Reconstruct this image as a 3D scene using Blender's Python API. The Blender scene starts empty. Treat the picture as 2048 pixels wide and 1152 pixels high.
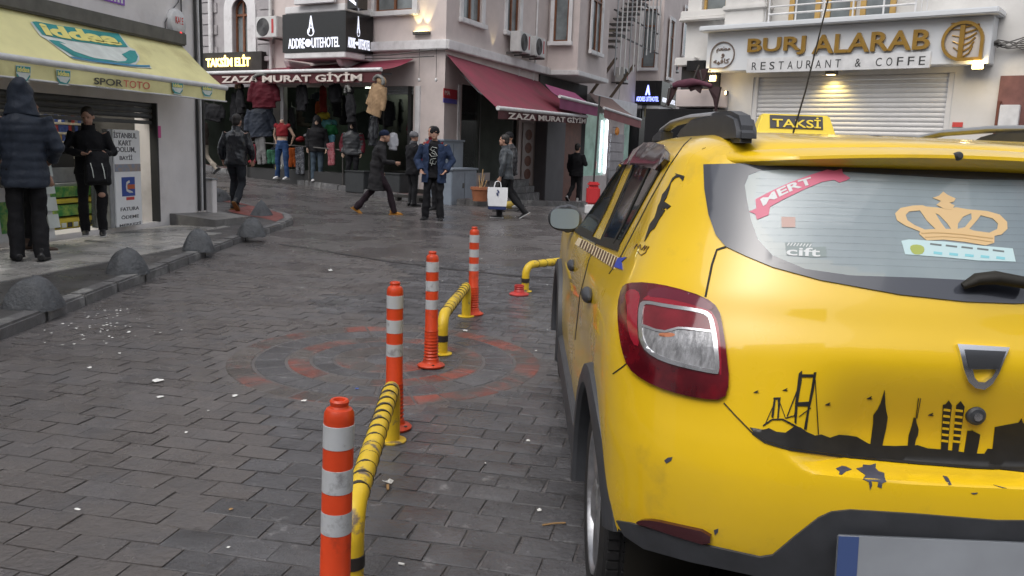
import bpy, bmesh, math, random
import numpy as np
from mathutils import Vector, Matrix
from mathutils.bvhtree import BVHTree
from mathutils.geometry import delaunay_2d_cdt
random.seed(7)
S = bpy.context.scene
COL = S.collection
R = math.radians
# ------------------------------------------------------------------ camera
FPX, TH, RO, CAMH = 1690.0, 0.1656, 0.0376, 1.43      # focal length for a 2048 px wide frame, pitch, roll, height
cam = bpy.data.objects.new('camera', bpy.data.cameras.new('camera'))
COL.objects.link(cam)
_fw = Vector((0, math.cos(TH), -math.sin(TH))); _u0 = Vector((0, math.sin(TH), math.cos(TH))); _r0 = Vector((1, 0, 0))
_ri = math.cos(RO) * _r0 + math.sin(RO) * _u0; _up = -math.sin(RO) * _r0 + math.cos(RO) * _u0
cam.matrix_world = Matrix(((_ri.x, _up.x, -_fw.x, 0), (_ri.y, _up.y, -_fw.y, 0), (_ri.z, _up.z, -_fw.z, CAMH), (0, 0, 0, 1)))
cam.data.sensor_width = 36.0; cam.data.lens = 36.0 * FPX / 2048
cam.data.clip_start = 0.05; cam.data.clip_end = 500
S.camera = cam
# ------------------------------------------------------------------ light
SUN_EL, SUN_AZ = R(58), R(215)      # azimuth clockwise from +Y
w = bpy.data.worlds.new('World'); S.world = w; w.use_nodes = True
nt = w.node_tree; bgn = nt.nodes['Background']
sky = nt.nodes.new('ShaderNodeTexSky'); sky.sky_type = 'NISHITA'; sky.sun_disc = False
sky.sun_elevation = SUN_EL; sky.sun_rotation = SUN_AZ; sky.dust_density = 4.0; sky.air_density = 1.0; sky.ozone_density = 1.0
hs = nt.nodes.new('ShaderNodeHueSaturation'); hs.inputs['Saturation'].default_value = 0.32
nt.links.new(sky.outputs[0], hs.inputs['Color']); nt.links.new(hs.outputs[0], bgn.inputs[0])
bgn.inputs[1].default_value = 0.15
sun = bpy.data.objects.new('sun', bpy.data.lights.new('sun', 'SUN')); COL.objects.link(sun)
sun.data.energy = 0.55; sun.data.angle = R(70); sun.data.color = (1.0, 0.97, 0.93)
sun.rotation_euler = (R(90) - SUN_EL, 0, math.pi - SUN_AZ)
S.view_settings.view_transform = 'Standard'; S.view_settings.look = 'None'
S.view_settings.exposure = 0.62; S.view_settings.gamma = 1.0; S.view_settings.use_curve_mapping = False
S.render.engine = 'CYCLES'
S.cycles.max_bounces = 6; S.cycles.diffuse_bounces = 3; S.cycles.glossy_bounces = 3; S.cycles.transparent_max_bounces = 8
S.cycles.use_denoising = True

# ------------------------------------------------------------------ small helpers
def ray(u, v):
    a, b = float(u) - 1024, float(v) - 576
    return (a * _ri - b * _up) / FPX + _fw
def at_z(u, v, z=0.0):
    r = ray(u, v); t = (z - CAMH) / r.z
    return Vector((0, 0, CAMH)) + t * r
def at_y(u, v, y):
    r = ray(u, v); return Vector((0, 0, CAMH)) + r * (y / r.y)
def sst(a, b, x):
    t = min(1, max(0, (x - a) / (b - a))); return t * t * (3 - 2 * t)
def g(x, y):                      # street surface
    return 0.052 * max(0.0, -(x + 2.2)) * sst(16.5, 21.5, y) - 0.058 * max(0.0, y - 21.0) * sst(-2.6, 0.2, x)
def on_ground(u, v, off=0.0):
    p = at_z(u, v, off)
    for _ in range(12):
        p = at_z(u, v, g(p.x, p.y) + off)
    return p

def tag(o, label=None, cat=None, group=None, kind=None):
    if label: o['label'] = label
    if cat: o['category'] = cat
    if group: o['group'] = group
    if kind: o['kind'] = kind
    return o
def empty(name, M=None, label=None, cat=None, group=None, kind=None):
    o = bpy.data.objects.new(name, None); COL.objects.link(o); o.empty_display_size = 0.1
    if M is not None: o.matrix_world = M if isinstance(M, Matrix) else Matrix.Translation(M)
    return tag(o, label, cat, group, kind)
def link(name, me, parent=None):
    o = bpy.data.objects.new(name, me); COL.objects.link(o)
    if parent is not None: o.parent = parent
    return o
def copy_tree(o, parent=None):
    c = o.copy(); COL.objects.link(c)
    if parent is not None:
        c.parent = parent; c.matrix_parent_inverse = Matrix()
    for ch in list(o.children): copy_tree(ch, c)
    return c
def T(x, y, z): return Matrix.Translation((x, y, z))
def RZ(a): return Matrix.Rotation(a, 4, 'Z')
def RX(a): return Matrix.Rotation(a, 4, 'X')
def RY(a): return Matrix.Rotation(a, 4, 'Y')
I4 = Matrix()

class MB:
    def __init__(s): s.v = []; s.f = []; s.m = []
    def add(s, vs, fs, M=None, mi=0):
        b = len(s.v)
        if M is not None: vs = [M @ Vector(p) for p in vs]
        s.v += [tuple(p) for p in vs]; s.f += [tuple(i + b for i in q) for q in fs]; s.m += [mi] * len(fs); return s
    def box(s, x0, x1, y0, y1, z0, z1, M=None, mi=0):
        v = [(x0,y0,z0),(x1,y0,z0),(x1,y1,z0),(x0,y1,z0),(x0,y0,z1),(x1,y0,z1),(x1,y1,z1),(x0,y1,z1)]
        return s.add(v, [(0,3,2,1),(4,5,6,7),(0,1,5,4),(1,2,6,5),(2,3,7,6),(3,0,4,7)], M, mi)
    def prism(s, poly, a, b, axis='y', M=None, mi=0):
        # poly in the plane across axis, extruded a..b
        def p3(p, t): return {'y': (p[0], t, p[1]), 'z': (p[0], p[1], t), 'x': (t, p[0], p[1])}[axis]
        n = len(poly); v = [p3(p, a) for p in poly] + [p3(p, b) for p in poly]
        f = [tuple(range(n))[::-1], tuple(range(n, 2 * n))] + [(i, (i + 1) % n, n + (i + 1) % n, n + i) for i in range(n)]
        return s.add(v, f, M, mi)
    def quad(s, a, b, c, d, mi=0): return s.add([a, b, c, d], [(0, 1, 2, 3)], None, mi)
    def tube(s, pts, rad, n=10, cap=True, ry=None, upv=None, M=None, mi=0):
        pts = [Vector(p) for p in pts]; k = len(pts)
        rad = rad if isinstance(rad, (list, tuple)) else [rad] * k
        ry = rad if ry is None else (ry if isinstance(ry, (list, tuple)) else [ry] * k)
        vs = []; ref = Vector(upv) if upv else None
        for i, p in enumerate(pts):
            t = (pts[min(i + 1, k - 1)] - pts[max(i - 1, 0)])
            t = t.normalized() if t.length > 1e-9 else Vector((0, 0, 1))
            if ref is None: ref = Vector((1, 0, 0)) if abs(t.x) < .8 else Vector((0, 1, 0))
            a = ref - t * ref.dot(t)
            if a.length < 1e-6: a = t.orthogonal()
            a.normalize(); b = t.cross(a)
            if upv is None: ref = a
            for j in range(n):
                q = 2 * math.pi * j / n; vs.append(p + a * (math.cos(q) * rad[i]) + b * (math.sin(q) * ry[i]))
        fs = [(i*n+j, i*n+(j+1) % n, (i+1)*n+(j+1) % n, (i+1)*n+j) for i in range(k-1) for j in range(n)]
        if cap: fs += [tuple(range(n))[::-1], tuple(range((k-1)*n, k*n))]
        return s.add(vs, fs, M, mi)
    def lathe(s, prof, n=20, M=None, mi=0, cap=True):     # prof [(r,z)]
        vs = [(r*math.cos(2*math.pi*j/n), r*math.sin(2*math.pi*j/n), z) for r, z in prof for j in range(n)]
        k = len(prof); fs = [(i*n+j, i*n+(j+1) % n, (i+1)*n+(j+1) % n, (i+1)*n+j) for i in range(k-1) for j in range(n)]
        if cap: fs += [tuple(range(n))[::-1], tuple(range((k-1)*n, k*n))]
        return s.add(vs, fs, M, mi)
    def ell(s, c, r, M=None, mi=0, n=14, k=9):
        vs = [(c[0], c[1], c[2] - r[2])]
        for i in range(1, k):
            ph = -math.pi/2 + math.pi*i/k
            vs += [(c[0]+r[0]*math.cos(ph)*math.cos(2*math.pi*j/n), c[1]+r[1]*math.cos(ph)*math.sin(2*math.pi*j/n), c[2]+r[2]*math.sin(ph)) for j in range(n)]
        vs.append((c[0], c[1], c[2] + r[2])); L = len(vs) - 1
        fs = [(0, 1+(j+1) % n, 1+j) for j in range(n)]
        for i in range(k-2): fs += [(1+i*n+j, 1+i*n+(j+1) % n, 1+(i+1)*n+(j+1) % n, 1+(i+1)*n+j) for j in range(n)]
        fs += [(1+(k-2)*n+j, 1+(k-2)*n+(j+1) % n, L) for j in range(n)]
        return s.add(vs, fs, M, mi)
    def mesh(s, name, mats, smooth=None, bevel=0, merge=False):
        me = bpy.data.meshes.new(name); me.from_pydata(s.v, [], s.f)
        mats = mats if isinstance(mats, (list, tuple)) else [mats]
        for m in mats: me.materials.append(m)
        if len(mats) > 1: me.polygons.foreach_set('material_index', s.m)
        bm = bmesh.new(); bm.from_mesh(me)
        if merge: bmesh.ops.remove_doubles(bm, verts=bm.verts, dist=1e-5)
        if bevel:
            es = [e for e in bm.edges if len(e.link_faces) == 2 and e.calc_face_angle(0) > 0.6]
            bmesh.ops.bevel(bm, geom=es, offset=bevel, segments=2, affect='EDGES', clamp_overlap=True)
        bmesh.ops.recalc_face_normals(bm, faces=bm.faces)
        if smooth is not None:
            for f in bm.faces: f.smooth = True
            for e in bm.edges:
                if len(e.link_faces) == 2 and e.calc_face_angle(0) > smooth: e.smooth = False
        bm.to_mesh(me); bm.free()
        return me
    def build(s, name, mats, parent=None, smooth=None, bevel=0, merge=False):
        return link(name, s.mesh(name, mats, smooth, bevel, merge), parent)

# ------------------------------------------------------------------ materials
MATS = {}
def mat(name, col, rough=0.6, metal=0.0, var=0.0, vs=6.0, bump=0.0, bs=40.0, coat=0.0, spec=0.5, col2=None, c2s=3.0, c2t=0.55, c2w=0.12,
        emit=0.0, alpha=1.0, rvar=0.0, island=0.0, local=False, crough=0.05, stretch=None, wet=None):
    if name in MATS: return MATS[name]
    m = bpy.data.materials.new(name); MATS[name] = m; m.use_nodes = True
    n = m.node_tree.nodes; l = m.node_tree.links; b = n['Principled BSDF']
    b.inputs['Base Color'].default_value = (*col, 1); b.inputs['Roughness'].default_value = rough; b.inputs['Metallic'].default_value = metal
    b.inputs['Coat Weight'].default_value = coat; b.inputs['Coat Roughness'].default_value = crough; b.inputs['Specular IOR Level'].default_value = spec
    b.inputs['Alpha'].default_value = alpha
    if emit: b.inputs['Emission Color'].default_value = (*col, 1); b.inputs['Emission Strength'].default_value = emit
    src = None
    def pos():
        nonlocal src
        if src is None:
            if local: src = n.new('ShaderNodeTexCoord').outputs['Object']
            else: src = n.new('ShaderNodeNewGeometry').outputs['Position']
            if stretch:
                mp = n.new('ShaderNodeMapping'); mp.inputs['Scale'].default_value = stretch; l.new(src, mp.inputs[0]); src = mp.outputs[0]
        return src
    def noise(scale, det=4.0, ro=0.6):
        t = n.new('ShaderNodeTexNoise'); t.inputs['Scale'].default_value = scale; t.inputs['Detail'].default_value = det
        t.inputs['Roughness'].default_value = ro; l.new(pos(), t.inputs['Vector']); return t.outputs['Fac']
    def ramp(fac, a, b_, va, vb):
        r = n.new('ShaderNodeMapRange'); r.inputs[1].default_value = a; r.inputs[2].default_value = b_
        r.inputs[3].default_value = va; r.inputs[4].default_value = vb; l.new(fac, r.inputs[0]); return r.outputs[0]
    def mix(fac, ca, cb, mode='MIX'):
        x = n.new('ShaderNodeMix'); x.data_type = 'RGBA'; x.blend_type = mode
        if isinstance(fac, float): x.inputs[0].default_value = fac
        else: l.new(fac, x.inputs[0])
        for i, c in ((6, ca), (7, cb)):
            if isinstance(c, tuple): x.inputs[i].default_value = (*c, 1)
            else: l.new(c, x.inputs[i])
        return x.outputs[2]
    c = None
    if col2: c = mix(ramp(noise(c2s, 6, .65), c2t - c2w, c2t + c2w, 0, 1), tuple(col), tuple(col2))
    if var:
        k = ramp(noise(vs), .25, .75, 1 - var, 1 + var)
        if island:
            gi = n.new('ShaderNodeNewGeometry'); oi = n.new('ShaderNodeObjectInfo'); ad = n.new('ShaderNodeMath'); ad.operation = 'ADD'
            l.new(gi.outputs['Random Per Island'], ad.inputs[0]); l.new(oi.outputs['Random'], ad.inputs[1])
            fr = n.new('ShaderNodeMath'); fr.operation = 'FRACT'; l.new(ad.outputs[0], fr.inputs[0])
            ml = n.new('ShaderNodeMath'); ml.operation = 'MULTIPLY'; l.new(k, ml.inputs[0]); l.new(ramp(fr.outputs[0], 0, 1, 1 - island, 1 + island), ml.inputs[1]); k = ml.outputs[0]
        vm = n.new('ShaderNodeVectorMath'); vm.operation = 'SCALE'; l.new(k, vm.inputs['Scale'])
        if c is None: vm.inputs[0].default_value = col
        else: l.new(c, vm.inputs[0])
        c = vm.outputs[0]
    if c is not None:
        l.new(c, b.inputs['Base Color'])
        if emit: l.new(c, b.inputs['Emission Color'])
    if rvar: l.new(ramp(noise(vs * .7 + .3, 5), .35, .65, max(.03, rough - rvar), min(1, rough + rvar)), b.inputs['Roughness'])
    if wet:                                   # (scale, threshold, width, roughness of the wet film)
        l.new(ramp(noise(wet[0], 6, .62), wet[1]-wet[2], wet[1]+wet[2], rough, wet[3]), b.inputs['Roughness'])
    if bump:
        bp = n.new('ShaderNodeBump'); bp.inputs['Strength'].default_value = bump; bp.inputs['Distance'].default_value = 0.02
        l.new(noise(bs, 6, .65), bp.inputs['Height']); l.new(bp.outputs[0], b.inputs['Normal'])
    return m
def glass(name, col, alpha, rough=0.05):
    m = mat(name, col, rough, alpha=alpha, spec=.6); return m

def text_mesh(txt, mat_, size=1.0, extrude=0.0, bold=0.0, spacing=1.0):
    cu = bpy.data.curves.new('lettering', 'FONT'); cu.body = txt; cu.size = size; cu.extrude = extrude; cu.offset = bold
    cu.space_character = spacing; cu.align_x = 'LEFT'; cu.resolution_u = 3
    o = bpy.data.objects.new('lettering', cu); COL.objects.link(o)
    dg = bpy.context.evaluated_depsgraph_get(); me = bpy.data.meshes.new_from_object(o.evaluated_get(dg))
    bpy.data.objects.remove(o); bpy.data.curves.remove(cu); me.name = 'lettering'
    me.materials.clear(); me.materials.append(mat_)
    return me
def fit_text(txt, mat_, x0, x1, z0, z1, y, parent, extrude=0.004, bold=0.0, shear=0.0, name='lettering', spacing=1.0, M=None):
    # stands in local XZ, faces -Y, fills the box x0..x1, z0..z1
    me = text_mesh(txt, mat_, 1.0, 0.5, bold, spacing)
    co = np.empty(len(me.vertices) * 3, np.float32); me.vertices.foreach_get('co', co); co = co.reshape(-1, 3)
    if not len(co): return None
    a, b = co.min(0), co.max(0); q = (co - a) / np.maximum(b - a, 1e-6)
    out = np.empty_like(co); out[:, 0] = x0 + q[:, 0] * (x1 - x0) + shear * q[:, 1]; out[:, 2] = z0 + q[:, 1] * (z1 - z0); out[:, 1] = y - (q[:, 2]) * extrude
    me.vertices.foreach_set('co', out.ravel()); me.update()
    bm = bmesh.new(); bm.from_mesh(me); bmesh.ops.recalc_face_normals(bm, faces=bm.faces); bm.to_mesh(me); bm.free()
    if M is not None: me.transform(M)
    return link(name, me, parent)

class Frame:                       # x to the viewer's right along the wall, y into the wall, z up
    def __init__(s, P, ang, z=0.0):
        s.M = T(P[0], P[1], z) @ RZ(ang); s.Mi = s.M.inverted()
    def px(s, u, v, y=0.0):        # the point of the wall plane (set y behind its face) seen along this direction
        o = s.Mi @ Vector((0, 0, CAMH)); d = s.Mi.to_3x3() @ ray(u, v); t = (y - o.y) / d.y
        return o + d * t

def inpoly(p, poly):
    x, y = p; c = False; n = len(poly)
    for i in range(n):
        (x0, y0), (x1, y1) = poly[i], poly[(i+1) % n]
        if (y0 > y) != (y1 > y) and x < (x1-x0)*(y-y0)/(y1-y0)+x0: c = not c
    return c
def smooth_poly(poly, it=2):
    for _ in range(it):
        q = []
        for a, b in zip(poly, poly[1:]+poly[:1]):
            q += [(a[0]*.75+b[0]*.25, a[1]*.75+b[1]*.25), (a[0]*.25+b[0]*.75, a[1]*.25+b[1]*.75)]
        poly = q
    return poly
def tri_px(poly, step, holes=()):
    def dens(pl):
        out = []
        for a, b in zip(pl, pl[1:]+pl[:1]):
            k = max(1, int(math.hypot(b[0]-a[0], b[1]-a[1])/step)); out += [(a[0]+(b[0]-a[0])*i/k, a[1]+(b[1]-a[1])*i/k) for i in range(k)]
        return out
    pts = []; edges = []
    for pl in [poly]+list(holes):
        d = dens(pl); b = len(pts); pts += d; edges += [(b+i, b+(i+1) % len(d)) for i in range(len(d))]
    X = [p[0] for p in poly]; Y = [p[1] for p in poly]; nb = len(pts)
    yy = min(Y)+step*.5
    while yy < max(Y):
        xx = min(X)+step*.5
        while xx < max(X):
            if inpoly((xx, yy), poly) and not any(inpoly((xx, yy), h) for h in holes): pts.append((xx, yy))
            xx += step
        yy += step
    vs, es, fs, *_ = delaunay_2d_cdt([Vector(p) for p in pts], edges, [], 0, 1e-4)
    out = []
    for f in fs:
        c = (sum(vs[i][0] for i in f)/len(f), sum(vs[i][1] for i in f)/len(f))
        if inpoly(c, poly) and not any(inpoly(c, h) for h in holes): out.append(tuple(f))
    return [(v[0], v[1]) for v in vs], out
# ------------------------------------------------------------------ street
m_road = mat('wet_asphalt', (.112, .104, .104), .46, var=.28, vs=2.2, bump=.35, bs=28, wet=(.9, .49, .12, .11), col2=(.10, .093, .09), c2s=.8, c2t=.56)
m_paver = mat('wet_paver', (.086, .085, .090), .46, var=.32, vs=3.2, bump=.62, bs=30, wet=(1.7, .44, .10, .085), island=.18, col2=(.19, .187, .19), c2s=9, c2t=.655, c2w=.045)
m_worn = mat('worn_paver', (.122, .111, .108), .50, var=.28, vs=2.6, bump=.70, bs=26, wet=(1.2, .50, .10, .11), island=.07, col2=(.082, .078, .080), c2s=2.6, c2t=.54, c2w=.10)
m_redstone = mat('worn_red_stone', (.092, .082, .077), .44, var=.28, vs=9, bump=.4, bs=45, wet=(1.7, .50, .10, .12), island=.2, col2=(.23, .060, .042), c2s=2.6, c2t=.555, c2w=.08)
m_joint = mat('joint_mortar', (.035, .034, .033), .6, var=.2, vs=12, bump=.2)
def brick_relief(m, ang, bw, bh):   # courses carried on by the material where stones are too far to tell apart
    n = m.node_tree.nodes; l = m.node_tree.links; b = n['Principled BSDF']
    ge = n.new('ShaderNodeNewGeometry'); mp = n.new('ShaderNodeMapping'); mp.inputs['Rotation'].default_value = (0, 0, -ang)
    l.new(ge.outputs['Position'], mp.inputs[0])
    br = n.new('ShaderNodeTexBrick'); br.inputs['Scale'].default_value = 1; br.inputs['Brick Width'].default_value = bw; br.inputs['Row Height'].default_value = bh
    br.inputs['Mortar Size'].default_value = .009; br.inputs['Mortar Smooth'].default_value = .6
    br.inputs['Color1'].default_value = (1, 1, 1, 1); br.inputs['Color2'].default_value = (.8, .8, .8, 1); br.inputs['Mortar'].default_value = (.55, .55, .55, 1)
    l.new(mp.outputs[0], br.inputs['Vector'])
    bp = n.new('ShaderNodeBump'); bp.inputs['Strength'].default_value = .5; bp.inputs['Distance'].default_value = .01
    old = b.inputs['Normal'].links[0].from_socket; l.new(br.outputs['Fac'], bp.inputs['Height']); bp.invert = True; l.new(old, bp.inputs['Normal']); l.new(bp.outputs[0], b.inputs['Normal'])
    mx = n.new('ShaderNodeMix'); mx.data_type = 'RGBA'; mx.blend_type = 'MULTIPLY'; mx.inputs[0].default_value = .55
    oc = b.inputs['Base Color'].links[0].from_socket; l.new(oc, mx.inputs[6]); l.new(br.outputs['Color'], mx.inputs[7]); l.new(mx.outputs[2], b.inputs['Base Color'])
PAVE_ANG = R(-11.5); PW, PH = .205, .142
brick_relief(m_road, PAVE_ANG, PW, PH)
def frange(a, b, d): return list(np.arange(a, b + 1e-6, d))
xs = [-400, -120, -40] + frange(-20, 20, .5) + [40, 120, 400]; ys = [-300, -80, -20] + frange(-4, 46, .5) + [70, 150, 400]
KERB = [(-3.40, -3), (-3.42, 3), (-3.48, 5.6), (-3.54, 6.9), (-3.62, 8.8), (-3.70, 10.6), (-3.74, 12.2), (-3.70, 13.5), (-3.78, 14.4), (-4.05, 15.25), (-4.6, 16.1), (-5.5, 17.3), (-7.2, 19.6), (-9.5, 22.5), (-14, 28)]
CIRC = (-.82, 5.5); CR = 1.03
def pave_zone(x, y): return sst(10.6, 9.9, y)
road = MB(); nx = len(xs)
for y in ys:
    for x in xs: road.v.append((x, y, g(x, y) - .0050 * pave_zone(x, y)))
for j in range(len(ys) - 1):
    for i in range(nx - 1): road.f.append((j*nx+i, j*nx+i+1, (j+1)*nx+i+1, (j+1)*nx+i)); road.m.append(0)
road = road.build('road', m_road, smooth=.8); tag(road, kind='structure')
def kerb_x(y):
    for (x0, y0), (x1, y1) in zip(KERB, KERB[1:]):
        if y0 <= y <= y1: return x0 + (x1 - x0) * (y - y0) / (y1 - y0)
    return -9
def paver_mesh(w, h, t, rnd, lip=.0045):
    m = MB(); j = lambda: rnd.uniform(-.004, .004)
    lo = [(-w/2, -h/2), (w/2, -h/2), (w/2, h/2), (-w/2, h/2)]
    z = [rnd.uniform(-.0011, .0011) for _ in range(4)]
    m.v = [(x, y, -.02) for x, y in lo] + [(x*(1-.006/w)+j(), y*(1-.006/h)+j(), z[i]-lip*.55) for i, (x, y) in enumerate(lo)] + [(x*(1-2.2*lip/w)+j(), y*(1-2.2*lip/h)+j(), z[i]) for i, (x, y) in enumerate(lo)]
    for a in (0, 4): m.f += [(a+i, a+(i+1) % 4, a+4+(i+1) % 4, a+4+i) for i in range(4)]
    m.f.append((8, 9, 10, 11)); m.m = [0] * 9
    return m
rnd = random.Random(3)
pm = [paver_mesh(PW-.0045, PH-.0045, .02, rnd) for _ in range(14)]
pme = [p.mesh('paver', m_paver, smooth=.5) for p in pm]
pw_s = [paver_mesh(PW-.0022, PH-.0022, .02, rnd, .0028) for _ in range(14)]
pwe = [p.mesh('paver', m_worn, smooth=.5) for p in pw_s]
def is_worn(x, y): return x < -.95-.10*y*.5 + .25*math.sin(y*2.3)+.2*math.sin(x*5.1+y)
ca, sa = math.cos(PAVE_ANG), math.sin(PAVE_ANG); stones = []
for r_ in range(-40, 130):
    for c_ in range(-60, 60):
        lx = (c_ + (.5 if r_ % 2 else 0) + rnd.uniform(-.02, .02)) * PW; ly = r_ * PH
        x = ca*lx - sa*ly; y = sa*lx + ca*ly
        if not (1.5 < y < 10.3 and kerb_x(y) + .12 < x < 4.2): continue
        if math.hypot(x-CIRC[0], y-CIRC[1]) < CR + .085: continue
        if x > .62*y + .5 or x < -.64*y - .3: continue
        stones.append((x, y))
def front_key(p):
    x, y = p
    under = x > .35 and y > 1.9          # below the taxi
    return y + (6 if under else 0) + abs(x) * .15
stones.sort(key=front_key)
vis = [p for p in stones if p[1] > 1.95]
near = vis[:300]; rest = [p for p in stones if p not in set(near)]
for i, (x, y) in enumerate(near):
    o = link('paver', (pwe if is_worn(x, y) else pme)[i % 14], road)
    o.matrix_local = T(x, y, rnd.uniform(-.0012, .001)) @ RZ(PAVE_ANG + rnd.uniform(-.02, .02)) @ RX(rnd.uniform(-.006, .006)) @ RY(rnd.uniform(-.006, .006))
fld = MB()
for i, (x, y) in enumerate(rest):
    q = (pw_s if is_worn(x, y) else pm)[i % 14]
    fld.add(q.v, q.f, T(x, y, rnd.uniform(-.0012, .001)) @ RZ(PAVE_ANG + rnd.uniform(-.02, .02)) @ RX(rnd.uniform(-.006, .006)) @ RY(rnd.uniform(-.006, .006)), 1 if is_worn(x, y) else 0)
tag(fld.build('paver_field', [m_paver, m_worn], road, smooth=.5), kind='stuff')
# ringed paving circle
pc = empty('paving_circle', T(CIRC[0], CIRC[1], 0), kind='structure')
def ring_stone(r0, r1, a0, a1):
    m = MB(); k = 4; gp = .010; pts = []
    top = []
    for (rr, aa, z) in ((0, 0, -.02), (.002, .002, -.004), (.008, .008, .0)):
        ri, ro_ = r0 + gp/2 + rr, r1 - gp/2 - rr; da = (gp/2 + aa) 
        ring = [(ri*math.cos(a0+da/r0+(a1-a0-2*da/r0)*i/k), ri*math.sin(a0+da/r0+(a1-a0-2*da/r0)*i/k), z) for i in range(k+1)]
        ring += [(ro_*math.cos(a1-da/r1-(a1-a0-2*da/r1)*i/k), ro_*math.sin(a1-da/r1-(a1-a0-2*da/r1)*i/k), z) for i in range(k+1)]
        m.v += ring
    n = 2*(k+1)
    for a in (0, n): m.f += [(a+i, a+(i+1) % n, a+n+(i+1) % n, a+n+i) for i in range(n)]
    m.f.append(tuple(range(2*n, 3*n))); m.m = [0]*len(m.f); return m
for r0, r1, cnt, red in ((.86, 1.03, 34, 1), (.655, .855, 26, 0), (.495, .65, 22, 1), (.35, .49, 16, 0), (.14, .345, 10, 1)):
    me = ring_stone(r0, r1, 0, 2*math.pi/cnt).mesh('ring_stone', m_redstone if red else m_paver, smooth=.5); off = rnd.uniform(0, 1)
    for i in range(cnt):
        o = link('ring_stone', me, pc); o.matrix_local = T(0, 0, rnd.uniform(-.003, .001)) @ RZ(off + 2*math.pi*i/cnt) @ RX(rnd.uniform(-.006, .006))
MB().lathe([(.0, -.02), (.135, -.02), (.135, -.006), (.125, -.001), (0, 0)], 20, cap=False).build('centre_stone', m_paver, pc, smooth=.5, merge=True)

# ------------------------------------------------------------------ left pavement with kerb stones
m_kerb = mat('kerb_concrete', (.115, .113, .115), .5, var=.3, vs=7, bump=.35, bs=50, rvar=.15, col2=(.30, .30, .29), c2s=3.4, c2t=.6, c2w=.1)
m_walk = mat('wet_pavement_asphalt', (.062, .060, .060), .4, var=.25, vs=3, bump=.3, bs=40, rvar=.15)
m_granite = mat('granite', (.38, .365, .345), .33, var=.2, vs=4, bump=.06, bs=60, rvar=.16, island=.18, col2=(.17, .175, .175), c2s=1.3, c2t=.57)
m_redpave = mat('red_pavement', (.22, .055, .045), .42, var=.25, vs=5, bump=.2, bs=60, rvar=.15, col2=(.12, .07, .06), c2s=2.4, c2t=.62)
FL = Frame(at_z(413, 432, .15), R(90-11.1))          # left shop front: origin at its far corner
def resample(path, d):
    out = [Vector(path[0])]; 
    for a, b in zip(path, path[1:]):
        a, b = Vector(a), Vector(b); n = max(1, round((b-a).length / d))
        out += [a + (b-a)*i/n for i in range(1, n+1)]
    return out
KH = .085
walk = empty('pavement', kind='structure')
kp = resample(KERB, .25)
inn = [(p.x - .15, p.y) for p in kp[:-24]]
sp = MB()
back = FL.M @ Vector((0, .05, 0)); fr = FL.M @ Vector((-14.5, .05, 0))
def strip(m, outer, inner, z, mi=0, n=6):
    rows = []
    for a, b in zip(outer, inner):
        rows.append([(a[0]+(b[0]-a[0])*i/n, a[1]+(b[1]-a[1])*i/n) for i in range(n+1)])
    b0 = len(m.v)
    for r_ in rows:
        for p in r_: m.v.append((p[0], p[1], g(p[0], p[1]) + z))
    for j in range(len(rows)-1):
        for i in range(n): m.f.append((b0+j*(n+1)+i, b0+j*(n+1)+i+1, b0+(j+1)*(n+1)+i+1, b0+(j+1)*(n+1)+i)); m.m.append(mi)
outer = [(p.x-.08, p.y) for p in kp]
inner = []
for p in kp:
    q = FL.Mi @ Vector((p.x, p.y, 0)); t = min(q.x, .0)
    e = FL.M @ Vector((t, .1, 0))
    if q.x > 0: e = FL.M @ Vector((0, .1 + (q.x)*1.25, 0))
    inner.append((e.x, e.y))
strip(sp, outer, inner, KH)
sp.build('pavement_surface', m_walk, walk, smooth=.6)
kk = resample(KERB, .62)
for i, (a, b) in enumerate(zip(kk, kk[1:])):
    if a.y < 1: continue
    d = (b-a).length; an = math.atan2(b.y-a.y, b.x-a.x); z0 = g(*((a+b)/2))
    m = MB().box(0.004, d-.004, 0, .15, -.1, KH+.006)
    o = m.build('kerb_stone', m_kerb, walk, bevel=.018); z1 = g(b.x, b.y) - g(a.x, a.y)
    o.matrix_local = T(a.x, a.y, g(a.x, a.y) + rnd.uniform(-.006, .004)) @ RZ(an) @ RY(-math.atan2(z1, d)) 
# granite slabs before the shop
sl = [MB().box(-.298, .298, -.198, .198, -.02, 0).mesh('granite_slab', m_granite, bevel=.004) for _ in range(1)][0]
for j in range(4):
    for i in range(20):
        x = -.75 - .6*i - (.3 if j % 2 else 0); y = -.24 - .4*j
        wp = FL.M @ Vector((x, y, 0))
        if x < -12 or (j == 3 and x > -2.6) or (j == 2 and x > -1.4): continue
        o = link('granite_slab', sl, walk); o.matrix_local = FL.M @ T(x, y, KH - .15 + .017 + rnd.uniform(-.002, .002)) if False else T(wp.x, wp.y, KH + .012 + rnd.uniform(-.002, .002)) @ RZ(R(90-11.1))
# red paving at the corner
rp = MB(); rpo = [(p.x-.16, p.y) for p in kp if 13.6 < p.y < 22]; rpi = []
for p in rpo:
    t = sst(13.6, 15.2, p[1]); q = Vector((-5.25, p[1]+.35, 0)) if p[1] < 16.5 else Vector((p[0]-1.5, p[1]+1.3, 0))
    rpi.append((p[0] + (min(q.x, p[0]-.1)-p[0])*t, p[1] + (q.y-p[1])*t))
strip(rp, rpo, rpi, KH + .005); rp.build('red_paving', m_redpave, walk, smooth=.6)

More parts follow.
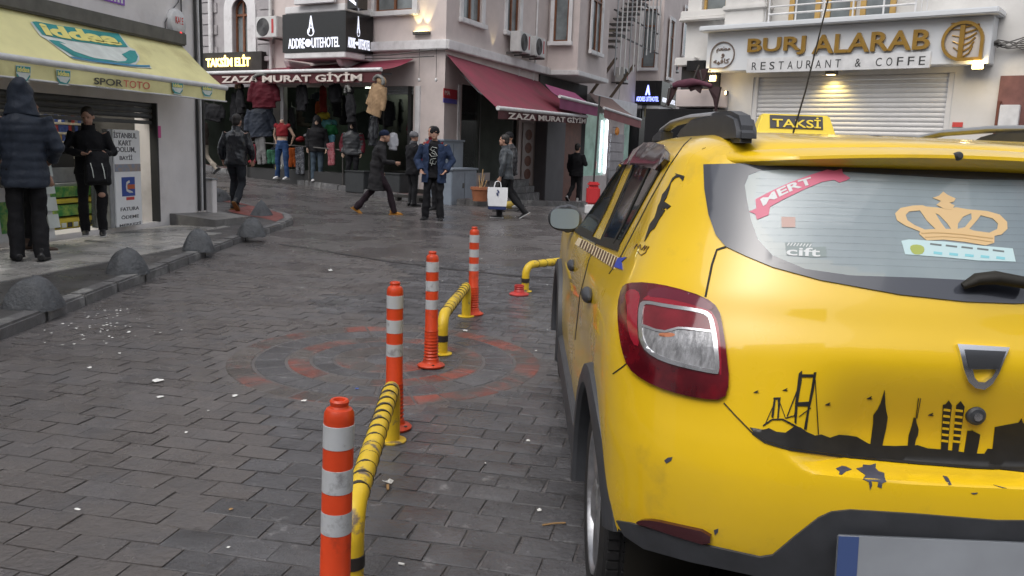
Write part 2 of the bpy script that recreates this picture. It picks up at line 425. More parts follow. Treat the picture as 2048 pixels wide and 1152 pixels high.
# dark seam across the road
sp_ = [on_ground(*q) for q in ((560, 489), (640, 500), (720, 514), (800, 526), (900, 538), (1000, 549), (1075, 554), (1180, 556))]
m = MB(); sr = resample([(p.x, p.y) for p in sp_], .25)
for i, p in enumerate(sr):
    a_, b_ = sr[max(0, i-1)], sr[min(len(sr)-1, i+1)]; t_ = (b_-a_).normalized(); w_ = .035+.015*math.sin(i*1.7)
    m.v += [(p.x-t_.y*w_, p.y+t_.x*w_, .0045), (p.x+t_.y*w_, p.y-t_.x*w_, .0045)]
for i in range(len(sr)-1): m.f.append((2*i, 2*i+1, 2*i+3, 2*i+2)); m.m.append(0)
tag(m.build('road_seam', mat('seam_tar', (.035, .034, .035), .4, var=.3, vs=6, bump=.3)), kind='structure')
# unseen houses added behind the viewer to darken the car's reflections
hb_ = empty('added_houses_behind', T(0, -13, 0), kind='structure')
m_beh = mat('behind_render', (.26, .24, .23), .8, var=.2, vs=.6); m_behg = mat('behind_pane', (.03, .035, .04), .1)
for k, (x0, x1, h) in enumerate(((-30, -19, 12), (-18.9, -8, 10.5), (-7.9, 1.5, 12.5), (1.6, 12, 11), (12.1, 24, 13))):
    MB().box(x0, x1, -6, 0, -.5, h).build('house_wall', m_beh, hb_)
    n_ = int((x1-x0)/2.4)
    for i in range(n_):
        for j in range(1, 4):
            x = x0+1.2+i*(x1-x0-1.0)/n_; MB().box(x, x+1.1, .0, .06, j*3+.4, j*3+2.2).build('house_window', m_behg, hb_)
    MB().box(x0+.5, x1-.5, .0, .08, .1, 2.8).build('house_shopfront', m_behg, hb_)
# ------------------------------------------------------------------ shared wall helpers
def thing(name, fr, x, y, z, label, cat, group=None, rz=0.0):
    return empty(name, fr.M @ T(x, y, z) @ RZ(rz), label, cat, group)
def wall_holes(x0, x1, z0, z1, holes, th=.28):
    """front face with reveals round every hole (local XZ, face at y=0)"""
    m = MB(); X = sorted({x0, x1, *[h[0] for h in holes], *[h[1] for h in holes]}); Z = sorted({z0, z1, *[h[2] for h in holes], *[h[3] for h in holes]})
    X = [x for x in X if x0 <= x <= x1]; Z = [z for z in Z if z0 <= z <= z1]
    ins = lambda x, z: any(h[0] < x < h[1] and h[2] < z < h[3] for h in holes)
    for a, b in zip(X, X[1:]):
        for c, d in zip(Z, Z[1:]):
            if not ins((a+b)/2, (c+d)/2): m.quad((a, 0, c), (b, 0, c), (b, 0, d), (a, 0, d))
    for a, b, c, d in holes:
        a, b, c, d = max(a, x0), min(b, x1), max(c, z0), min(d, z1)
        m.quad((a, 0, c), (a, 0, d), (a, th, d), (a, th, c)); m.quad((b, 0, d), (b, 0, c), (b, th, c), (b, th, d))
        m.quad((a, 0, d), (b, 0, d), (b, th, d), (a, th, d)); m.quad((b, 0, c), (a, 0, c), (a, th, c), (b, th, c))
    return m
def merged(m, name, mt, parent): return m.build(name, mt, parent, merge=True)
m_bulb = mat('lamp_warm', (1.0, .72, .30), emit=9)
m_led = mat('led_white', (.80, .90, 1.0), emit=5)
def spot(M, energy, col, size=R(70), blend=.8, rad=.05):
    l = bpy.data.lights.new('spot', 'SPOT'); l.energy = energy; l.color = col; l.spot_size = size; l.spot_blend = blend; l.shadow_soft_size = rad
    o = bpy.data.objects.new('lamp_light', l); COL.objects.link(o); o.matrix_world = M; return o
def plight(p, energy, col, rad=.08):
    l = bpy.data.lights.new('point', 'POINT'); l.energy = energy; l.color = col; l.shadow_soft_size = rad
    o = bpy.data.objects.new('lamp_light', l); COL.objects.link(o); o.location = p; return o

# ------------------------------------------------------------------ betting kiosk on the left
m_plaster = mat('grey_plaster', (.72, .69, .68), .75, var=.10, vs=1.6, bump=.12, bs=25, col2=(.50, .465, .445), c2s=1.1, c2t=.68, c2w=.14)
m_shut = mat('shutter_grey', (.085, .088, .09), .5, metal=.3, var=.2, vs=8)
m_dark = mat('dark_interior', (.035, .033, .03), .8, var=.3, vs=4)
m_alu = mat('aluminium_grey', (.30, .31, .32), .45, metal=.4, var=.15, vs=10)
m_cloth_y = mat('awning_yellow', (.74, .69, .34), .75, var=.10, vs=2.2, bump=.08, bs=9, col2=(.40, .33, .14), c2s=.9, c2t=.66, c2w=.16)
m_teal = mat('print_teal_green', (.035, .27, .26), .7, var=.25, vs=4)
m_pwhite = mat('print_white', (.62, .66, .62), .7, var=.15, vs=6)
m_pyel = mat('print_yellow', (.78, .70, .22), .7, var=.1, vs=6)
m_pblack = mat('print_black', (.03, .03, .03), .6)
m_pred = mat('print_red', (.55, .06, .05), .6)
m_wmetal = mat('white_metal', (.60, .60, .60), .45, var=.15, vs=6)
kiosk = empty('corner_shop', FL.M, 'grey plastered corner building with an open betting shop under a yellow awning', 'building')
xr = FL.px(316, 330).x; zt = FL.px(316, 207).z
OPEN = (-13, xr, .16, zt)
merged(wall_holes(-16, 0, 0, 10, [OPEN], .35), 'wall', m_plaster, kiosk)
mm = MB(); mm.quad((0, 0, 0), (0, 9, 0), (0, 9, 10), (0, 0, 10)); mm.quad((-16, 0, 0), (-16, 9, 0), (-16, 9, 10), (-16, 0, 10)); mm.quad((-16, 0, 10), (0, 0, 10), (0, 9, 10), (-16, 9, 10)); mm.quad((-16, 9, 0), (0, 9, 0), (0, 9, 10), (-16, 9, 10))
mm.build('side_wall', m_plaster, kiosk)
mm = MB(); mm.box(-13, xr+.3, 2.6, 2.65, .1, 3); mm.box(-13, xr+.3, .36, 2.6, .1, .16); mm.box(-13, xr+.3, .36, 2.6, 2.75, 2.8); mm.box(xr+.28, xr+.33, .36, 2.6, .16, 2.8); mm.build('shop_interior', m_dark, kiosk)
MB().box(xr-.03, xr, -.02, .10, .16, zt).build('door_jamb', m_pblack, kiosk)
MB().box(xr+.0, xr+.26, .351, .36, .16, zt).build('door_reveal', m_alu, kiosk)
# roller shutter, its lower slats showing under the awning
for i in range(3):
    m = MB(); m.tube([(-13, .06, zt-.035-.075*i), (xr-.04, .06, zt-.035-.075*i)], .022, 8, ry=.036); m.build('shutter_slat', m_shut, kiosk, smooth=.9)
MB().box(-13, xr-.04, .04, .09, zt-.30, zt-.25).build('shutter_rail', m_shut, kiosk, bevel=.008)
# step and threshold
st = FL.px(325, 470)
MB().prism([(-1.55, -.62), (.15, -.62), (.15, -.002), (-1.55, -.002)], .0, .20).build('corner_step', m_kerb, kiosk, bevel=.02) if False else None
cs = MB(); cs.add([(-1.0, -.75, .0), (.25, -.60, .0), (.35, -.002, .0), (-1.0, -.002, .0), (-1.0, -.75, .20), (.25, -.60, .16), (.35, -.002, .20), (-1.0, -.002, .26)], [(4, 5, 6, 7), (0, 1, 5, 4), (1, 2, 6, 5), (3, 0, 4, 7), (2, 3, 7, 6)])
cs.build('corner_step', mat('step_concrete', (.16, .155, .15), .5, var=.3, vs=4, bump=.2, bs=40, col2=(.30, .29, .27), c2s=2.4, c2t=.6), kiosk)
# conduits on the corner
for i, (u, r_, mt) in enumerate(((388, .022, m_pblack), (394, .018, m_wmetal), (399, .025, m_pblack))):
    x = FL.px(u, 100).x; MB().tube([(x, -.03, .25), (x+.01*math.sin(i), -.03, 2.0), (x-.015, -.035, 4.0), (x, -.03, 9.5)], r_, 8).build('conduit', mt, kiosk, smooth=.9)
MB().tube([(FL.px(362, 140).x, -.03, FL.px(362, 82).z), (FL.px(362, 140).x, -.03, 3.6)], .010, 6).build('conduit', m_pblack, kiosk, smooth=.9)
MB().tube([FL.px(331, 60, -.02), FL.px(330, 45, -.02), FL.px(340, 25, -.02), FL.px(356, 5, -.02), FL.px(365, -20, -.02)], .008, 6).build('cable', m_shut, kiosk, smooth=.9)
pa = FL.px(296, 330, .2)
# cream junction panel beside the corner, siren, purple sign
cab = thing('junction_box', FL, .12, .10, KH-.02, 'low scratched grey utility cabinet at the corner of the betting shop', 'cabinet')
MB().box(-.10, .04, -.20, .06, 0, .66).build('box', m_plaster, cab, bevel=.01); MB().box(-.115, .055, -.215, .075, .66, .69).build('lid', m_alu, cab, bevel=.006)
p = FL.px(348, 46)
si = thing('alarm_siren', FL, p.x, -.003, p.z, 'round white alarm siren with a red lamp on the grey wall above the yellow awning', 'siren')
MB().lathe([(.20, 0), (.205, .03), (.185, .075), (.12, .105), (0, .112)], 28, RX(R(90)), cap=False).build('housing', m_wmetal, si, smooth=.7, merge=True)
MB().ell((0, -.075, -.155), (.07, .04, .05)).build('lamp', mat('siren_red', (.75, .02, .02), .2, emit=1.2), si, smooth=.9)
fit_text('KALE', m_pred, -.13, .06, -.02, .08, -.108, si, .003, .02)
p = FL.px(235, 5)
pu = thing('street_plate', FL, p.x, -.003, p.z-.02, 'small purple street plate at the top of the grey wall', 'sign')
MB().box(-.5, .13, -.012, 0, 0, .26).build('plate', mat('plate_purple', (.22, .06, .45), .4), pu); [MB().box(-.30+.07*k, -.26+.07*k, -.014, -.0125, .02, .07).build('print', m_pwhite, pu) for k in range(6)]
p = FL.px(316, 263)
pk = thing('pink_tag', FL, xr+.03, -.002, p.z-.09, 'small pink tag stuck on the shop door jamb', 'tag'); MB().box(-.05, .05, -.012, 0, 0, .17).build('plate', mat('tag_pink', (.65, .10, .32), .5), pk, bevel=.004)
# awning
A1 = FL.px(357, 84)
lo, hi = .1, 2.5
for _ in range(40):
    mid = (lo+hi)/2
    if FL.px(450, 176, -mid).x > A1.x: lo = mid
    else: hi = mid
PROJ = mid; B1 = FL.px(450, 176, -PROJ); B2 = FL.px(450, 203, -PROJ)
aw = empty('yellow_awning', FL.M, 'faded yellow betting shop awning with green logos over the open kiosk', 'awning')
XL = -10.5; nx_ = 60; ny_ = 10
def cloth(u, t, off=0.0):     # u = x, t 0 wall .. 1 front
    sag = .035*math.sin(math.pi*t) + .012*math.sin(u*2.1+.7)*math.sin(math.pi*t) + .004*math.sin(u*7)*math.sin(math.pi*t)
    dz = B1.z-A1.z; n = Vector((0, dz, PROJ)).normalized()
    n = Vector((0, -abs(dz), PROJ)).normalized()
    return Vector((u, -PROJ*t, A1.z+dz*t-sag)) + n*off
m = MB()
for j in range(ny_+1):
    for i in range(nx_+1): m.v.append(tuple(cloth(XL+(A1.x-XL)*i/nx_, j/ny_)))
for j in range(ny_):
    for i in range(nx_): m.f.append((j*(nx_+1)+i, j*(nx_+1)+i+1, (j+1)*(nx_+1)+i+1, (j+1)*(nx_+1)+i)); m.m.append(0)
m.build('cloth', m_cloth_y, aw, smooth=.8)
m = MB(); zz = [B1.z-.03, (B1.z+B2.z)/2, B2.z]
for k, z in enumerate(zz):
    for i in range(nx_+1): x = XL+(A1.x-XL)*i/nx_; m.v.append((x, -PROJ-.012-.012*math.sin(x*5+k)*(k > 0), z))
for k in range(2):
    for i in range(nx_): m.f.append((k*(nx_+1)+i, k*(nx_+1)+i+1, (k+1)*(nx_+1)+i+1, (k+1)*(nx_+1)+i)); m.m.append(0)
m.build('valance', m_cloth_y, aw, smooth=.8)
MB().tube([(XL, -PROJ, B1.z), (A1.x+.03, -PROJ, B1.z)], .038, 10).build('front_bar', m_wmetal, aw, smooth=.9)
MB().tube([(XL, -PROJ-.012, B2.z), (A1.x+.01, -PROJ-.012, B2.z)], .012, 8).build('hem_bar', m_wmetal, aw, smooth=.9)
MB().box(XL, A1.x+.02, -.13, -.004, A1.z-.06, A1.z+.13).build('cassette', mat('cassette_grey', (.11, .105, .09), .6, var=.3, vs=5), aw, bevel=.02)
for x in (-2.2, -4.6, -7.0):
    MB().tube([(x, -.02, 2.55), (x-.55, -PROJ*.5, B1.z-.12), (x+.05, -PROJ, B1.z-.02)], .02, 8).build('folding_arm', m_alu, aw, smooth=.9)
def cpx(u, v):       # picture point -> (x, t) on the awning cloth
    o = FL.Mi @ Vector((0, 0, CAMH)); d = FL.Mi.to_3x3() @ ray(u, v); dz = B1.z-A1.z
    n = Vector((0, -dz, -PROJ)); s = (Vector((0, 0, A1.z))-o).dot(n)/d.dot(n); q = o+d*s; return q.x, -q.y/PROJ
def cloth_patch(name, pts, mt, off, step=6, par=None, conv=cpx, surf=None):
    px_, fs_ = tri_px(pts, step); P = [(surf or cloth)(*conv(*q), off) for q in px_]
    me = bpy.data.meshes.new(name); me.from_pydata([tuple(p) for p in P], [], fs_); me.materials.append(mt)
    bm = bmesh.new(); bm.from_mesh(me); bmesh.ops.recalc_face_normals(bm, faces=bm.faces); bm.to_mesh(me); bm.free()
    return link(name, me, par or aw)
def Z1(pts): return [(x/4.8, y/4.8) for x, y in pts]
lg = cloth_patch('logo_print', Z1([(285, 205), (340, 200), (1140, 318), (1240, 432), (1290, 455), (1330, 505), (1335, 550), (1300, 590), (1250, 602), (1440, 620), (1455, 640), (1180, 620), (880, 590), (700, 565), (440, 365), (380, 330)]), m_pwhite, .010)
cloth_patch('logo_print', Z1([(300, 205), (340, 202), (1130, 320), (1220, 430), (1000, 412), (700, 370), (450, 335), (400, 325)]), m_teal, .016, par=lg)
cloth_patch('logo_print', Z1([(460, 372), (560, 380), (800, 470), (960, 540), (1120, 575), (1200, 560), (1215, 535), (1160, 490), (1240, 458), (1290, 468), (1318, 520), (1300, 565), (1240, 590), (1000, 575), (700, 535), (620, 480), (520, 420)]), m_teal, .016, par=lg)
cloth_patch('logo_print', Z1([(560, 400), (700, 420), (860, 480), (1000, 540), (1120, 560), (1100, 572), (900, 545), (700, 480)]), m_pwhite, .02, par=lg)
cloth_patch('logo_print', Z1([(660, 540), (1100, 590), (1430, 610), (1435, 628), (1100, 612), (700, 560)]), mat('print_blue', (.05, .22, .36), .7), .018, par=lg)
def cloth_text(txt, mt, quad, off=.022, bold=.03, par=None, conv=cpx, surf=None):
    me = text_mesh(txt, mt, 1.0, 0, bold); co = np.empty(len(me.vertices)*3, np.float32); me.vertices.foreach_get('co', co); co = co.reshape(-1, 3)
    a, b = co.min(0), co.max(0); q = (co-a)/np.maximum(b-a, 1e-6); bl, br, tr, tl_ = [Vector(p) for p in quad]
    for i, (s, t, _) in enumerate(q):
        p = (bl*(1-s)+br*s)*(1-t)+(tl_*(1-s)+tr*s)*t
        me.vertices[i].co = (surf or cloth)(*conv(float(p.x), float(p.y)), off)
    bm = bmesh.new(); bm.from_mesh(me); bmesh.ops.recalc_face_normals(bm, faces=bm.faces); bm.to_mesh(me); bm.free()
    return link('lettering', me, par or aw)
cloth_text('iddaa', m_pyel, Z1([(430, 330), (1170, 418), (1080, 318), (350, 212)]), par=lg, bold=.05)
# valance prints
def vpx(u, v): q = FL.px(u, v, -PROJ-.03); return q.x, q.z
def vs(x, z, off): return Vector((x, -PROJ-.026-off, z))
for cx, cy, s in ((225, 700, 1.0), (610, 738, .95), (1705, 845, .75), (1990, 872, .7)):
    Q = lambda pts: Z1([(cx+x*s, cy+y*s+x*.1*s) for x, y in pts])
    b_ = cloth_patch('logo_print', Q([(-74, -70), (74, -70), (70, 20), (40, 70), (70, 84), (-60, 84), (-40, 70), (-66, 30)]), m_pwhite, .002, 4, conv=vpx, surf=vs)
    cloth_patch('logo_print', Q([(-70, -62), (68, -62), (66, -4), (-68, -4)]), m_teal, .004, 4, par=b_, conv=vpx, surf=vs)
    cloth_patch('logo_print', Q([(-66, 4), (-30, 50), (30, 62), (62, 10), (66, 30), (36, 72), (-36, 72), (-66, 30)]), m_teal, .004, 4, par=b_, conv=vpx, surf=vs)
    cloth_text('iddaa', m_pyel, Q([(-60, -8), (60, -8), (60, -58), (-60, -58)]), .006, .04, b_, vpx, vs)
so_ = cloth_text('SPOR', m_pblack, Z1([(905, 808), (1180, 834), (1180, 768), (905, 742)]), .004, .015, None, vpx, vs)
cloth_text('TOTO', m_pred, Z1([(1186, 835), (1440, 860), (1440, 792), (1186, 768)]), .004, .0, None, vpx, vs)
cloth_text('TEŞKİLAT BAŞKANLIĞI', m_pblack, Z1([(918, 838), (1185, 862), (1185, 848), (918, 824)]), .004, .0, None, vpx, vs)
# light board with the services
bx0, bx1 = FL.px(231, 400, -.12).x, FL.px(284, 400, -.12).x
Y = -.12
b0 = FL.px(258, 468, Y); zt1, zb1 = FL.px(258, 260, Y).z, .17
bd = thing('service_board', FL, 0, 0, 0, 'tall white board listing card services beside the shop door', 'sign')
MB().box(bx0, bx1, Y, Y+.09, zb1, zt1).build('panel', mat('board_white', (.80, .81, .82), .4, var=.05, vs=5), bd, bevel=.008)
MB().box(bx0-.10, bx0-.015, Y+.01, Y+.09, zb1, zt1).build('frame', m_alu, bd, bevel=.006)
def bt(txt, u0, v0, u1, v1, mt=None):
    a, b = FL.px(u0, v1, Y), FL.px(u1, v0, Y); w_ = bx1-bx0; fx = lambda u: bx0+w_*(u-231)/53
    fit_text(txt, mt or mat('print_grey_dark', (.11, .11, .12), .6), fx(u0), fx(u1), a.z, b.z, Y-.001, bd, .003, .012)
bt('İSTANBUL', 232, 263, 277, 276); bt('KART', 241, 281, 266, 291); bt('DOLUM,', 236, 294, 274, 306); bt('BAYİİ', 242, 309, 267, 320)
bt('FATURA', 240, 412, 277, 423); bt('ÖDEME', 241, 427, 276, 439); bt('MERKEZİ', 237, 442, 280, 454); bt('PASSOLİG', 237, 461, 281, 471)
fx = lambda u: bx0+(bx1-bx0)*(u-231)/53; fz = lambda v: FL.px(258, v, Y).z
MB().box(fx(232), fx(283), Y-.004, Y-.0005, fz(343), fz(328)).build('photo_strip', mat('photo_blue_grey', (.20, .26, .36), .5, col2=(.35, .27, .22), c2s=9, c2t=.5), bd)
MB().box(fx(244), fx(270), Y-.004, Y-.0005, fz(392), fz(354)).build('poster', mat('poster_blue', (.03, .07, .30), .5), bd)
m = MB(); m.tube([(0, 0, .07), (-.055, 0, .05), (-.065, 0, 0), (-.055, 0, -.05), (0, 0, -.07), (.05, 0, -.07)], .018, 6, ry=.002, upv=(1, 0, 0)); mo = m.build('poster_mark', m_wmetal, bd); mo.location = (fx(259), Y-.007, fz(373))
MB().box(fx(254), fx(269), Y-.010, Y-.0045, fz(378), fz(369)).build('poster_mark', mat('poster_orange', (.45, .10, .03), .5), bd)
MB().box(fx(252), fx(268), Y-.004, Y-.0006, fz(400), fz(394)).build('poster_mark', m_pred, bd)
# glass door and post in the opening
dx0 = FL.px(190, 350, .15).x
MB().box(dx0-.03, dx0+.04, .12, .2, .16, zt-.6).build('door_post', m_alu, kiosk, bevel=.006)
dr = MB().box(dx0+.05, bx0-.12, .14, .155, .17, zt-.65).build('glass_door', mat('door_glass', (.05, .07, .07), .05, alpha=.55), kiosk)
# cigarette shelves
sx0, sx1 = FL.px(72, 300, .9).x, FL.px(178, 300, .9).x
sh = thing('shelf_unit', FL, 0, 0, .17, 'shelves packed with small cigarette packs inside the betting shop', 'shelf')
MB().box(sx0, sx1, 1.02, 1.06, .9, 2.5).build('back_panel', m_pblack, sh)
pk_m = [mat('pack_'+n_, c_, .4) for n_, c_ in (('white', (.5, .5, .5)), ('red', (.34, .03, .03)), ('blue', (.04, .08, .28)), ('gold', (.42, .26, .05)), ('grey', (.16, .17, .18)), ('dark', (.03, .03, .04)))]
pmesh = [MB().box(-.028, .028, 0, .05, 0, .095).mesh('pack', q) for q in pk_m]
npk = 0
for v0 in (246, 265, 283, 301, 313):
    z = FL.px(150, v0, .9).z - .17
    MB().box(sx0, sx1, .86, 1.02, z-.03, z).build('shelf', mat('shelf_cream', (.50, .46, .36), .5), sh, bevel=.004)
    x = sx0+.05
    while x < sx1-.04:
        o = link('pack', pmesh[rnd.choice([0, 0, 1, 2, 2, 3, 4, 4, 5, 5])], sh); o.matrix_local = T(x, .875, z+.001); x += .064; npk += 1
MB().box(sx0, sx1, .98, 1.0, 2.36, 2.40).build('shelf_light', mat('tube_light', (1, .93, .8), emit=2.2), sh)
plight(FL.M @ Vector((-3.2, .75, 2.55)), 85, (1, .95, .85), .15); plight(FL.M @ Vector((-1.9, 1.6, 2.5)), 45, (1, .95, .85), .15)
# counter: yellow and green drawers
cx0, cx1 = FL.px(60, 430, .5).x, FL.px(188, 430, .5).x
ct = thing('counter', FL, 0, 0, .17, 'yellow and green betting slip counter behind the customers', 'counter')
m_cy = mat('counter_yellow', (.62, .50, .05), .4, var=.15, vs=5); m_cg = mat('counter_green', (.03, .22, .05), .4, col2=(.45, .55, .10), c2s=5, c2t=.55)
zc = lambda v: FL.px(150, v, .5).z-.17
MB().box(cx0, cx1, .5, .95, 0, zc(372)).build('body', m_dark, ct)
for i, (v0, v1, mt) in enumerate(((372, 392, m_cg), (395, 404, m_cy), (407, 428, m_cg), (432, 456, m_cy), (459, 468, m_dark))):
    MB().box(cx0, cx1, .455-.02*i, .5, zc(v1), zc(v0)).build('drawer', mt, ct, bevel=.006)
MB().box(cx1-.10, cx1+.02, .40, .5, 0, zc(372)).build('side_panel', m_cy, ct, bevel=.005)
for i in range(7): MB().box(cx0+.3+.11*i, cx0+.38+.11*i, .385, .402, zc(450), zc(441)).build('slip', m_pwhite if i % 2 else m_pblack, ct)
MB().box(cx0, cx1, .5, .9, zc(372), zc(366)).build('top', m_alu, ct, bevel=.005)
tl_ = thing('till', FL, FL.px(128, 350, .6).x, .6, .17+zc(366)+.002, 'grey till with a display on the betting counter', 'till'); MB().box(-.28, .28, 0, .3, 0, .2).build('body', m_alu, tl_, bevel=.01); MB().box(-.26, .26, .04, .08, .2, .5).build('screen', m_pblack, tl_, bevel=.01)
# leaning boards
for (u0, u1, v0, v1, yy, lab, sh_) in ((-25, 26, 376, 482, -.12, 'white and green notice board leaning at the far left edge', 1), (95, 112, 372, 480, -.25, 'thin white leaflet rack standing behind the man in navy', 0)):
    q0, q1 = FL.px(u0, v1, yy), FL.px(u1, v1, yy); zt_ = FL.px((u0+u1)/2, v0, yy).z
    t_ = thing('notice_board', FL, q0.x, yy, .165, lab, 'board')
    m = MB(); w_ = q1.x-q0.x; m.box(0, w_, 0, .02, 0, zt_-.165, RX(R(-5))); m.build('panel', m_wmetal, t_, bevel=.004)
    if sh_:
        MB().box(w_*.6, w_*.97, -.006, -.001, .10, .45, RX(R(-5))).build('print', m_cg, t_); MB().box(w_*.55, w_*.8, -.006, -.001, .7, .75, RX(R(-5))).build('print', m_pred, t_)
    else:
        for k in range(4): MB().box(.01+.01*k, w_+.05, -.05-.01*k, -.03, .12+.2*k, .28+.2*k, RX(R(-9))).build('leaflet', m_pwhite, t_)
# ------------------------------------------------------------------ hotel with the clothes shop
m_pink = mat('pinkish_render', (.60, .525, .50), .8, var=.09, vs=1.5, bump=.12, bs=60, col2=(.48, .42, .40), c2s=.9, c2t=.62, c2w=.2)
m_stone = mat('grey_stone', (.34, .32, .325), .75, var=.18, vs=2.5, bump=.25, bs=18, island=.12)
m_trim = mat('white_trim', (.66, .65, .65), .6, var=.12, vs=3, col2=(.42, .41, .40), c2s=2.2, c2t=.66)
m_wood = mat('brown_window_wood', (.17, .065, .028), .45, var=.3, vs=9)
m_pane = mat('window_pane', (.16, .18, .185), .08, var=.6, vs=1.3, spec=.7)
m_curt = mat('net_curtain', (.40, .42, .42), .8, var=.25, vs=7, stretch=(6, 6, .3))
m_sblack = mat('sign_black', (.012, .012, .013), .22)
m_signw = mat('sign_letter_white', (.85, .88, 1.0), .4, emit=.55)
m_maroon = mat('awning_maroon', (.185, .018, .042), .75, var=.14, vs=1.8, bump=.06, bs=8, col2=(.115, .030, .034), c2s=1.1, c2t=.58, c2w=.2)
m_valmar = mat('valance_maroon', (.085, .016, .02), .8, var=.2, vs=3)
m_vlet = mat('valance_lettering', (.62, .55, .50), .7, var=.3, vs=9)
m_ac = mat('ac_white', (.55, .55, .54), .5, var=.12, vs=6)
m_rust = mat('iron_grey', (.10, .095, .09), .55, metal=.4, var=.3, vs=9)
CN = (-1.9, 22.0)
FZ = Frame(CN, math.atan2(-.51, .86)); FR = Frame(CN, R(67))
hotel = empty('hotel', FZ.M, 'pinkish corner hotel with white cornices, brown windows and clothes shops below', 'building')
HTOP = 10.5
def frame_rel(fr): return FZ.Mi @ fr.M
def add_window(fr, x0, x1, z0, z1, parent, Mrel, y=0.0, arch=False, sill=True, mull=1, surround=.16, trim=m_trim, wood=m_wood, pane=m_pane, deep=.10):
    w = empty('window', None); w.parent = parent; w.matrix_local = Mrel @ T((x0+x1)/2, y, z0)
    h, hw = z1-z0, (x1-x0)/2
    def outline(e, eb=0.0):
        if not arch: return [(-hw-e, -eb), (hw+e, -eb), (hw+e, h+e), (-hw-e, h+e)]
        pts = [(-hw-e, -eb), (hw+e, -eb)]; zc = h-hw
        return pts + [((hw+e)*math.cos(math.pi*i/16), zc+(hw+e)*math.sin(math.pi*i/16)) for i in range(17)]
    def ring(o, i_, y0, y1, name, mt):
        m = MB(); n = len(o)
        V = [(p[0], y0, p[1]) for p in o]+[(p[0], y0, p[1]) for p in i_]+[(p[0], y1, p[1]) for p in o]+[(p[0], y1, p[1]) for p in i_]
        F = []
        for k in range(n):
            q = (k+1) % n; F += [(k, q, n+q, n+k), (2*n+k, 3*n+k, 3*n+q, 2*n+q), (k, 2*n+k, 2*n+q, q), (n+k, n+q, 3*n+q, 3*n+k)]
        m.add(V, F); return m.build(name, mt, w)
    ring(outline(surround, surround*.2 if not sill else 0), outline(0), -.045, .0, 'surround', trim)
    ring(outline(0), outline(-.055, -.055), deep-.045, deep+.02, 'frame', wood)
    m = MB(); m.prism(outline(-.05, -.05), deep+.0, deep+.015, 'y'); pn = m.build('pane', pane, w)
    m = MB()
    for k in range(mull): x = -hw+(k+1)*2*hw/(mull+1); m.box(x-.035, x+.035, deep-.05, deep+.005, .04, h-.04)
    if h > 1.1: m.box(-hw+.04, hw-.04, deep-.052, deep+.004, h*.70, h*.70+.06)
    m.build('mullion', wood, w)
    if sill: MB().box(-hw-surround-.05, hw+surround+.05, -.11, .0, -.13, .0).build('sill', trim, w, bevel=.012)
    return w
def W(fr, u0, v0, u1, v1, y=0.0, z1=None):
    a = fr.px(u0, v1, y); b = fr.px(u1, v0, y)
    c = fr.px(u1, v1, y)
    return (a.x, c.x, (a.z+c.z)/2, z1 if z1 is not None else b.z)
# --- measures
ZC = FZ.px(873, 100).z                      # foot of the white cornice at the corner
shop = [FZ.px(440, 250).x-1.2, FZ.px(826, 250).x, -.5, FZ.px(826, 172).z]
xs1 = FZ.px(545, 60).x                      # where the grey stone house begins
W_fr = W(FZ, 750, -60, 826, 22)
hz = ZC+.32
front = wall_holes(xs1, 0, -1, HTOP, [tuple([max(shop[0], xs1), shop[1], shop[2], shop[3]]), W_fr])
merged(front, 'front_wall', m_pink, hotel)
Mf = Matrix(); Mr = frame_rel(FR)
add_window(FZ, *W_fr, hotel, Mf)
# bay over the shop, carrying the sign
K = 1.05
def bay_x(u, v, y): return FZ.px(u, v, y).x
bxr = FZ.px(690, 95, -K).x; bxl = FZ.px(573, 90, -K).x; bzb = FZ.px(640, 104, -K).z; bzt = FZ.px(640, 26, -K).z
m = MB(); m.box(bxl, bxr, -K, -.002, bzb, HTOP); bay = m.build('bay', m_pink, hotel)
MB().box(bxl-.05, bxr+.05, -K-.05, -.003, bzb-.16, bzb+.0).build('bay_cornice', m_trim, hotel, bevel=.02)
MB().box(bxl-.03, bxr+.03, -K-.03, -.003, bzt+.02, bzt+.20).build('bay_cornice', m_trim, hotel, bevel=.015)
wb = W(FZ, 608, -80, 668, 14, -K); add_window(FZ, wb[0], wb[1], max(wb[2], bzt+.34), wb[3], hotel, T(0, 0, 0), y=-K-.09, surround=.12, deep=.045)
for u in (592, 697):
    cx = FZ.px(u, 115, -.45).x
    m = MB(); m.prism([(-.85, bzb-.17), (-.002, bzb-.17), (-.002, bzb-.75), (-.12, bzb-.72), (-.3, bzb-.45), (-.75, bzb-.32)], cx-.09, cx+.09, 'x'); m.build('corbel', m_trim, hotel, bevel=.015)
# cornice along both streets
xc = bxr+.05
m = MB(); m.box(xc, .14, -.16, .0, ZC, ZC+.24); m.build('cornice', m_trim, hotel, bevel=.02)
# grey stone house to the left with the arched window
stone = empty('stone_house', FZ.M, 'grey stone house with an arched window left of the hotel sign', 'building')
ax0, ax1 = FZ.px(466, 60).x, FZ.px(497, 60).x; azb = FZ.px(480, 108).z; azt = FZ.px(480, -2).z
def arch_wall():
    m = MB(); X0 = -17.0
    hs = (ax0, ax1, azb, azt+.02)
    q = wall_holes(X0, xs1, -1, HTOP, [(shop[0], xs1, shop[2], shop[3]), (ax0, ax1, azb, azt)]); return q
merged(arch_wall(), 'front_wall', m_stone, stone)
MB().quad((-17, 0, -1), (-17, 8, -1), (-17, 8, HTOP), (-17, 0, HTOP)).build('side_wall', m_stone, stone)
aw_ = add_window(FZ, ax0, ax1, azb, azt, stone, Matrix(), arch=True, surround=.34, sill=False, deep=.16)
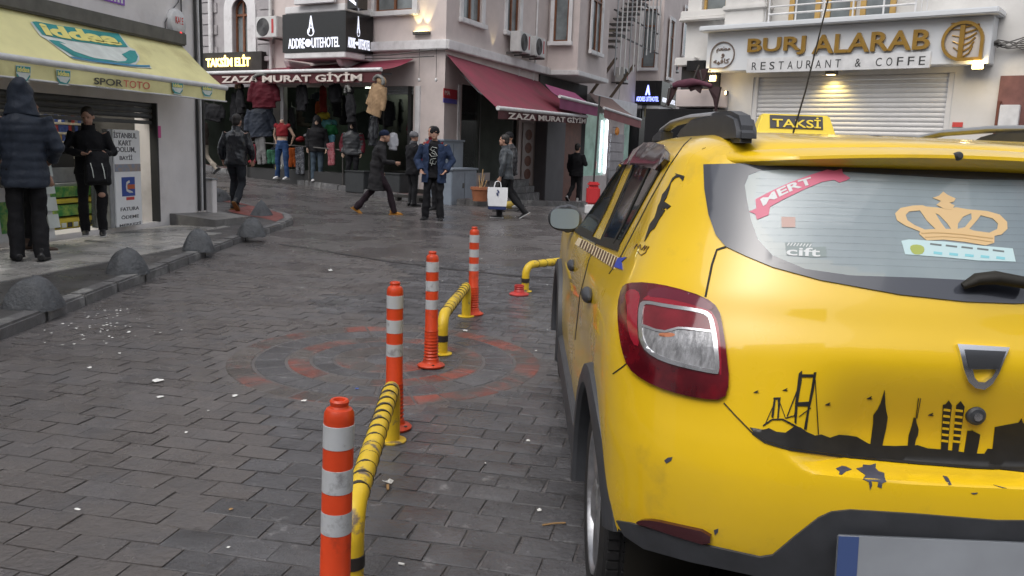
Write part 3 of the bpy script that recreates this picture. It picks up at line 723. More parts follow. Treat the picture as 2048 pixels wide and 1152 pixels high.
# stones of the corner pier
qm = MB().box(-.34, .34, -.035, -.002, .012, .308).mesh('stone_block', m_stone, bevel=.012); qs_ = MB().box(-.24, .24, -.035, -.002, .012, .308).mesh('stone_block', m_stone, bevel=.012)
zq = FZ.px(520, 112).z; xq = FZ.px(532, 60).x
for i in range(14):
    o = link('stone_block', qm if i % 2 else qs_, stone); o.matrix_local = T(xq, 0, zq+.32*i)
for i in range(14):
    o = link('stone_block', qs_ if i % 2 else qm, stone); o.matrix_local = T(ax0-1.0-(.1 if i % 2 else 0), 0, zq+.32*i)
MB().box(-17, xs1-.02, -.12, .0, zq-.16, zq-.02).build('string_course', m_stone, stone, bevel=.015)
for u, r_ in ((421, .07), (541, .05)):
    x = FZ.px(u, 40, -.1).x; MB().tube([(x, -.1, zq-.4), (x, -.1, HTOP)], r_, 10).build('drainpipe', m_ac if u > 500 else m_trim, stone, smooth=.9)
# lit sign of the next house
a, b = FZ.px(412, 137, -.25), FZ.px(497, 110, -.25)
ts = thing('lit_shop_sign', FZ, a.x, -.25, a.z, 'dark shop sign with glowing yellow letters left of the maroon awning', 'sign')
MB().box(-.8, b.x-a.x+.5, .03, .25, -.18, b.z-a.z+.10).build('board', m_dark, ts)
m_glowy = mat('glow_letters', (1.0, .72, .22), emit=2.6)
fit_text('TAKSİM ELİT', m_glowy, 0, b.x-a.x+.05, .04, b.z-a.z+.02, .02, ts, .02, .03)
# hotel sign boxes round the bay
def hotel_sign(fr, Mt, w, d, h, label, lit=m_signw, x0=0.0):
    t = empty('hotel_sign', Mt, label, 'sign', 'black hotel signs wrapped round the bays')
    MB().box(-.02, w+.02, -.06, 0, 0, h).build('panel', m_sblack, t); MB().box(w+.022, w+.08, -.06, d, 0, h).build('panel', m_sblack, t)
    MB().box(-.08, -.022, -.06, d, 0, h).build('panel', m_sblack, t)
    def logo(Mx, ww):
        fit_text('ADDRE', lit, .07*ww, .355*ww, h*.10, h*.36, -.003, t, .012, .01, M=Mx); fit_text('UITEHOTEL', lit, .475*ww, .94*ww, h*.10, h*.36, -.003, t, .012, .01, M=Mx)
        m = MB(); m.lathe([(.0, 0), (.048*ww, 0), (.048*ww, .02), (0, .02)], 20, Mx @ T(.415*ww, -.003, h*.23) @ RX(R(90)), cap=False)
        m.prism([(.42*ww, h*.50), (.435*ww, h*.50), (.465*ww, h*.80), (.50*ww, h*.50), (.515*ww, h*.50), (.47*ww, h*.93), (.46*ww, h*.93)], -.02, -.003, 'y', Mx)
        q = [(.465*ww+.06*ww*math.cos(a), h*.52+.09*h*math.sin(a)*1.3) for a in [2*math.pi*i/18 for i in range(18)]]; q2 = [(.465*ww+.045*ww*math.cos(a), h*.52+.07*h*math.sin(a)*1.3) for a in [2*math.pi*i/18 for i in range(18)]]
        for i in range(18):
            j = (i+1) % 18; m.add([(q[i][0], -.02, q[i][1]), (q[j][0], -.02, q[j][1]), (q2[j][0], -.02, q2[j][1]), (q2[i][0], -.02, q2[i][1])], [(0, 1, 2, 3)], Mx)
        m.build('logo', lit, t)
    logo(T(0, -.06, 0), w)
    logo(T(w+.08, -.05, 0) @ RZ(R(90)), d*.98)
    return t
hotel_sign(FZ, FZ.M @ T(bxl, -K-.004, bzb+.003), bxr-bxl, K-.05, bzt-bzb, 'black hotel sign box wrapped round the bay above the maroon awning')
# hanging sign above it
p = FZ.px(698, 18, -K-.3)
hs_ = thing('blade_sign', FZ, p.x, -K-.35, p.z, 'black upright blade sign with white letters at the top edge beside the bay', 'sign')
MB().box(-.01, .34, 0, .35, 0, 1.8).build('box', m_sblack, hs_); fit_text('ADDRES', m_signw, 0, 1.6, 0, .22, -.003, hs_, .01, .03, M=T(.28, 0, .06) @ RY(R(-90)))
# ------------------------------------------------ right street side
RXE = 60.0
W1 = W(FR, 924, -90, 963, 42); W2 = W(FR, 1012, -60, 1038, 66)
zc_r = FR.px(960, 123).z; cz = ZC
door_u = FR.px(1064, 330).x
holes = [(W1[0], W1[1], W1[2], W1[2]+2.3), (W2[0], W2[1], W2[2], W2[2]+2.3)]
sx0_, sx1_ = FR.px(921, 300).x, FR.px(1036, 300).x
szb = FR.px(990, 345).z
holes.append((sx0_, sx1_, szb, ZC-.75))
dxa, dxb = FR.px(1041, 330).x, FR.px(1079, 330).x
g1a, g1b = FR.px(1150, 300).x, FR.px(1213, 300).x; g2a, g2b = FR.px(1247, 280).x, FR.px(1282, 280).x
gzb = FR.px(1180, 352).z
holes += [(g1a, g1b, gzb, ZC-.9), (g2a, g2b, gzb, ZC-.9)]
q = wall_holes(0, RXE, -3, HTOP, holes); q.v = [tuple(Mr @ Vector(p)) for p in q.v]; merged(q, 'side_wall', m_pink, hotel)
for h_ in holes[:2]: add_window(FR, *h_, hotel, Mr)
m = MB(); m.box(-.14, 7.05, -.16, .0, ZC, ZC+.24, Mr); m.build('cornice', m_trim, hotel, bevel=.02)
def corner_roof():
    m = MB(); m.quad(tuple(Vector((-17, 0, HTOP))), (0, 0, HTOP), tuple(Mr @ Vector((RXE, 0, HTOP))), tuple(Mr @ Vector((RXE, 12, HTOP)))); return m
corner_roof().build('roof', m_stone, hotel)
# bays on the right street
def side_bay(t0, ln, zb, label_sign=None, wins=True):
    Mb = Mr @ T(t0, 0, 0); m = MB(); m.box(0, ln, -K, -.002, zb, HTOP, Mb); m.build('bay', m_pink, hotel)
    m = MB(); m.box(-.07, ln+.07, -K-.07, -.003, zb-.16, zb, Mb); m.build('bay_cornice', m_trim, hotel, bevel=.02)
bt0 = 7.1; bln = 3.2; bzr = FR.px(1074, 135).z
side_bay(bt0, bln, bzr)
# windows on the bay: cheek towards the square, then the outer face
CH = Frame((FR.M @ Vector((bt0-.002, -K, 0)))[:2], R(67-90)); 
def cheek(t0): return Frame((FR.M @ Vector((t0-.003, 0, 0)))[:2], R(67-90))
c1 = cheek(bt0); wc = W(c1, 1087, -60, 1121, 84); add_window(c1, .22, .72, wc[2], wc[2]+2.3, hotel, FZ.Mi @ c1.M, y=-.09, surround=.12, mull=0, deep=.045)
wo_ = W(FR, 1152, -60, 1177, 96, -K); add_window(FR, bt0+.95, bt0+2.0, wo_[2], wo_[2]+2.3, hotel, Mr, y=-K-.09, surround=.14, deep=.045)
bt1 = 18.2; b2zb = FR.px(1292, 205, -K).z
side_bay(bt1, 3.0, b2zb)
c2 = cheek(bt1); wq = W(c2, 1256, 30, 1284, 136); add_window(c2, .20, .80, wq[2], wq[2]+2.5, hotel, FZ.Mi @ c2.M, y=-.09, surround=.12, mull=0, deep=.045)
wq = W(FR, 1302, 40, 1324, 148, -K); add_window(FR, bt1+.9, bt1+1.7, wq[2], wq[2]+2.5, hotel, Mr, y=-K-.09, surround=.14, mull=0, deep=.045)
sh_z = FR.px(1292, 153, -K).z - b2zb
m2 = empty('hotel_sign', c2.M @ T(.0, -.10, b2zb+.02), 'smaller far black hotel sign with blue and white lettering on the second bay', 'sign', 'black hotel signs wrapped round the bays')
m_sblue = mat('sign_letter_blue', (.25, .30, 1.0), .4, emit=2.4)
MB().box(-.0, K+.10, -.02, .05, 0, sh_z).build('panel', m_sblack, m2); MB().box(K+.10, K+.14, -.02, 3.0, 0, sh_z).build('panel', m_sblack, m2)
def small_logo(Mx, ww, lit, txt):
    fit_text(txt, lit, .06*ww, .94*ww, sh_z*.14, sh_z*.34, -.003, m2, .01, .015, M=Mx)
    MB().prism([(.40*ww, sh_z*.40), (.46*ww, sh_z*.40), (.50*ww, sh_z*.55), (.54*ww, sh_z*.40), (.60*ww, sh_z*.40), (.52*ww, sh_z*.82), (.48*ww, sh_z*.82)], -.014, -.003, 'y', Mx).build('logo', lit, m2)
small_logo(T(0, -.02, 0), K+.1, m_sblue, 'ADDRES UITEHOTEL'); small_logo(T(K+.142, 0, 0) @ RZ(R(90)), 2.9, m_signw, 'ADDRES UITEHOTEL')
# dark shop front under the second bay and beyond
m = MB(); m.box(17.3, 30, -.5, -.05, -3, b2zb-.2, Mr); m.build('dark_shopfront', m_sblack, hotel)
MB().box(11.2, 17.3, -.35, -.004, ZC-.95, ZC-.30, Mr).build('fascia', m_trim, hotel, bevel=.02)
fa = thing('fascia_sign', FR, 17.6, -.52, FR.px(1310, 240, -.5).z, 'dim gold marks on the black shop front under the second bay', 'sign')
MB().box(-.1, 4.2, -.02, .019, -.1, .62).build('board', m_sblack, fa); [MB().box(.25+.36*k, .42+.36*k, -.035, -.021, .05, .45-.06*(k % 3)).build('print', mat('dim_gold', (.16, .13, .05), .5), fa) for k in range(9)]
MB().box(6.4, 11.2, -.06, -.003, -1, bzr-.19, Mr).build('dark_fascia', m_dark, hotel)
for u in (1352, 1378):
    x = FR.px(u, 60, -.06).x; MB().tube([(x, -.06, 3), (x, -.06, HTOP)], .05, 8, M=Mr).build('drainpipe', m_rust, hotel, smooth=.9)
wf = W(FR, 1361, 40, 1372, 112); add_window(FR, wf[0], min(wf[1], wf[0]+1.6), wf[2], wf[2]+2.4, hotel, Mr, y=-.09, surround=.14, mull=0, deep=.045)
# fire escape between the bays
fe = thing('fire_escape', FR, 11.0, -.05, 0, 'grey iron fire escape with bars hanging beside the hotel bay', 'fire escape')
zb_ = FR.px(1235, 130, -.9).z
for i in range(11):
    x = .1+.62*i; zz = zb_+.02-.0*i + (.9*i/11 if i > 5 else 0)
    MB().tube([(x, -1.05, zz-.5+.09*i), (x, -1.05, HTOP)], .028, 6).build('bar', m_ac if i % 3 else m_alu, fe, smooth=.9)
for i in range(5): MB().box(-.1, 6.6, -1.02, -.95, zb_+1.0+.8*i, zb_+1.04+.8*i).build('rail', m_rust, fe)
for i in range(12): MB().box(.1+.5*i, .65+.5*i, -.95, -.1, zb_+.55+.27*i, zb_+.60+.27*i).build('step', m_rust, fe)
for x in (.3, 2.8): MB().tube([(x, -.05, zb_-1.2), (x+.1, -1.0, zb_+.2)], .06, 6).build('bracket', mat('bracket_brown', (.11, .08, .055), .6), fe, smooth=.9)
# shop windows and front on the right street
back = MB(); back.box(sx0_-.3, sx1_+.3, 2.2, 2.25, szb-.3, ZC, Mr); back.box(sx0_, sx1_, .3, 2.2, szb-.05, szb-.02, Mr); back.build('shop_interior', m_dark, hotel)
m_shopglass = mat('shop_glass', (.05, .06, .06), .05, alpha=.42, spec=.6)
MB().box(sx0_, sx1_, .10, .115, szb, ZC-.75, Mr).build('shop_window', m_shopglass, hotel)
for k in range(4):
    x = sx0_+(sx1_-sx0_)*k/3; m = MB(); m.box(x-.03, x+.03, .07, .15, szb, ZC-.75, Mr); m.build('window_bar', m_trim if k == 0 else m_rust, hotel)
for i in range(6):
    x = sx0_+.25+.28*i; t_ = thing('hanging_coat', FR, x, .6, szb+.25, 'dark coat on a hanger behind the shop glass by the grey cabinet', 'coat', 'dark coats behind the side window')
    MB().tube([(0, 0, .05), (0, 0, .9), (0, 0, 1.35), (0, 0, 1.45)], [.17, .16, .15, .04], 10, ry=[.09, .09, .07, .03], upv=(1, 0, 0)).build('coat', [m_pblack, m_dark, mat('coat_grey', (.05, .055, .06), .8)][i % 3], t_, smooth=.9)
for i in range(3): MB().box(sx0_+1.2, dxa-.05, -.34-.18*i, -.003-.0*i, -1.5, szb-.12-.19*i-.1, Mr).build('shop_step', m_kerb, hotel, bevel=.012)
# posters strip, column, brown frame, glazed window, stone pier
m_poster = mat('food_poster', (.48, .40, .36), .5, col2=(.16, .05, .02), c2s=2.6, c2t=.50, c2w=.05)
zt_p = FR.px(1052, 246, -.05).z; zb_p = FR.px(1052, 388, -.05).z
ps = thing('menu_poster', FR, dxa, -.03, zb_p, 'tall narrow poster strip with brown food pictures beside the grey column', 'poster')
pw_ = FR.px(1063, 330).x-dxa
MB().box(0, pw_, -.02, .02, 0, zt_p-zb_p).build('panel', mat('poster_pale', (.36, .31, .29), .5, var=.2, vs=4), ps)
for k in range(5):
    z = (zt_p-zb_p)*(.10+.185*k); MB().lathe([(.0, 0), (.17, 0), (.17, .006), (0, .008)], 16, T(pw_*.5, -.021, z) @ RX(R(90)) @ Matrix.Diagonal((min(1.6, pw_/.36), 1, 1, 1)), cap=False).build('food_picture', mat('food_brown', (.14, .05, .025), .5, var=.5, vs=9), ps, merge=True)
MB().box(dxa+pw_+.1, dxb, -.04, -.003, -1.5, ZC-1.1, Mr).build('door_panel', mat('beige_panel', (.30, .26, .23), .7, var=.2, vs=2), hotel)
ca_, cb_ = FR.px(1083, 330, -.3).x, FR.px(1120, 330, -.3).x
MB().box(ca_, cb_, -.45, -.003, -1.6, ZC-1.0, Mr).build('column', mat('column_grey', (.10, .095, .10), .6, var=.15, vs=2), hotel, bevel=.02)
MB().box(cb_+.1, FR.px(1149, 330).x, -.20, -.003, -1.6, ZC-1.0, Mr).build('brown_frame', mat('frame_red_brown', (.14, .045, .025), .5, var=.3, vs=5), hotel, bevel=.015)
m_litglass = mat('lit_shop_glass', (.20, .30, .26), .12, emit=.28, var=.35, vs=1.4)
for (a, b, un) in ((g1a, g1b, 1), (g2a, g2b, 2)):
    MB().box(a, b, .12, .14, gzb, ZC-.9, Mr).build('shop_window', m_litglass, hotel)
    MB().box(b-.10, b-.05, -.03, .05, gzb+.1, ZC-1.15, Mr).build('light_strip', m_led, hotel)
    MB().box(a+.0, a+.08, .02, .11, gzb, ZC-.9, Mr).build('window_bar', m_rust, hotel)
for k in range(9):
    MB().box(g1b+.25, g2a-.15, -.09, -.003, -1.3+.38*k+.012, -.92+.38*k, Mr).build('stone_block', m_stone, hotel, bevel=.02)
t_ = thing('red_lantern', FR, FR.px(1232, 262, -.15).x, -.2, FR.px(1232, 270, -.15).z, 'small orange lantern on the stone pier between the lit windows', 'lamp'); MB().ell((0, 0, .15), (.12, .1, .17)).build('shade', mat('lantern_orange', (.6, .22, .04), .5), t_, smooth=.9); MB().box(-.02, .02, 0, .2, .30, .33).build('bracket', m_rust, t_)
for i, (u, v, c_) in enumerate(((1160, 268, (.35, .42, .42)), (1196, 330, (.6, .05, .04)))):
    p = FR.px(u, v, -.0); t_ = thing('window_print', FR, p.x, .11, p.z-.5, ['pale blouse print on the lit shop window', 'small red heart print low on the lit shop window'][i], 'print')
    MB().ell((0, 0, .5), (.55-.38*i, .015, .62-.42*i)).build('print', mat('window_print_%s' % 'ab'[i], c_, .5), t_, smooth=.9)
# street name plates on the corner
p0 = FR.px(885, 205); 
nm = thing('street_name_plate', FR, p0.x+.02, -.003, p0.z, 'red and blue street name plates on the pinkish corner pier', 'sign')
pw2 = FR.px(912, 205).x-p0.x
MB().box(0, pw2, -.02, 0, .12, .36).build('red_plate', mat('plate_red', (.40, .03, .04), .45), nm); MB().box(0, pw2, -.02, 0, 0, .115).build('blue_plate', mat('plate_blue', (.10, .09, .35), .45), nm)
fit_text('MA', m_pwhite, .05, pw2*.45, .20, .31, -.021, nm, .002)
MB().box(-.10, .02, -.03, .02, -1, ZC-.8, Mr @ T(FR.px(916, 300).x, 0, 0)).build('corner_strip', m_trim, hotel)
# grey-blue electric cabinets
m_cab = mat('cabinet_blue_grey', (.23, .27, .32), .5, var=.15, vs=3, col2=(.13, .13, .13), c2s=2.5, c2t=.70)
def cab_at(u0, u1, v0, v1, y, d, lab):
    pl_ = on_ground((u0+u1)/2, v1, .1); a = FR.px(u0, v1, y); b = FR.px(u1, v0, y); c = FR.px(u1, v1, y)
    zb0 = min(a.z, c.z)
    t_ = thing('electric_cabinet', FR, a.x, y, zb0, lab, 'cabinet', 'grey blue electric cabinets by the side window'); w_ = c.x-a.x; h_ = b.z-zb0
    MB().box(0, w_, 0, d, -.15, h_).build('box', m_cab, t_, bevel=.015); MB().box(-.03, w_+.03, -.03, d, h_, h_+.05).build('lid', m_cab, t_, bevel=.01)
    MB().box(w_*.5-.006, w_*.5+.006, -.004, -.0005, 0, h_-.05).build('door_gap', m_pblack, t_); MB().box(w_*.42, w_*.46, -.02, -.0005, h_*.45, h_*.6).build('handle', m_rust, t_)
    return t_
cab_at(884, 924, 284, 402, -.55, .5, 'taller blue grey cabinet against the corner pier'); cab_at(903, 952, 340, 402, -1.0, .42, 'lower blue grey cabinet in front with a torn sticker')
# uplights washing the walls
def uplight(fr, u, v, y, w_, lab, e):
    p = fr.px(u, v, y); t_ = thing('wall_light', fr, p.x, y, p.z, lab, 'wall light', 'uplights on the hotel wall')
    MB().box(-w_/2, w_/2, -.12, -.002, -.05, .03).build('housing', m_rust, t_, bevel=.01); MB().box(-w_/2+.03, w_/2-.03, -.10, -.03, .031, .036).build('lamp', m_bulb, t_)
    for dx in ((-w_*.28, w_*.28) if w_ > .3 else (0,)):
        s_ = spot(fr.M @ T(p.x+dx, y-.15, p.z+.02) @ RX(R(180)) @ RX(R(-10)), e, (1, .84, .42), R(50), .35, .02)
uplight(FZ, 846, 66, 0, .5, 'wide uplight glowing on the wall left of the hotel corner', 17); uplight(FR, 985, 109, 0, .28, 'narrow uplight throwing a yellow streak right of the hotel corner', 26)
uplight(FR, 1197, 150, 0, .3, 'uplight behind the iron bracket past the hotel bay', 30)
# air conditioners
def ac_unit(fr, x, z, y, lab, rz=0.0):
    t_ = thing('air_conditioner', fr, x, y, z, lab, 'air conditioner', 'outdoor air conditioner units', rz)
    MB().box(-.42, .42, -.32, 0, 0, .58).build('casing', m_ac, t_, bevel=.02)
    MB().lathe([(.0, .012), (.05, .012), (.055, .004), (.23, .004), (.24, .012), (.25, .0)], 26, T(-.12, -.322, .29) @ RX(R(90)), cap=False).build('fan_grille', m_shut, t_, smooth=.5, merge=True)
    for k in range(5): MB().lathe([(.03+.045*k, .008), (.036+.045*k, .014), (.042+.045*k, .008)], 22, T(-.12, -.322, .29) @ RX(R(90)), cap=False).build('grille_ring', m_rust, t_)
    MB().box(.22, .30, -.325, -.3205, .12, .50).build('label_strip', mat('ac_red', (.45, .05, .05), .5), t_)
    for s in (-.3, .3): MB().box(s-.02, s+.02, -.34, .18, -.05, -.002).build('bracket', m_rust, t_)
    MB().tube([(.35, -.05, .1), (.5, .05, -.1), (.5, .1, -.9)], .014, 6).build('hose', m_ac, t_, smooth=.9)
    return t_
p = FZ.px(548, 78, -.2); ac_unit(FZ, p.x, p.z, -.18, 'air conditioner beside the black hotel sign left of the bay')
p = FR.px(1036, 107, -.2); ac_unit(FR, p.x-.1, p.z, -.16, 'nearer of two air conditioners under the side windows', R(0))
p = FR.px(1066, 115, -.2); ac_unit(FR, p.x-.1, p.z, -.16, 'farther of two air conditioners under the side windows')
p = FR.px(1236, 165, -.2); ac_unit(FR, p.x, p.z, -.2, 'air conditioner low behind the fire escape')
p = FR.px(1352, 148, -.2); ac_unit(FR, 23.8, p.z, -.2, 'dark air conditioner at the far end of the hotel wall')
# cables
for pts in ([FZ.px(620, 118, -.3), FZ.px(700, 112, -.35), FZ.px(780, 110, -.3), FZ.px(865, 100, -.2)], [FZ.px(600, 112, -.3), FZ.px(690, 118, -.35), FZ.px(800, 116, -.3), FZ.px(868, 112, -.2)]):
    MB().tube(pts, .016, 6).build('cable', m_rust, hotel, smooth=.9)
x = FR.px(1071, 60).x; MB().tube([(x, -.04, ZC+.3), (x, -.04, HTOP)], .03, 6, M=Mr).build('cable', m_trim, hotel, smooth=.9)
# lamp beside the cornice
for u, v in ((872, 160), (838, 160)):
    p = FZ.px(u, v, -.15); t_ = thing('hanging_bulb', FZ, p.x, -.15, p.z, ['bulb hanging on a wire in front of the corner pier', 'bulb hanging on a wire over the shop opening'][u < 850], 'bulb', 'bulbs on wires along the shop front')
    MB().ell((0, 0, 0), (.035, .035, .05)).build('bulb', m_wmetal, t_, smooth=.9); MB().tube([(0, 0, .05), (0, 0, .9)], .006, 5).build('wire', m_pblack, t_)
# ------------------------------------------------ clothes shop interior
m_shopw = mat('shop_wall_green', (.055, .068, .055), .8, var=.4, vs=1.6)
m = MB(); L, Rr = shop[0], shop[1]
m.box(L, Rr+.6, 4.0, 4.05, -.5, shop[3]+.3); m.box(Rr+.55, Rr+.6, .3, 4, -.5, shop[3]+.3); m.box(L, Rr+.6, .3, 4, shop[3]+.25, shop[3]+.3); m.box(L-.05, L, .3, 4, -.5, shop[3]+.3)
m.build('shop_interior', m_shopw, hotel)
MB().box(L, Rr+.6, -.2, 4, -.3, .24).build('shop_floor', m_dark, hotel)
for x, y in ((Rr-.9, 1.6), (Rr-3.0, 2.2), (Rr-5.2, 1.6)):
    MB().box(x-.5, x+.5, y-.03, y+.03, shop[3]+.12, shop[3]+.17).build('tube_light', mat('tube_green_white', (.85, 1.0, .80), emit=5), hotel)
    plight(FZ.M @ Vector((x, y, shop[3]-.1)), 9, (.88, 1, .80), .2)
for i, u in enumerate((835, 566)):
    x = FZ.px(u, 260, -.02).x; MB().box(x-.07, x+.07, -.06, .10, -.4, shop[3]).build('shop_post', m_trim, hotel, bevel=.01)
xw0 = FZ.px(757, 250).x; zsh = FZ.px(790, 188).z
for k in range(7):
    m = MB(); m.tube([(xw0, .10, zsh+.03+.075*k), (Rr-.1, .10, zsh+.03+.075*k)], .02, 8, ry=.036); m.build('shutter_slat', m_alu, hotel, smooth=.9)
MB().box(Rr-.22, Rr-.12, .05, .14, -.3, shop[3]).build('door_frame', m_pblack, hotel)
# awnings ---------------------------------------------------------------------------
def slope_awning(fr, name, top, bot, vz, label, cloth_m, val_m, txt=None, tcol=None, arms=True, cat='awning'):
    """top: two points on the wall, bot: two points of the front bar, vz: valance drop (all local to fr)"""
    a = empty(name, fr.M, label, cat); A, B, C, D = [Vector(p) for p in (top[0], top[1], bot[1], bot[0])]
    m = MB(); n1, n2 = 40, 8
    for j in range(n2+1):
        for i in range(n1+1):
            s, t = i/n1, j/n2; p = (A*(1-s)+B*s)*(1-t)+(D*(1-s)+C*s)*t; p.z -= .07*math.sin(math.pi*t)*(.7+.3*math.sin(s*9)) ; m.v.append(tuple(p))
    for j in range(n2):
        for i in range(n1): m.f.append((j*(n1+1)+i, j*(n1+1)+i+1, (j+1)*(n1+1)+i+1, (j+1)*(n1+1)+i)); m.m.append(0)
    m.build('cloth', cloth_m, a, smooth=.9)
    m = MB(); n = Vector((0, -.02, 0))
    for j in range(3):
        for i in range(n1+1):
            s = i/n1; p = D*(1-s)+C*s+n; p.z -= .02+vz*j/2; p.y -= .012*math.sin(s*26+j)*(j > 0); m.v.append(tuple(p))
    for j in range(2):
        for i in range(n1): m.f.append((j*(n1+1)+i, j*(n1+1)+i+1, (j+1)*(n1+1)+i+1, (j+1)*(n1+1)+i)); m.m.append(0)
    m.build('valance', val_m, a, smooth=.9)
    MB().tube([D+Vector((0, -.02, 0)), C+Vector((0, -.02, 0))], .05, 10).build('front_bar', m_wmetal, a, smooth=.9)
    if arms:
        for s in (.12, .88):
            w0 = A*(1-s)+B*s; f0 = D*(1-s)+C*s; MB().tube([w0+Vector((0, 0, -.35)), (w0+f0)/2+Vector((-.3, 0, -.25)), f0+Vector((0, 0, -.04))], .025, 8).build('folding_arm', m_alu, a, smooth=.9)
    if txt:
        t0, t1, zo0, zo1 = tcol; d = (C-D); L_ = Vector((d.x, d.y, 0)).length; an = math.atan2(d.y, d.x)
        Mt = T(*D) @ RZ(an) @ RY(-math.atan2(d.z, L_)); fit_text(txt, m_vlet, L_*t0, L_*t1, -.02-vz*zo1, -.02-vz*zo0, -.055, a, .004, .03, M=Mt)
    return a
P1 = 1.35
zb1 = FZ.px(762, 139, -P1).z; zb0 = FZ.px(430, 146, -P1).z; xb1 = FZ.px(764, 139, -P1).x; xb0 = FZ.px(415, 146, -P1).x
zv = FZ.px(762, 139, -P1).z-FZ.px(762, 163, -P1).z
tx0 = (FZ.px(446, 150, -P1).x-xb0)/(xb1-xb0); tx1 = (FZ.px(727, 150, -P1).x-xb0)/(xb1-xb0)
xw1 = FZ.px(828, 120, -.05).x
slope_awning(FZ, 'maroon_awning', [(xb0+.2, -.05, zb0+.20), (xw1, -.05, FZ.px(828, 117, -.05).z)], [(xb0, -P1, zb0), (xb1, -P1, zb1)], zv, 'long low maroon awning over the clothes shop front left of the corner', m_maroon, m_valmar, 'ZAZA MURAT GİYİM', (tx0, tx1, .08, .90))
# the steep one on the side street
c0, c1_ = FR.px(893, 108, -.05), FR.px(1078, 163, -.05)
yb = -1.9
d0, d1 = FR.px(994, 216, -2.35), FR.px(1172, 233, -1.3)
dv = FR.px(994, 216, -2.35).z-FR.px(994, 236, -2.35).z
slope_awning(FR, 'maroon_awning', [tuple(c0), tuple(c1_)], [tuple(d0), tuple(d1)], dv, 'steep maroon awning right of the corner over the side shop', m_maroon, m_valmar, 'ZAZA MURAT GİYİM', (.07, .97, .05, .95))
e0, e1 = FR.px(1090, 168, -1.1), FR.px(1150, 186, -1.1); f0, f1 = FR.px(1118, 193, -1.6), FR.px(1196, 212, -1.6)
m_pinkaw = mat('awning_pink', (.24, .04, .12), .7, var=.15, vs=2); m_brnaw = mat('awning_brown', (.22, .145, .125), .75, var=.15, vs=2)
slope_awning(FR, 'pink_awning', [tuple(e0), tuple(e1)], [tuple(f0), tuple(f1)], .32, 'small pink awning beyond the steep maroon one', m_pinkaw, m_pinkaw, arms=False)
g0_, g1_ = FR.px(1176, 185, -.3), FR.px(1222, 196, -.3); h0, h1 = FR.px(1207, 216, -1.5), FR.px(1281, 240, -1.5)
slope_awning(FR, 'brown_awning', [tuple(g0_), tuple(g1_)], [tuple(h0), tuple(h1)], .30, 'faded brown awning beyond the pink one', m_brnaw, mat('awning_rose', (.24, .09, .09), .75, var=.15, vs=2), arms=False)
# ------------------------------------------------ kerb and pavement along the hotel
hw = empty('shop_pavement', kind='structure')
hk = [(-16, 33), (-9.2, 25.8), (-7.4, 24.4), (-5.2, 22.75), (-3.6, 21.55), (-2.3, 20.75), (-1.2, 20.55), (-.2, 20.75), (.8, 21.5), (2.0, 24.0), (3.5, 27.6), (6.6, 34.6), (11, 45)]
hkr = resample(hk, .5)
def wall_pt(p):
    q = FZ.Mi @ Vector((p.x, p.y, 0)); r_ = FR.Mi @ Vector((p.x, p.y, 0))
    if q.x < 0: e = FZ.M @ Vector((q.x, .3, 0))
    elif r_.x > 0: e = FR.M @ Vector((r_.x, .3, 0))
    else: e = Vector((CN[0]+.1, CN[1]+.3, 0))
    return (e.x, e.y)
m = MB(); strip(m, [(p.x, p.y) for p in hkr], [wall_pt(p) for p in hkr], .125); m.build('pavement_surface', mat('reddish_pavement', (.13, .075, .07), .42, var=.25, vs=3, bump=.2, bs=50, rvar=.12, col2=(.09, .08, .08), c2s=1.6), hw, smooth=.7)
kk = resample(hk, .7)
for a, b in zip(kk, kk[1:]):
    d = (b-a).length; an = math.atan2(b.y-a.y, b.x-a.x); z0 = g(a.x, a.y); z1 = g(b.x, b.y)
    o = MB().box(.004, d-.004, -.02, .14, -.2, .132).build('kerb_stone', m_kerb, hw, bevel=.018); o.matrix_local = T(a.x, a.y, z0) @ RZ(an) @ RY(-math.atan2(z1-z0, d))
# ------------------------------------------------------------------ restaurant building on the right
m_cream = mat('cream_render', (.60, .585, .56), .7, var=.07, vs=1.8, col2=(.47, .455, .43), c2s=1.2, c2t=.64, c2w=.16, bump=.05, bs=40)
m_swhite = mat('sign_white_panel', (.60, .62, .64), .35, var=.04, vs=2)
m_goldl = mat('gold_letter', (.38, .225, .05), .3, metal=.55, var=.15, vs=6)
m_golds = mat('gold_side', (.22, .12, .03), .4, metal=.4)
m_wshut = mat('shutter_white', (.62, .61, .60), .5, var=.06, vs=3)
m_ochre = mat('window_ochre', (.46, .29, .09), .5, var=.15, vs=6)
FB = Frame((6.6, 16.5), math.atan2(-.643, .766))
burj = empty('restaurant_building', FB.M, 'white restaurant building with a closed roller shutter and a balcony above its sign', 'building')
bl = FB.px(1373, 60).x; br = 9.0
sxa, sxb = FB.px(1504, 200).x, FB.px(1904, 200).x; szt = FB.px(1700, 150).z
WB1 = W(FB, 1405, -80, 1452, 22); 
wz0 = FB.px(1700, 40, .9).z
merged(wall_holes(bl, br, -1, 11, [(sxa, sxb, -1, szt), (WB1[0], WB1[1], WB1[2], WB1[3])], .22), 'wall', m_cream, burj)
MB().quad((bl, 0, -1), (bl, 9, -1), (bl, 9, 11), (bl, 0, 11)).build('side_wall', m_cream, burj)
MB().quad((bl, 0, 11), (br, 0, 11), (br, 9, 11), (bl, 9, 11)).build('roof', m_cream, burj)
add_window(FB, *WB1, burj, Matrix(), wood=m_ochre, trim=m_cream, sill=True, surround=.08, mull=0)
n = int((szt+.3)/.088)
for k in range(n):
    z = szt-.044-.088*k
    if z < -.1: break
    MB().tube([(sxa+.02, .085, z), (sxb-.02, .085, z)], .020, 8, ry=.0425, upv=(0, 1, 0)).build('shutter_slat', m_wshut, burj, smooth=.9)
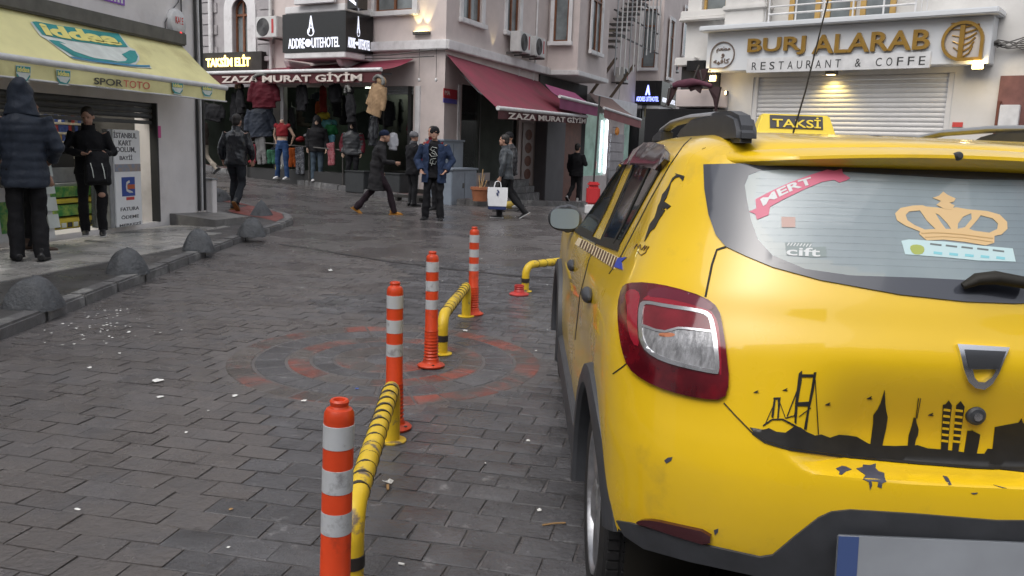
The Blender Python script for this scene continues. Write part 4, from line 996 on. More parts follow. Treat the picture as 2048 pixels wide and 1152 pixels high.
for x in (sxa, sxb-.10): MB().box(x+.0, x+.10, .02, .12, -.3, szt).build('shutter_guide', m_wshut, burj, bevel=.006)
# mouldings
for v, h_, d_ in ((32, .16, .14), (38, .07, .2)):
    z = FB.px(1392, v+6).z; MB().box(bl-.1, FB.px(1512, 40).x, -d_, -.002, z, z+h_).build('moulding', m_cream, burj, bevel=.02)
z = FB.px(1392, 118).z; MB().box(bl-.12, FB.px(1400, 110).x, -.22, -.002, z-.16, z+.02).build('moulding', m_cream, burj, bevel=.02)
p0_, p1_ = FB.px(1452, 30, -.3).x, FB.px(1530, 30, -.3).x
MB().box(p0_, p1_, -.35, -.003, szt+1.0, 11).build('pier', m_cream, burj, bevel=.015)
MB().box(p0_-.05, p1_+.05, -.40, -.003, FB.px(1480, 20, -.35).z, FB.px(1480, 10, -.35).z).build('moulding', m_cream, burj, bevel=.02)
# balcony doors behind the railing
for i, (u0, u1) in enumerate(((1580, 1642), (1652, 1712), (1722, 1792))):
    x0_, x1_ = FB.px(u0, 20, -.02).x, FB.px(u1, 20, -.02).x; wz = FB.px(1700, 52, -.02).z
    w_ = empty('balcony_door', None); w_.parent = burj; w_.matrix_local = T((x0_+x1_)/2, -.02, wz-.5); hw_ = (x1_-x0_)/2
    for a, b, c, d in ((-hw_, -hw_+.10, 0, 2.6), (hw_-.10, hw_, 0, 2.6), (-hw_+.1, hw_-.1, 2.4, 2.6), (-hw_+.1, hw_-.1, 0, .3)): MB().box(a, b, -.05, 0, c, d).build('frame', m_ochre, w_)
    MB().box(-hw_+.1, hw_-.1, -.02, -.005, .3, 2.4).build('pane', m_pane, w_)
SD = .38
a0, a1 = FB.px(1410, 150, -SD), FB.px(1978, 119, -SD); s_top = FB.px(1410, 66, -SD).z; zb = (a0.z+a1.z)/2
bal = thing('balcony_railing', FB, 0, 0, 0, 'white balcony railing above the restaurant sign', 'railing')
bz = FB.px(1700, 40, -SD-.02).z; rx0, rx1 = FB.px(1536, 30, -.4).x, FB.px(1830, 10, -.4).x
for k, v in enumerate((38, 18, 2, -20)):
    z = FB.px(1690, v, -SD+.02).z; MB().tube([(rx0, -SD+.02, z), (rx1, -SD+.02, z)], .016 if k != 1 else .02, 8).build('rail', m_wmetal, bal, smooth=.9)
for k in range(6):
    x = rx0+(rx1-rx0)*k/5; MB().tube([(x, -SD+.02, s_top-.05), (x, -SD+.02, s_top+1.35)], .018, 8).build('post', m_wmetal, bal, smooth=.9)
for x in (rx0, rx1):
    for dx in (.0, .09, .18):
        MB().tube([(x-(dx if x == rx0 else -dx), -SD+.05+.1*dx, s_top-.05), (x-(dx if x == rx0 else -dx), -SD+.05, s_top+1.35)], .010, 6).build('bar', m_wmetal, bal, smooth=.9)
# sign
sg = thing('restaurant_sign', FB, a0.x, -SD, zb, 'wide white restaurant sign with gold raised letters over the shutter', 'sign')
SW = a1.x-a0.x; SH = s_top-zb
MB().box(0, SW, 0, SD-.003, 0, SH).build('panel', m_swhite, sg, bevel=.012)
MB().box(-.10, SW+.10, -.22, SD-.004, SH+.002, SH+.11).build('canopy', m_swhite, sg, bevel=.02)
def sx_(u, v=90): return FB.px(u, v, -SD-.02).x-a0.x
def sz_(u, v): return FB.px(u, v, -SD-.02).z-zb
def raised(txt, u0, u1, zlo, zhi, mt, d=.055, bold=.018):
    return fit_text(txt, mt, sx_(u0), sx_(u1), zlo, zhi, -.012, sg, d, bold)
zl0, zl1 = (sz_(1500, 118)+sz_(1850, 94))/2, (sz_(1500, 78)+sz_(1858, 58))/2
raised('BURJ', 1497, 1612, zl0, zl1, m_goldl); raised('ALARAB', 1626, 1860, zl0, zl1, m_goldl)
zs0, zs1 = sz_(1500, 137), sz_(1500, 119)
MB().box(sx_(1494, 130), sx_(1862, 110), -.035, -.0005, -.05, zl0-.035).build('sub_panel', m_wmetal, sg, bevel=.004)
lt_ = 'RESTAURANT&COFFE'; us_ = [i+(1.0 if i > 9 else 0)+(1.0 if i > 10 else 0) for i in range(16)]
for ch, k in zip(lt_, us_):
    x = sx_(1508)+(sx_(1842)-sx_(1508))*k/17.0; fit_text(ch, m_pblack, x, x+.105, .005, zl0-.115, -.036, sg, .003, .0, name='letter')
# arabic roundel at the left
cxm, czm = sx_(1445, 108), sz_(1445, 110)
def arch_outline(r, n=22):
    return [(-r, -r), (r*.2, -r)] + [(r*math.cos(a), r*math.sin(a)) for a in [R(-70)+R(250)*i/n for i in range(n+1)]]
def ringp(o, i_, y0, y1, Mx, name, mt, par):
    m = MB(); n_ = len(o); V = [(p[0], y0, p[1]) for p in o]+[(p[0], y0, p[1]) for p in i_]+[(p[0], y1, p[1]) for p in o]; F = []
    for k in range(n_): q_ = (k+1) % n_; F += [(k, q_, n_+q_, n_+k), (k, 2*n_+k, 2*n_+q_, q_)]
    m.add(V, F, Mx); return m.build(name, mt, par)
rA = .27
ringp(arch_outline(rA), arch_outline(rA*.93), -.03, -.001, T(cxm, 0, czm), 'roundel_rim', mat('roundel_brown', (.14, .10, .08), .5), sg)
m_br = MATS['roundel_brown']
def arab(txt, x0, x1, z0, z1): return fit_text(txt, m_br, x0, x1, z0, z1, -.002, sg, .012, .02)
arab('\ufee2\ufecc\ufec4\ufee3', cxm-.15, cxm+.16, czm+.05, czm+.17); arab('\u0648', cxm-.03, cxm+.04, czm-.06, czm+.03); arab('\ufeea\ufef4\ufed3\ufe8e\ufedb', cxm-.2, cxm+.16, czm-.19, czm-.07)
# gold emblem at the right
cxe, cze = sx_(1926, 80), sz_(1926, 82); rE = .335
def dome(r): return [(r, -r), (-r*.2, -r)] + [(r*math.cos(a), r*math.sin(a)) for a in [R(-110)-R(250)*i/22 for i in range(23)]]
ringp(dome(rE), dome(rE*.84), -.07, -.001, T(cxe, 0, cze), 'emblem_rim', m_goldl, sg)
MB().prism(dome(rE*.84), -.02, -.001, 'y', T(cxe, 0, cze)).build('emblem_back', mat('emblem_pale', (.50, .45, .40), .5), sg)
MB().box(cxe-.055, cxe+.025, -.07, -.021, cze-rE*.86, cze+rE*.80).build('emblem_bar', m_goldl, sg, bevel=.008)
m = MB()
for k in range(6): m.tube([(cxe+.03, -.03, cze-rE*.8+.10*k), (cxe+.12, -.03, cze-rE*.6+.09*k), (cxe+.16+.015*k, -.03, cze-rE*.25+.07*k)], .016, 6)
for k in range(5): m.tube([(cxe-.06, -.03, cze-rE*.5+.12*k), (cxe-.14-.02*k, -.03, cze-rE*.3+.10*k)], .010, 6)
m.build('emblem_feather', m_goldl, sg, smooth=.9)
# lamps
def flood(u, v, y, lab, aim, e, body=m_rust, size=.10):
    p = FB.px(u, v, y); t_ = thing('floodlight', FB, p.x, y, p.z, lab, 'floodlight', 'lit floodlights on the restaurant front')
    MB().box(-size, size, -.05, .05, -size*.75, size*.75).build('housing', body, t_, bevel=.01); MB().box(-size*.85, size*.85, -.056, -.0505, -size*.6, size*.6).build('lamp', m_bulb, t_)
    MB().tube([(0, .05, 0), (0, .2, .05), (0, .30, .12)], .014, 6).build('arm', m_rust, t_)
    plight(FB.M @ Vector((p.x, y-.15, p.z)), e, (1, .75, .35), .05); return t_
flood(1427, 157, -.30, 'small lit lamp under the left end of the white sign', None, 5, size=.09); flood(1450, 186, -.16, 'tilted lit spotlight on the cream pier left of the shutter', None, 3.5, size=.06)
flood(1957, 131, -.30, 'bright floodlight under the right end of the white sign', None, 6, size=.10)
p = FB.px(1662, 146, -.16); t_ = thing('downlight', FB, p.x, -.16, p.z, 'lamp under the sign casting a yellow pool on the shutter', 'lamp'); MB().box(-.10, .10, -.06, .10, -.03, .05).build('housing', m_rust, t_, bevel=.01); MB().box(-.07, .07, -.05, .05, -.036, -.031).build('lamp', m_bulb, t_)
spot(FB.M @ T(p.x, -.17, p.z-.06) @ RX(R(20)), 20, (1, .74, .22), R(115), 1.0, .03)
# things on the right of the front
xa, xb_ = FB.px(1994, 220).x, 9.0
z0_, z1_ = FB.px(2015, 300).z, FB.px(2015, 152).z
MB().box(xa, xa+1.8, -.06, -.003, -.2, z1_).build('stone_cladding', mat('brown_stone', (.155, .065, .055), .6, var=.3, vs=6), burj)
xa2, xb2 = FB.px(1998, 240, -.1).x, FB.px(2038, 240, -.1).x
wp_ = thing('white_box', FB, xa2, -.10, FB.px(2015, 262, -.1).z, 'white meter box hanging on the brown stone panel', 'box'); MB().box(0, xb2-xa2, -.08, .035, -.3, FB.px(2015, 210, -.1).z-FB.px(2015, 262, -.1).z).build('box', m_wmetal, wp_, bevel=.01); MB().box(-.04, -.002, -.085, .035, -.32, .5).build('frame', mat('frame_red_brown', (.14, .045, .025), .5, var=.3, vs=5), wp_)
rp_ = thing('red_notice', FB, FB.px(1905, 246, -.01).x, -.003, FB.px(1905, 254).z, 'small red notice plate at the right edge of the white shutter', 'sign'); MB().box(0, .17, -.012, 0, 0, .085).build('plate', m_pred, rp_)
jb = thing('cable_box', FB, FB.px(1990, 80, -.15).x, -.15, FB.px(1990, 92, -.15).z, 'tangle of dark cables at the right end of the white sign', 'cables')
for k in range(7): MB().tube([(-.15, .0, .02*k), (.05, -.03*math.sin(k), .10-.02*k), (.22, .02, .06*math.cos(k*2)), (.40, .05, .12-.03*k), (.9, .12, .3-.08*k)], .012, 6).build('cable', m_rust, jb, smooth=.9)
xk = FB.px(1442, 150).x
MB().box(bl-.02, xk, -.05, -.003, -1, FB.px(1400, 125).z).build('recess_shade_panel', mat('recess_shade_panel', (.028, .027, .028), .7, var=.3, vs=3), burj)  # flat panel; the recess's shade is put into its dark colour
q0_, q1_ = FB.px(1350, 214, -.5), FB.px(1438, 178, -.5)
MB().box(q0_.x, q1_.x, -.5, -.06, q0_.z, q1_.z).build('parapet', m_pink, burj, bevel=.015)
MB().box(q0_.x-.6, q1_.x, -.7, -.06, -1, q0_.z-.05).build('dark_front', m_sblack, burj)
# folded maroon awning on its arms left of the front
FA = Frame((FB.M @ Vector((bl-.1, -.3, 0)))[:2], math.atan2(-.643, .766))
fa2 = empty('folded_awning', FB.M, 'folded maroon awning hanging from bent arms left of the white sign', 'awning')
def fpx(u, v): return FB.px(u, v, -.9)
m_cl = mat('folded_cloth', (.030, .011, .013), .8, var=.3, vs=8)
m_cl2 = mat('folded_pink', (.085, .022, .040), .8, var=.3, vs=8)
MB().tube([fpx(1346, 171), fpx(1356, 168), fpx(1370, 167), fpx(1384, 164), fpx(1400, 165), fpx(1424, 172)], [.03, .05, .055, .05, .045, .03], 10, ry=[.05, .07, .09, .08, .05, .04]).build('cloth', m_cl2, fa2, smooth=.9)
for tri, d_ in (([(1414, 172), (1440, 174), (1436, 196), (1431, 224), (1425, 198)], .0), ([(1336, 176), (1352, 172), (1346, 190), (1334, 212), (1330, 206)], .02), ([(1372, 170), (1402, 168), (1398, 186), (1388, 178), (1378, 182)], .03), ([(1386, 140), (1412, 136), (1408, 158), (1398, 166), (1390, 156)], .05)):
    P_ = [fpx(*q) for q in tri]; V_ = [p+Vector((0, d_+.02*math.sin(i*2), 0)) for i, p in enumerate(P_)]+[p+Vector((0, d_+.06+.02*math.sin(i*2), 0)) for i, p in enumerate(P_)]; n5 = len(P_)
    m = MB(); m.add(V_, [tuple(range(n5))[::-1], tuple(range(n5, 2*n5))]+[(i, (i+1) % n5, n5+(i+1) % n5, n5+i) for i in range(n5)]); m.build('cloth', m_cl, fa2)
for pts in ([(1345, 172), (1380, 168), (1404, 160), (1400, 140)], [(1404, 172), (1418, 160), (1420, 140)], [(1385, 165), (1392, 145), (1398, 130)], [(1342, 170), (1336, 200), (1330, 212)]):
    MB().tube([fpx(*q) for q in pts], .014, 8).build('arm', m_rust, fa2, smooth=.9)
MB().box(FB.px(1378, 130, -.2).x, FB.px(1412, 130, -.2).x, -.3, -.004, FB.px(1390, 142, -.2).z, FB.px(1390, 122, -.2).z).build('bracket', m_sblack, fa2)
# ------------------------------------------------------------------ the taxi
m_yel = mat('taxi_yellow_paint', (.77, .502, .012), .30, coat=.75, var=.06, vs=2.5, col2=(.54, .35, .03), c2s=4.5, c2t=.70, c2w=.10, spec=.4, rvar=.06, crough=.045)
m_blkp = mat('black_plastic', (.042, .045, .052), .50, var=.2, vs=14, bump=.05, bs=200)
m_tyre = mat('tyre_rubber', (.018, .018, .019), .65, var=.3, vs=20, bump=.1, bs=90)
m_rim = mat('alloy', (.42, .43, .45), .34, metal=.8, var=.25, vs=12, col2=(.16, .16, .17), c2s=9, c2t=.6)
m_chrome = mat('chrome', (.80, .81, .83), .24, metal=1.0)
m_frit = mat('glass_black_border', (.055, .060, .075), .12, coat=.5)
m_rglass = mat('rear_glass_mist_reflection', (.30, .365, .39), .26, alpha=.80, coat=.55, var=.16, vs=2.0, col2=(.22, .275, .31), c2s=1.3, c2t=.5)  # mist, with hazy sky and cabin reflections put into the pale colour
m_sglass = mat('side_glass', (.02, .028, .03), .04, alpha=.62, spec=.6)
m_inter = mat('car_interior', (.03, .03, .032), .8)
m_seat = mat('seat_fabric', (.05, .055, .06), .9, var=.3, vs=30)
m_lampred = mat('lamp_red', (.085, .005, .010), .12, coat=.8, var=.55, vs=6, spec=.5, col2=(.25, .008, .016), c2s=4, c2t=.62, c2w=.12)
m_lampbr = mat('lamp_bright_red', (.30, .012, .028), .12, coat=1.0, spec=.6)
m_lamppur = mat('lamp_purple_red', (.14, .012, .03), .10, coat=1.0, spec=.6)
m_lampclr = mat('lamp_clear', (.30, .305, .32), .2, metal=.3, coat=.8, var=.55, vs=70, stretch=(1, 1, .06), bump=.25, bs=90)
m_refl = mat('reflector_red', (.05, .006, .010), .25, coat=.6)
m_black = mat('decal_black', (.018, .017, .016), .45, var=.3, vs=25)
m_gap = mat('panel_gap', (.012, .010, .006), .7)
m_chip = mat('bare_bumper_plastic', (.055, .058, .085), .5, var=.2, vs=30)
m_visor = mat('wind_deflector', (.035, .026, .03), .08, coat=.4, alpha=.93)
m_white = mat('sticker_white', (.60, .62, .63), .4)
m_pink = mat('sticker_pink', (.56, .11, .19), .4)
m_gold = mat('sticker_gold', (.66, .46, .23), .35)
m_blue = mat('sticker_blue', (.03, .06, .42), .4)
m_brown = mat('checker_brown', (.10, .045, .015), .4)
m_cream = mat('checker_cream', (.72, .60, .40), .4)

CARM = T(1.126, 2.56, 0) @ RZ(-.0107)
taxi = empty('taxi', CARM, 'yellow taxi hatchback with a city skyline decal on its tailgate', 'taxi')
CMi = CARM.inverted()
# rows of the body from the sill to the roof: rear y, rear z, half width, side z, front y, front z, rear corner length, exponent, front corner length, exponent
ROWS = [
 (-.60, .24, .79, .24, 3.22, .20, .50, 2.8, .60, 2.6), (-.66, .30, .835, .29, 3.32, .27, .50, 2.8, .60, 2.6), (-.705, .40, .852, .40, 3.38, .40, .52, 2.8, .62, 2.6),
 (-.735, .50, .858, .50, 3.40, .50, .52, 2.8, .62, 2.6), (-.748, .60, .862, .60, 3.40, .60, .53, 2.8, .62, 2.6), (-.745, .68, .865, .68, 3.39, .66, .53, 2.8, .62, 2.6),
 (-.732, .74, .866, .74, 3.38, .70, .53, 2.8, .62, 2.6), (-.715, .80, .866, .80, 3.36, .74, .53, 2.8, .62, 2.6), (-.695, .88, .864, .87, 3.32, .78, .53, 2.8, .62, 2.6),
 (-.672, .965, .858, .93, 3.24, .82, .53, 2.8, .62, 2.6), (-.658, 1.00, .852, .965, 2.95, .90, .53, 2.8, .55, 2.8), (-.636, 1.045, .84, 1.00, 2.45, .965, .52, 2.8, .45, 3.),
 (-.612, 1.10, .818, 1.05, 2.02, 1.02, .50, 2.8, .40, 3.), (-.578, 1.16, .792, 1.11, 1.90, 1.08, .49, 2.8, .40, 3.), (-.522, 1.25, .755, 1.20, 1.73, 1.17, .47, 2.8, .40, 3.),
 (-.468, 1.335, .722, 1.295, 1.53, 1.27, .44, 2.8, .40, 3.), (-.425, 1.40, .690, 1.385, 1.28, 1.37, .42, 2.8, .40, 3.), (-.40, 1.43, .668, 1.432, 1.08, 1.425, .40, 2.8, .40, 3.),
 (-.385, 1.452, .63, 1.462, .95, 1.458, .38, 2.7, .40, 2.8), (-.37, 1.468, .565, 1.484, .85, 1.478, .36, 2.6, .40, 2.7), (-.33, 1.480, .44, 1.498, .75, 1.495, .34, 2.5, .4, 2.5), (-.2, 1.49, .25, 1.503, .6, 1.505, .3, 2.3, .4, 2.3), (.1, 1.503, .02, 1.508, .4, 1.508, .1, 2, .1, 2)]
A_ = np.array(ROWS); NV = 150
# parameter along the rows: dense near the tailgate foot
sarr = np.concatenate([[0], np.cumsum(np.linalg.norm(np.diff(A_[:, [0, 1, 2, 3]], axis=0), axis=1))])
def catmull(A, s, q):
    i = int(np.clip(np.searchsorted(s, q) - 1, 0, len(s) - 2)); t = (q - s[i]) / (s[i+1] - s[i])
    def tang(k):
        if k == 0: return (A[1]-A[0])/(s[1]-s[0])
        if k == len(s)-1: return (A[-1]-A[-2])/(s[-1]-s[-2])
        return (A[k+1]-A[k-1])/(s[k+1]-s[k-1])
    h = s[i+1]-s[i]; m0, m1 = tang(i)*h, tang(i+1)*h
    return (2*t**3-3*t*t+1)*A[i] + (t**3-2*t*t+t)*m0 + (-2*t**3+3*t*t)*A[i+1] + (t**3-t*t)*m1
qs = np.unique(np.concatenate([np.linspace(0, sarr[-1], NV), np.linspace(sarr[4], sarr[8], 50)]))
NR, NS_, NF = 84, 70, 24
def hatch_zb(x):
    x = abs(x)
    return .722 + .02*x*x + (sst(.40, .66, x))*.16
def half_loop(rw):
    yr, zr, w, zs, yf, zf, Lr, nr, Lf, nf = rw; pts = []
    nr = max(nr, 1.6); nf = max(nf, 1.6); w = max(w, .003)
    for i in range(NR):
        t = math.pi/2*i/NR; x = w*math.sin(t)**(2/nr); y = yr + Lr*(1-max(0, math.cos(t))**(2/nr)); pts.append((x, y, zr + (zs-zr)*sst(0, 1, (y-yr)/Lr)))
    ya, yb = yr+Lr, yf-Lf
    for i in range(NS_): pts.append((w, ya+(yb-ya)*i/NS_, zs))
    for i in range(NF+1):
        t = math.pi/2*(1-i/NF); x = w*math.sin(t)**(2/nf); y = yf - Lf*(1-max(0, math.cos(t))**(2/nf)); pts.append((x, y, zs + (zf-zs)*sst(0, 1, 1-(yf-y)/Lf)))
    out = []
    for x, y, z in pts:
        if y < -.15:                                   # the tailgate lies behind the bumper shelf
            zb = hatch_zb(x); k = sst(zb-.012, zb+.006, z) * (1-sst(.74, 1.0, z)); y += .088*k*(1-sst(.28, .50, abs(x)))
        # plan taper towards nose and tail, door crease
        tp = 1 - .035*max(0, (y-2.2)/1.2)**2 - .018*max(0, (.3-y)/1.0)**2
        if .0 < y < 2.6: x -= .010*math.exp(-((z-.70)/.10)**2)
        out.append((x*tp, y, z))
    return out
loops = [half_loop(catmull(A_, sarr, q)) for q in qs]
nl = len(loops[0])
SV = [(-x, y, z) for lp in loops for x, y, z in lp]; SF = [(j*nl+i, j*nl+i+1, (j+1)*nl+i+1, (j+1)*nl+i) for j in range(len(loops)-1) for i in range(nl-1)]
n0 = len(SV); SV2 = SV + [(-x, y, z) for x, y, z in SV]; SF2 = SF + [(d+n0, c+n0, b+n0, a+n0) for a, b, c, d in SF]
bvh = BVHTree.FromPolygons([Vector(p) for p in SV2], SF2)
CO = CMi @ Vector((0, 0, CAMH)); C3 = CMi.to_3x3()
def hit(u, v, off=0.0):
    d = (C3 @ ray(u, v)).normalized(); p, n, i, t = bvh.ray_cast(CO, d)
    if p is None:
        p, n, i, t = bvh.find_nearest(CO + d*2.4)
    if n.dot(d) > 0: n = -n
    return p + n*off
def hits(u, v, off=0.0): return hit(u, v, off)
def skin(name, px, faces, mtl, off, thick=.002, parent=None, mirror=False, smooth=True, fold=False, edge=True):
    """a sheet lying on the body: top face at height off above the paint, skirt down to the paint"""
    used = sorted({i for f in faces for i in f}); mp = {o: k for k, o in enumerate(used)}
    Pt = [hit(*px[i], off) for i in used]; Pb = [hit(*px[i], off - thick) for i in used]
    F = [tuple(mp[i] for i in f) for f in faces]
    cnt = {}
    for f in F:
        for a, b in zip(f, f[1:]+f[:1]): cnt[(a, b)] = 1
    bord = [(a, b) for (a, b) in cnt if (b, a) not in cnt]
    k = len(used); V = Pt + Pb; FF = list(F)
    if edge: FF += [(b, a, a+k, b+k) for a, b in bord]
    if fold:
        n = len(V); V = V + [Vector((-p.x, p.y, p.z)) for p in V]; FF = FF + [tuple(i+n for i in reversed(f)) for f in FF]
    me = bpy.data.meshes.new(name); me.from_pydata([tuple(p) for p in V], [], FF); me.materials.append(mtl)
    bm = bmesh.new(); bm.from_mesh(me)
    bmesh.ops.delete(bm, geom=[v_ for v_ in bm.verts if not v_.link_faces], context='VERTS')
    if fold: bmesh.ops.remove_doubles(bm, verts=[v_ for v_ in bm.verts if abs(v_.co.x) < .004], dist=6e-3)
    bm.normal_update()
    s = sum((f.calc_center_median()-Vector((0, 1.3, .8))).dot(f.normal)*f.calc_area() for f in bm.faces)
    if s < 0: bmesh.ops.reverse_faces(bm, faces=bm.faces)
    for f in bm.faces: f.smooth = smooth
    for e in bm.edges:
        if len(e.link_faces) == 2 and e.calc_face_angle(0) > .9: e.smooth = False
    bm.to_mesh(me); bm.free()
    o = link(name, me, parent or taxi)
    if mirror:
        o2 = o.copy(); o2.data = o.data.copy(); COL.objects.link(o2); o2.parent = parent or taxi
        o2.data.transform(Matrix.Diagonal((-1, 1, 1, 1))); o2.data.flip_normals()
    return o
def patch(name, poly, mtl, off=.002, thick=.003, step=14, holes=(), **k):
    px, fs = tri_px(poly, step, holes); return skin(name, px, fs, mtl, off, thick, **k)
def pstrip(name, pts, wpx, mtl, off=.0015, step=10, **k):
    d = []
    for a, b in zip(pts, pts[1:]):
        n = max(1, int(math.hypot(b[0]-a[0], b[1]-a[1])/step)); d += [(a[0]+(b[0]-a[0])*i/n, a[1]+(b[1]-a[1])*i/n) for i in range(n)]
    d.append(pts[-1]); px = []; fs = []
    for i, p in enumerate(d):
        a, b = d[max(0, i-1)], d[min(len(d)-1, i+1)]; tx, ty = b[0]-a[0], b[1]-a[1]; L = math.hypot(tx, ty) or 1
        px += [(p[0]-ty/L*wpx/2, p[1]+tx/L*wpx/2), (p[0]+ty/L*wpx/2, p[1]-tx/L*wpx/2)]
    fs = [(2*i, 2*i+1, 2*i+3, 2*i+2) for i in range(len(d)-1)]
    return skin(name, px, fs, mtl, off, .001, **k)
def ptext(name, txt, mtl, x0, y0, x1, y1, hpx, off=.0035, bend=0.0, bold=0.02, parent=None):
    """lettering on the body: baseline from (x0,y0) to (x1,y1), hpx high"""
    me = text_mesh(txt, mtl, 1.0, 0, bold); co = np.empty(len(me.vertices)*3, np.float32); me.vertices.foreach_get('co', co); co = co.reshape(-1, 3)
    a, b = co.min(0), co.max(0); q = (co-a)/np.maximum(b-a, 1e-6); L = math.hypot(x1-x0, y1-y0); tx, ty = (x1-x0)/L, (y1-y0)/L
    px = [(x0+tx*L*p[0]+ty*hpx*p[1], y0+ty*L*p[0]-tx*hpx*p[1]-bend*4*p[0]*(1-p[0])) for p in q]
    fs = [tuple(f.vertices) for f in me.polygons]; bpy.data.meshes.remove(me)
    return skin(name, px, fs, mtl, off, .001, parent=parent, edge=False)

# outlines as they lie on the body
REARGL = [(1408, 330), (1700, 326), (1968, 342), (1964, 606), (1800, 590), (1640, 561), (1545, 535), (1490, 512), (1452, 494), (1432, 470), (1418, 430), (1410, 380)]
# side windows as (y, z) on the flank
WIN_R = [(.64, 1.083), (.40, 1.103), (.155, 1.12), (.125, 1.20), (.05, 1.30), (-.02, 1.392), (.10, 1.402), (.62, 1.405), (.655, 1.39)]
WIN_F = [(1.70, 1.03), (1.30, 1.050), (.95, 1.067), (.92, 1.10), (.86, 1.39), (.88, 1.402), (1.0, 1.385), (1.18, 1.32), (1.42, 1.21), (1.60, 1.11)]
def car_px(p):
    wv = CARM @ p - Vector((0, 0, CAMH)); d = wv.dot(_fw); return (1024 + FPX*wv.dot(_ri)/d, 576 - FPX*wv.dot(_up)/d)
def shrink(poly, d):
    cx = sum(p[0] for p in poly)/len(poly); cy = sum(p[1] for p in poly)/len(poly)
    return [(cx+(x-cx)*d, cy+(y-cy)*d) for x, y in poly]
UNDER = [(1180, 1050), (1252, 1062), (1290, 1088), (1380, 1113), (1520, 1143), (1700, 1172), (2400, 1230), (2400, 1900), (1000, 1900)]
def is_hole(p):
    q = Vector((-abs(p.x), p.y, p.z)); u, v = car_px(q)
    if q.y < -.1 and q.z > 1.09 and inpoly((u, v), REARGL_IN): return True
    if q.x < -.55 and 1.0 < q.z < 1.42 and (inpoly((q.y, q.z), shrink(WIN_R, .90)) or inpoly((q.y, q.z), shrink(WIN_F, .90))): return True
    if q.y > 1.1 and 1.09 < q.z < 1.40 and abs(q.x) < .60 - .25*(q.z-1.09): return 'w'
    if q.y < -.28 and q.z < .48 and inpoly((u, v), UNDER): return True
    for yc in (0, 2.585):
        if (p.y-yc)**2 + (p.z-.325)**2 < .375**2 and abs(p.x) > .55 and p.z < .75: return True
    return False
REARGL_IN = [(1520, 345), (1700, 345), (1968, 360), (1966, 570), (1800, 560), (1640, 520), (1545, 480), (1505, 420)]
kb = MB(); kb.v = list(SV2); wsf = []
for f in SF2:
    c = sum((Vector(SV2[i]) for i in f), Vector())/4; h_ = is_hole(c)
    if h_ == 'w': wsf.append(f)
    elif not h_: kb.f.append(f); kb.m.append(0)
body = kb.build('body', m_yel, taxi, smooth=.55, merge=True)
wk = MB(); wk.v = list(SV2); wk.f = wsf; wk.m = [0]*len(wsf)
wo = wk.build('windscreen', m_sglass, taxi, smooth=.6, merge=True)
def clean(o):
    bm = bmesh.new(); bm.from_mesh(o.data); bmesh.ops.delete(bm, geom=[v_ for v_ in bm.verts if not v_.link_faces], context='VERTS'); bm.to_mesh(o.data); bm.free()
clean(body); clean(wo)
# glass
def mpx(pt):
    p = hit(*pt); return car_px(Vector((-p.x, p.y, p.z)))
def both(left, top_c, bot_c):
    """left outline runs from the bottom middle over the left to the top middle; its mirror closes it"""
    return left + [mpx(q) for q in reversed(left)]
RGL = [(1930, 604), (1800, 590), (1640, 561), (1545, 535), (1490, 512), (1452, 494), (1432, 470), (1418, 430), (1410, 380), (1408, 330), (1560, 327), (1700, 328), (1930, 341)]
GIL = [(1930, 561), (1850, 557), (1700, 552), (1610, 539), (1545, 512), (1516, 480), (1502, 440), (1494, 400), (1490, 372), (1498, 352), (1520, 343), (1560, 341), (1700, 346), (1930, 360)]
RG, GI = both(RGL, 0, 0), both(GIL, 0, 0)
frit = patch('rear_window', RG, m_frit, .004, .008, 16, [GI])
gl = patch('glass', GI, m_rglass, .0035, .004, 16, parent=frit)
m_heat = mat('heater_line', (.22, .27, .29), .4, alpha=.12)
for k in range(13):
    v = 362+14*k; pstrip('heater_line', [(1512 if k < 8 else 1512+9*(k-7), v-3), (1700, v), (1930, v+9), (2070, v+12)], .8, m_heat, off=.0045, step=20, parent=frit)
def flank(name, poly, mtl, off, thick=.006, step=.05, holes=(), parent=None):
    """a sheet on the car's side, outline given as (y, z)"""
    px_, fs_ = tri_px(poly, step, holes); used = sorted({i for f in fs_ for i in f}); mp = {o: k for k, o in enumerate(used)}; Pt, Pb = [], []
    for i in used:
        y, z = px_[i]; p, n, _, _ = bvh.ray_cast(Vector((-2, y, z)), Vector((1, 0, 0)))
        if n.x > 0: n = -n
        Pt.append(p+n*off); Pb.append(p+n*(off-thick))
    F = [tuple(mp[i] for i in f) for f in fs_]; cnt = {(a, b) for f in F for a, b in zip(f, f[1:]+f[:1])}; k = len(used)
    FF = F+[(b, a, a+k, b+k) for a, b in cnt if (b, a) not in cnt]
    out = []
    for sx in (1, -1):
        me = bpy.data.meshes.new(name); me.from_pydata([(p.x*sx, p.y, p.z) for p in Pt+Pb], [], FF); me.materials.append(mtl)
        bm = bmesh.new(); bm.from_mesh(me); bm.normal_update()
        if sum((f.calc_center_median().x)*f.normal.x*f.calc_area() for f in bm.faces) < 0: bmesh.ops.reverse_faces(bm, faces=bm.faces)
        for f in bm.faces: f.smooth = True
        for e in bm.edges:
            if len(e.link_faces) == 2 and e.calc_face_angle(0) > .9: e.smooth = False
        bm.to_mesh(me); bm.free(); out.append(link(name, me, (parent[0 if sx == 1 else 1] if parent else taxi)))
    return out
for WP in (WIN_R, WIN_F):
    inner = shrink(WP, .86); so = flank('side_window', WP, m_gap, .004, .008, .05, [inner]); flank('glass', inner, m_sglass, .003, .003, .05, parent=so)
flank('window_bar', [(.30, 1.11), (.27, 1.11), (.19, 1.39), (.22, 1.395)], m_gap, .006, .006)
flank('belt_seal', [(1.72, 1.015), (1.30, 1.035), (.62, 1.075), (.13, 1.112), (.14, 1.128), (.64, 1.092), (1.30, 1.052), (1.72, 1.032)], m_gap, .006, .006)
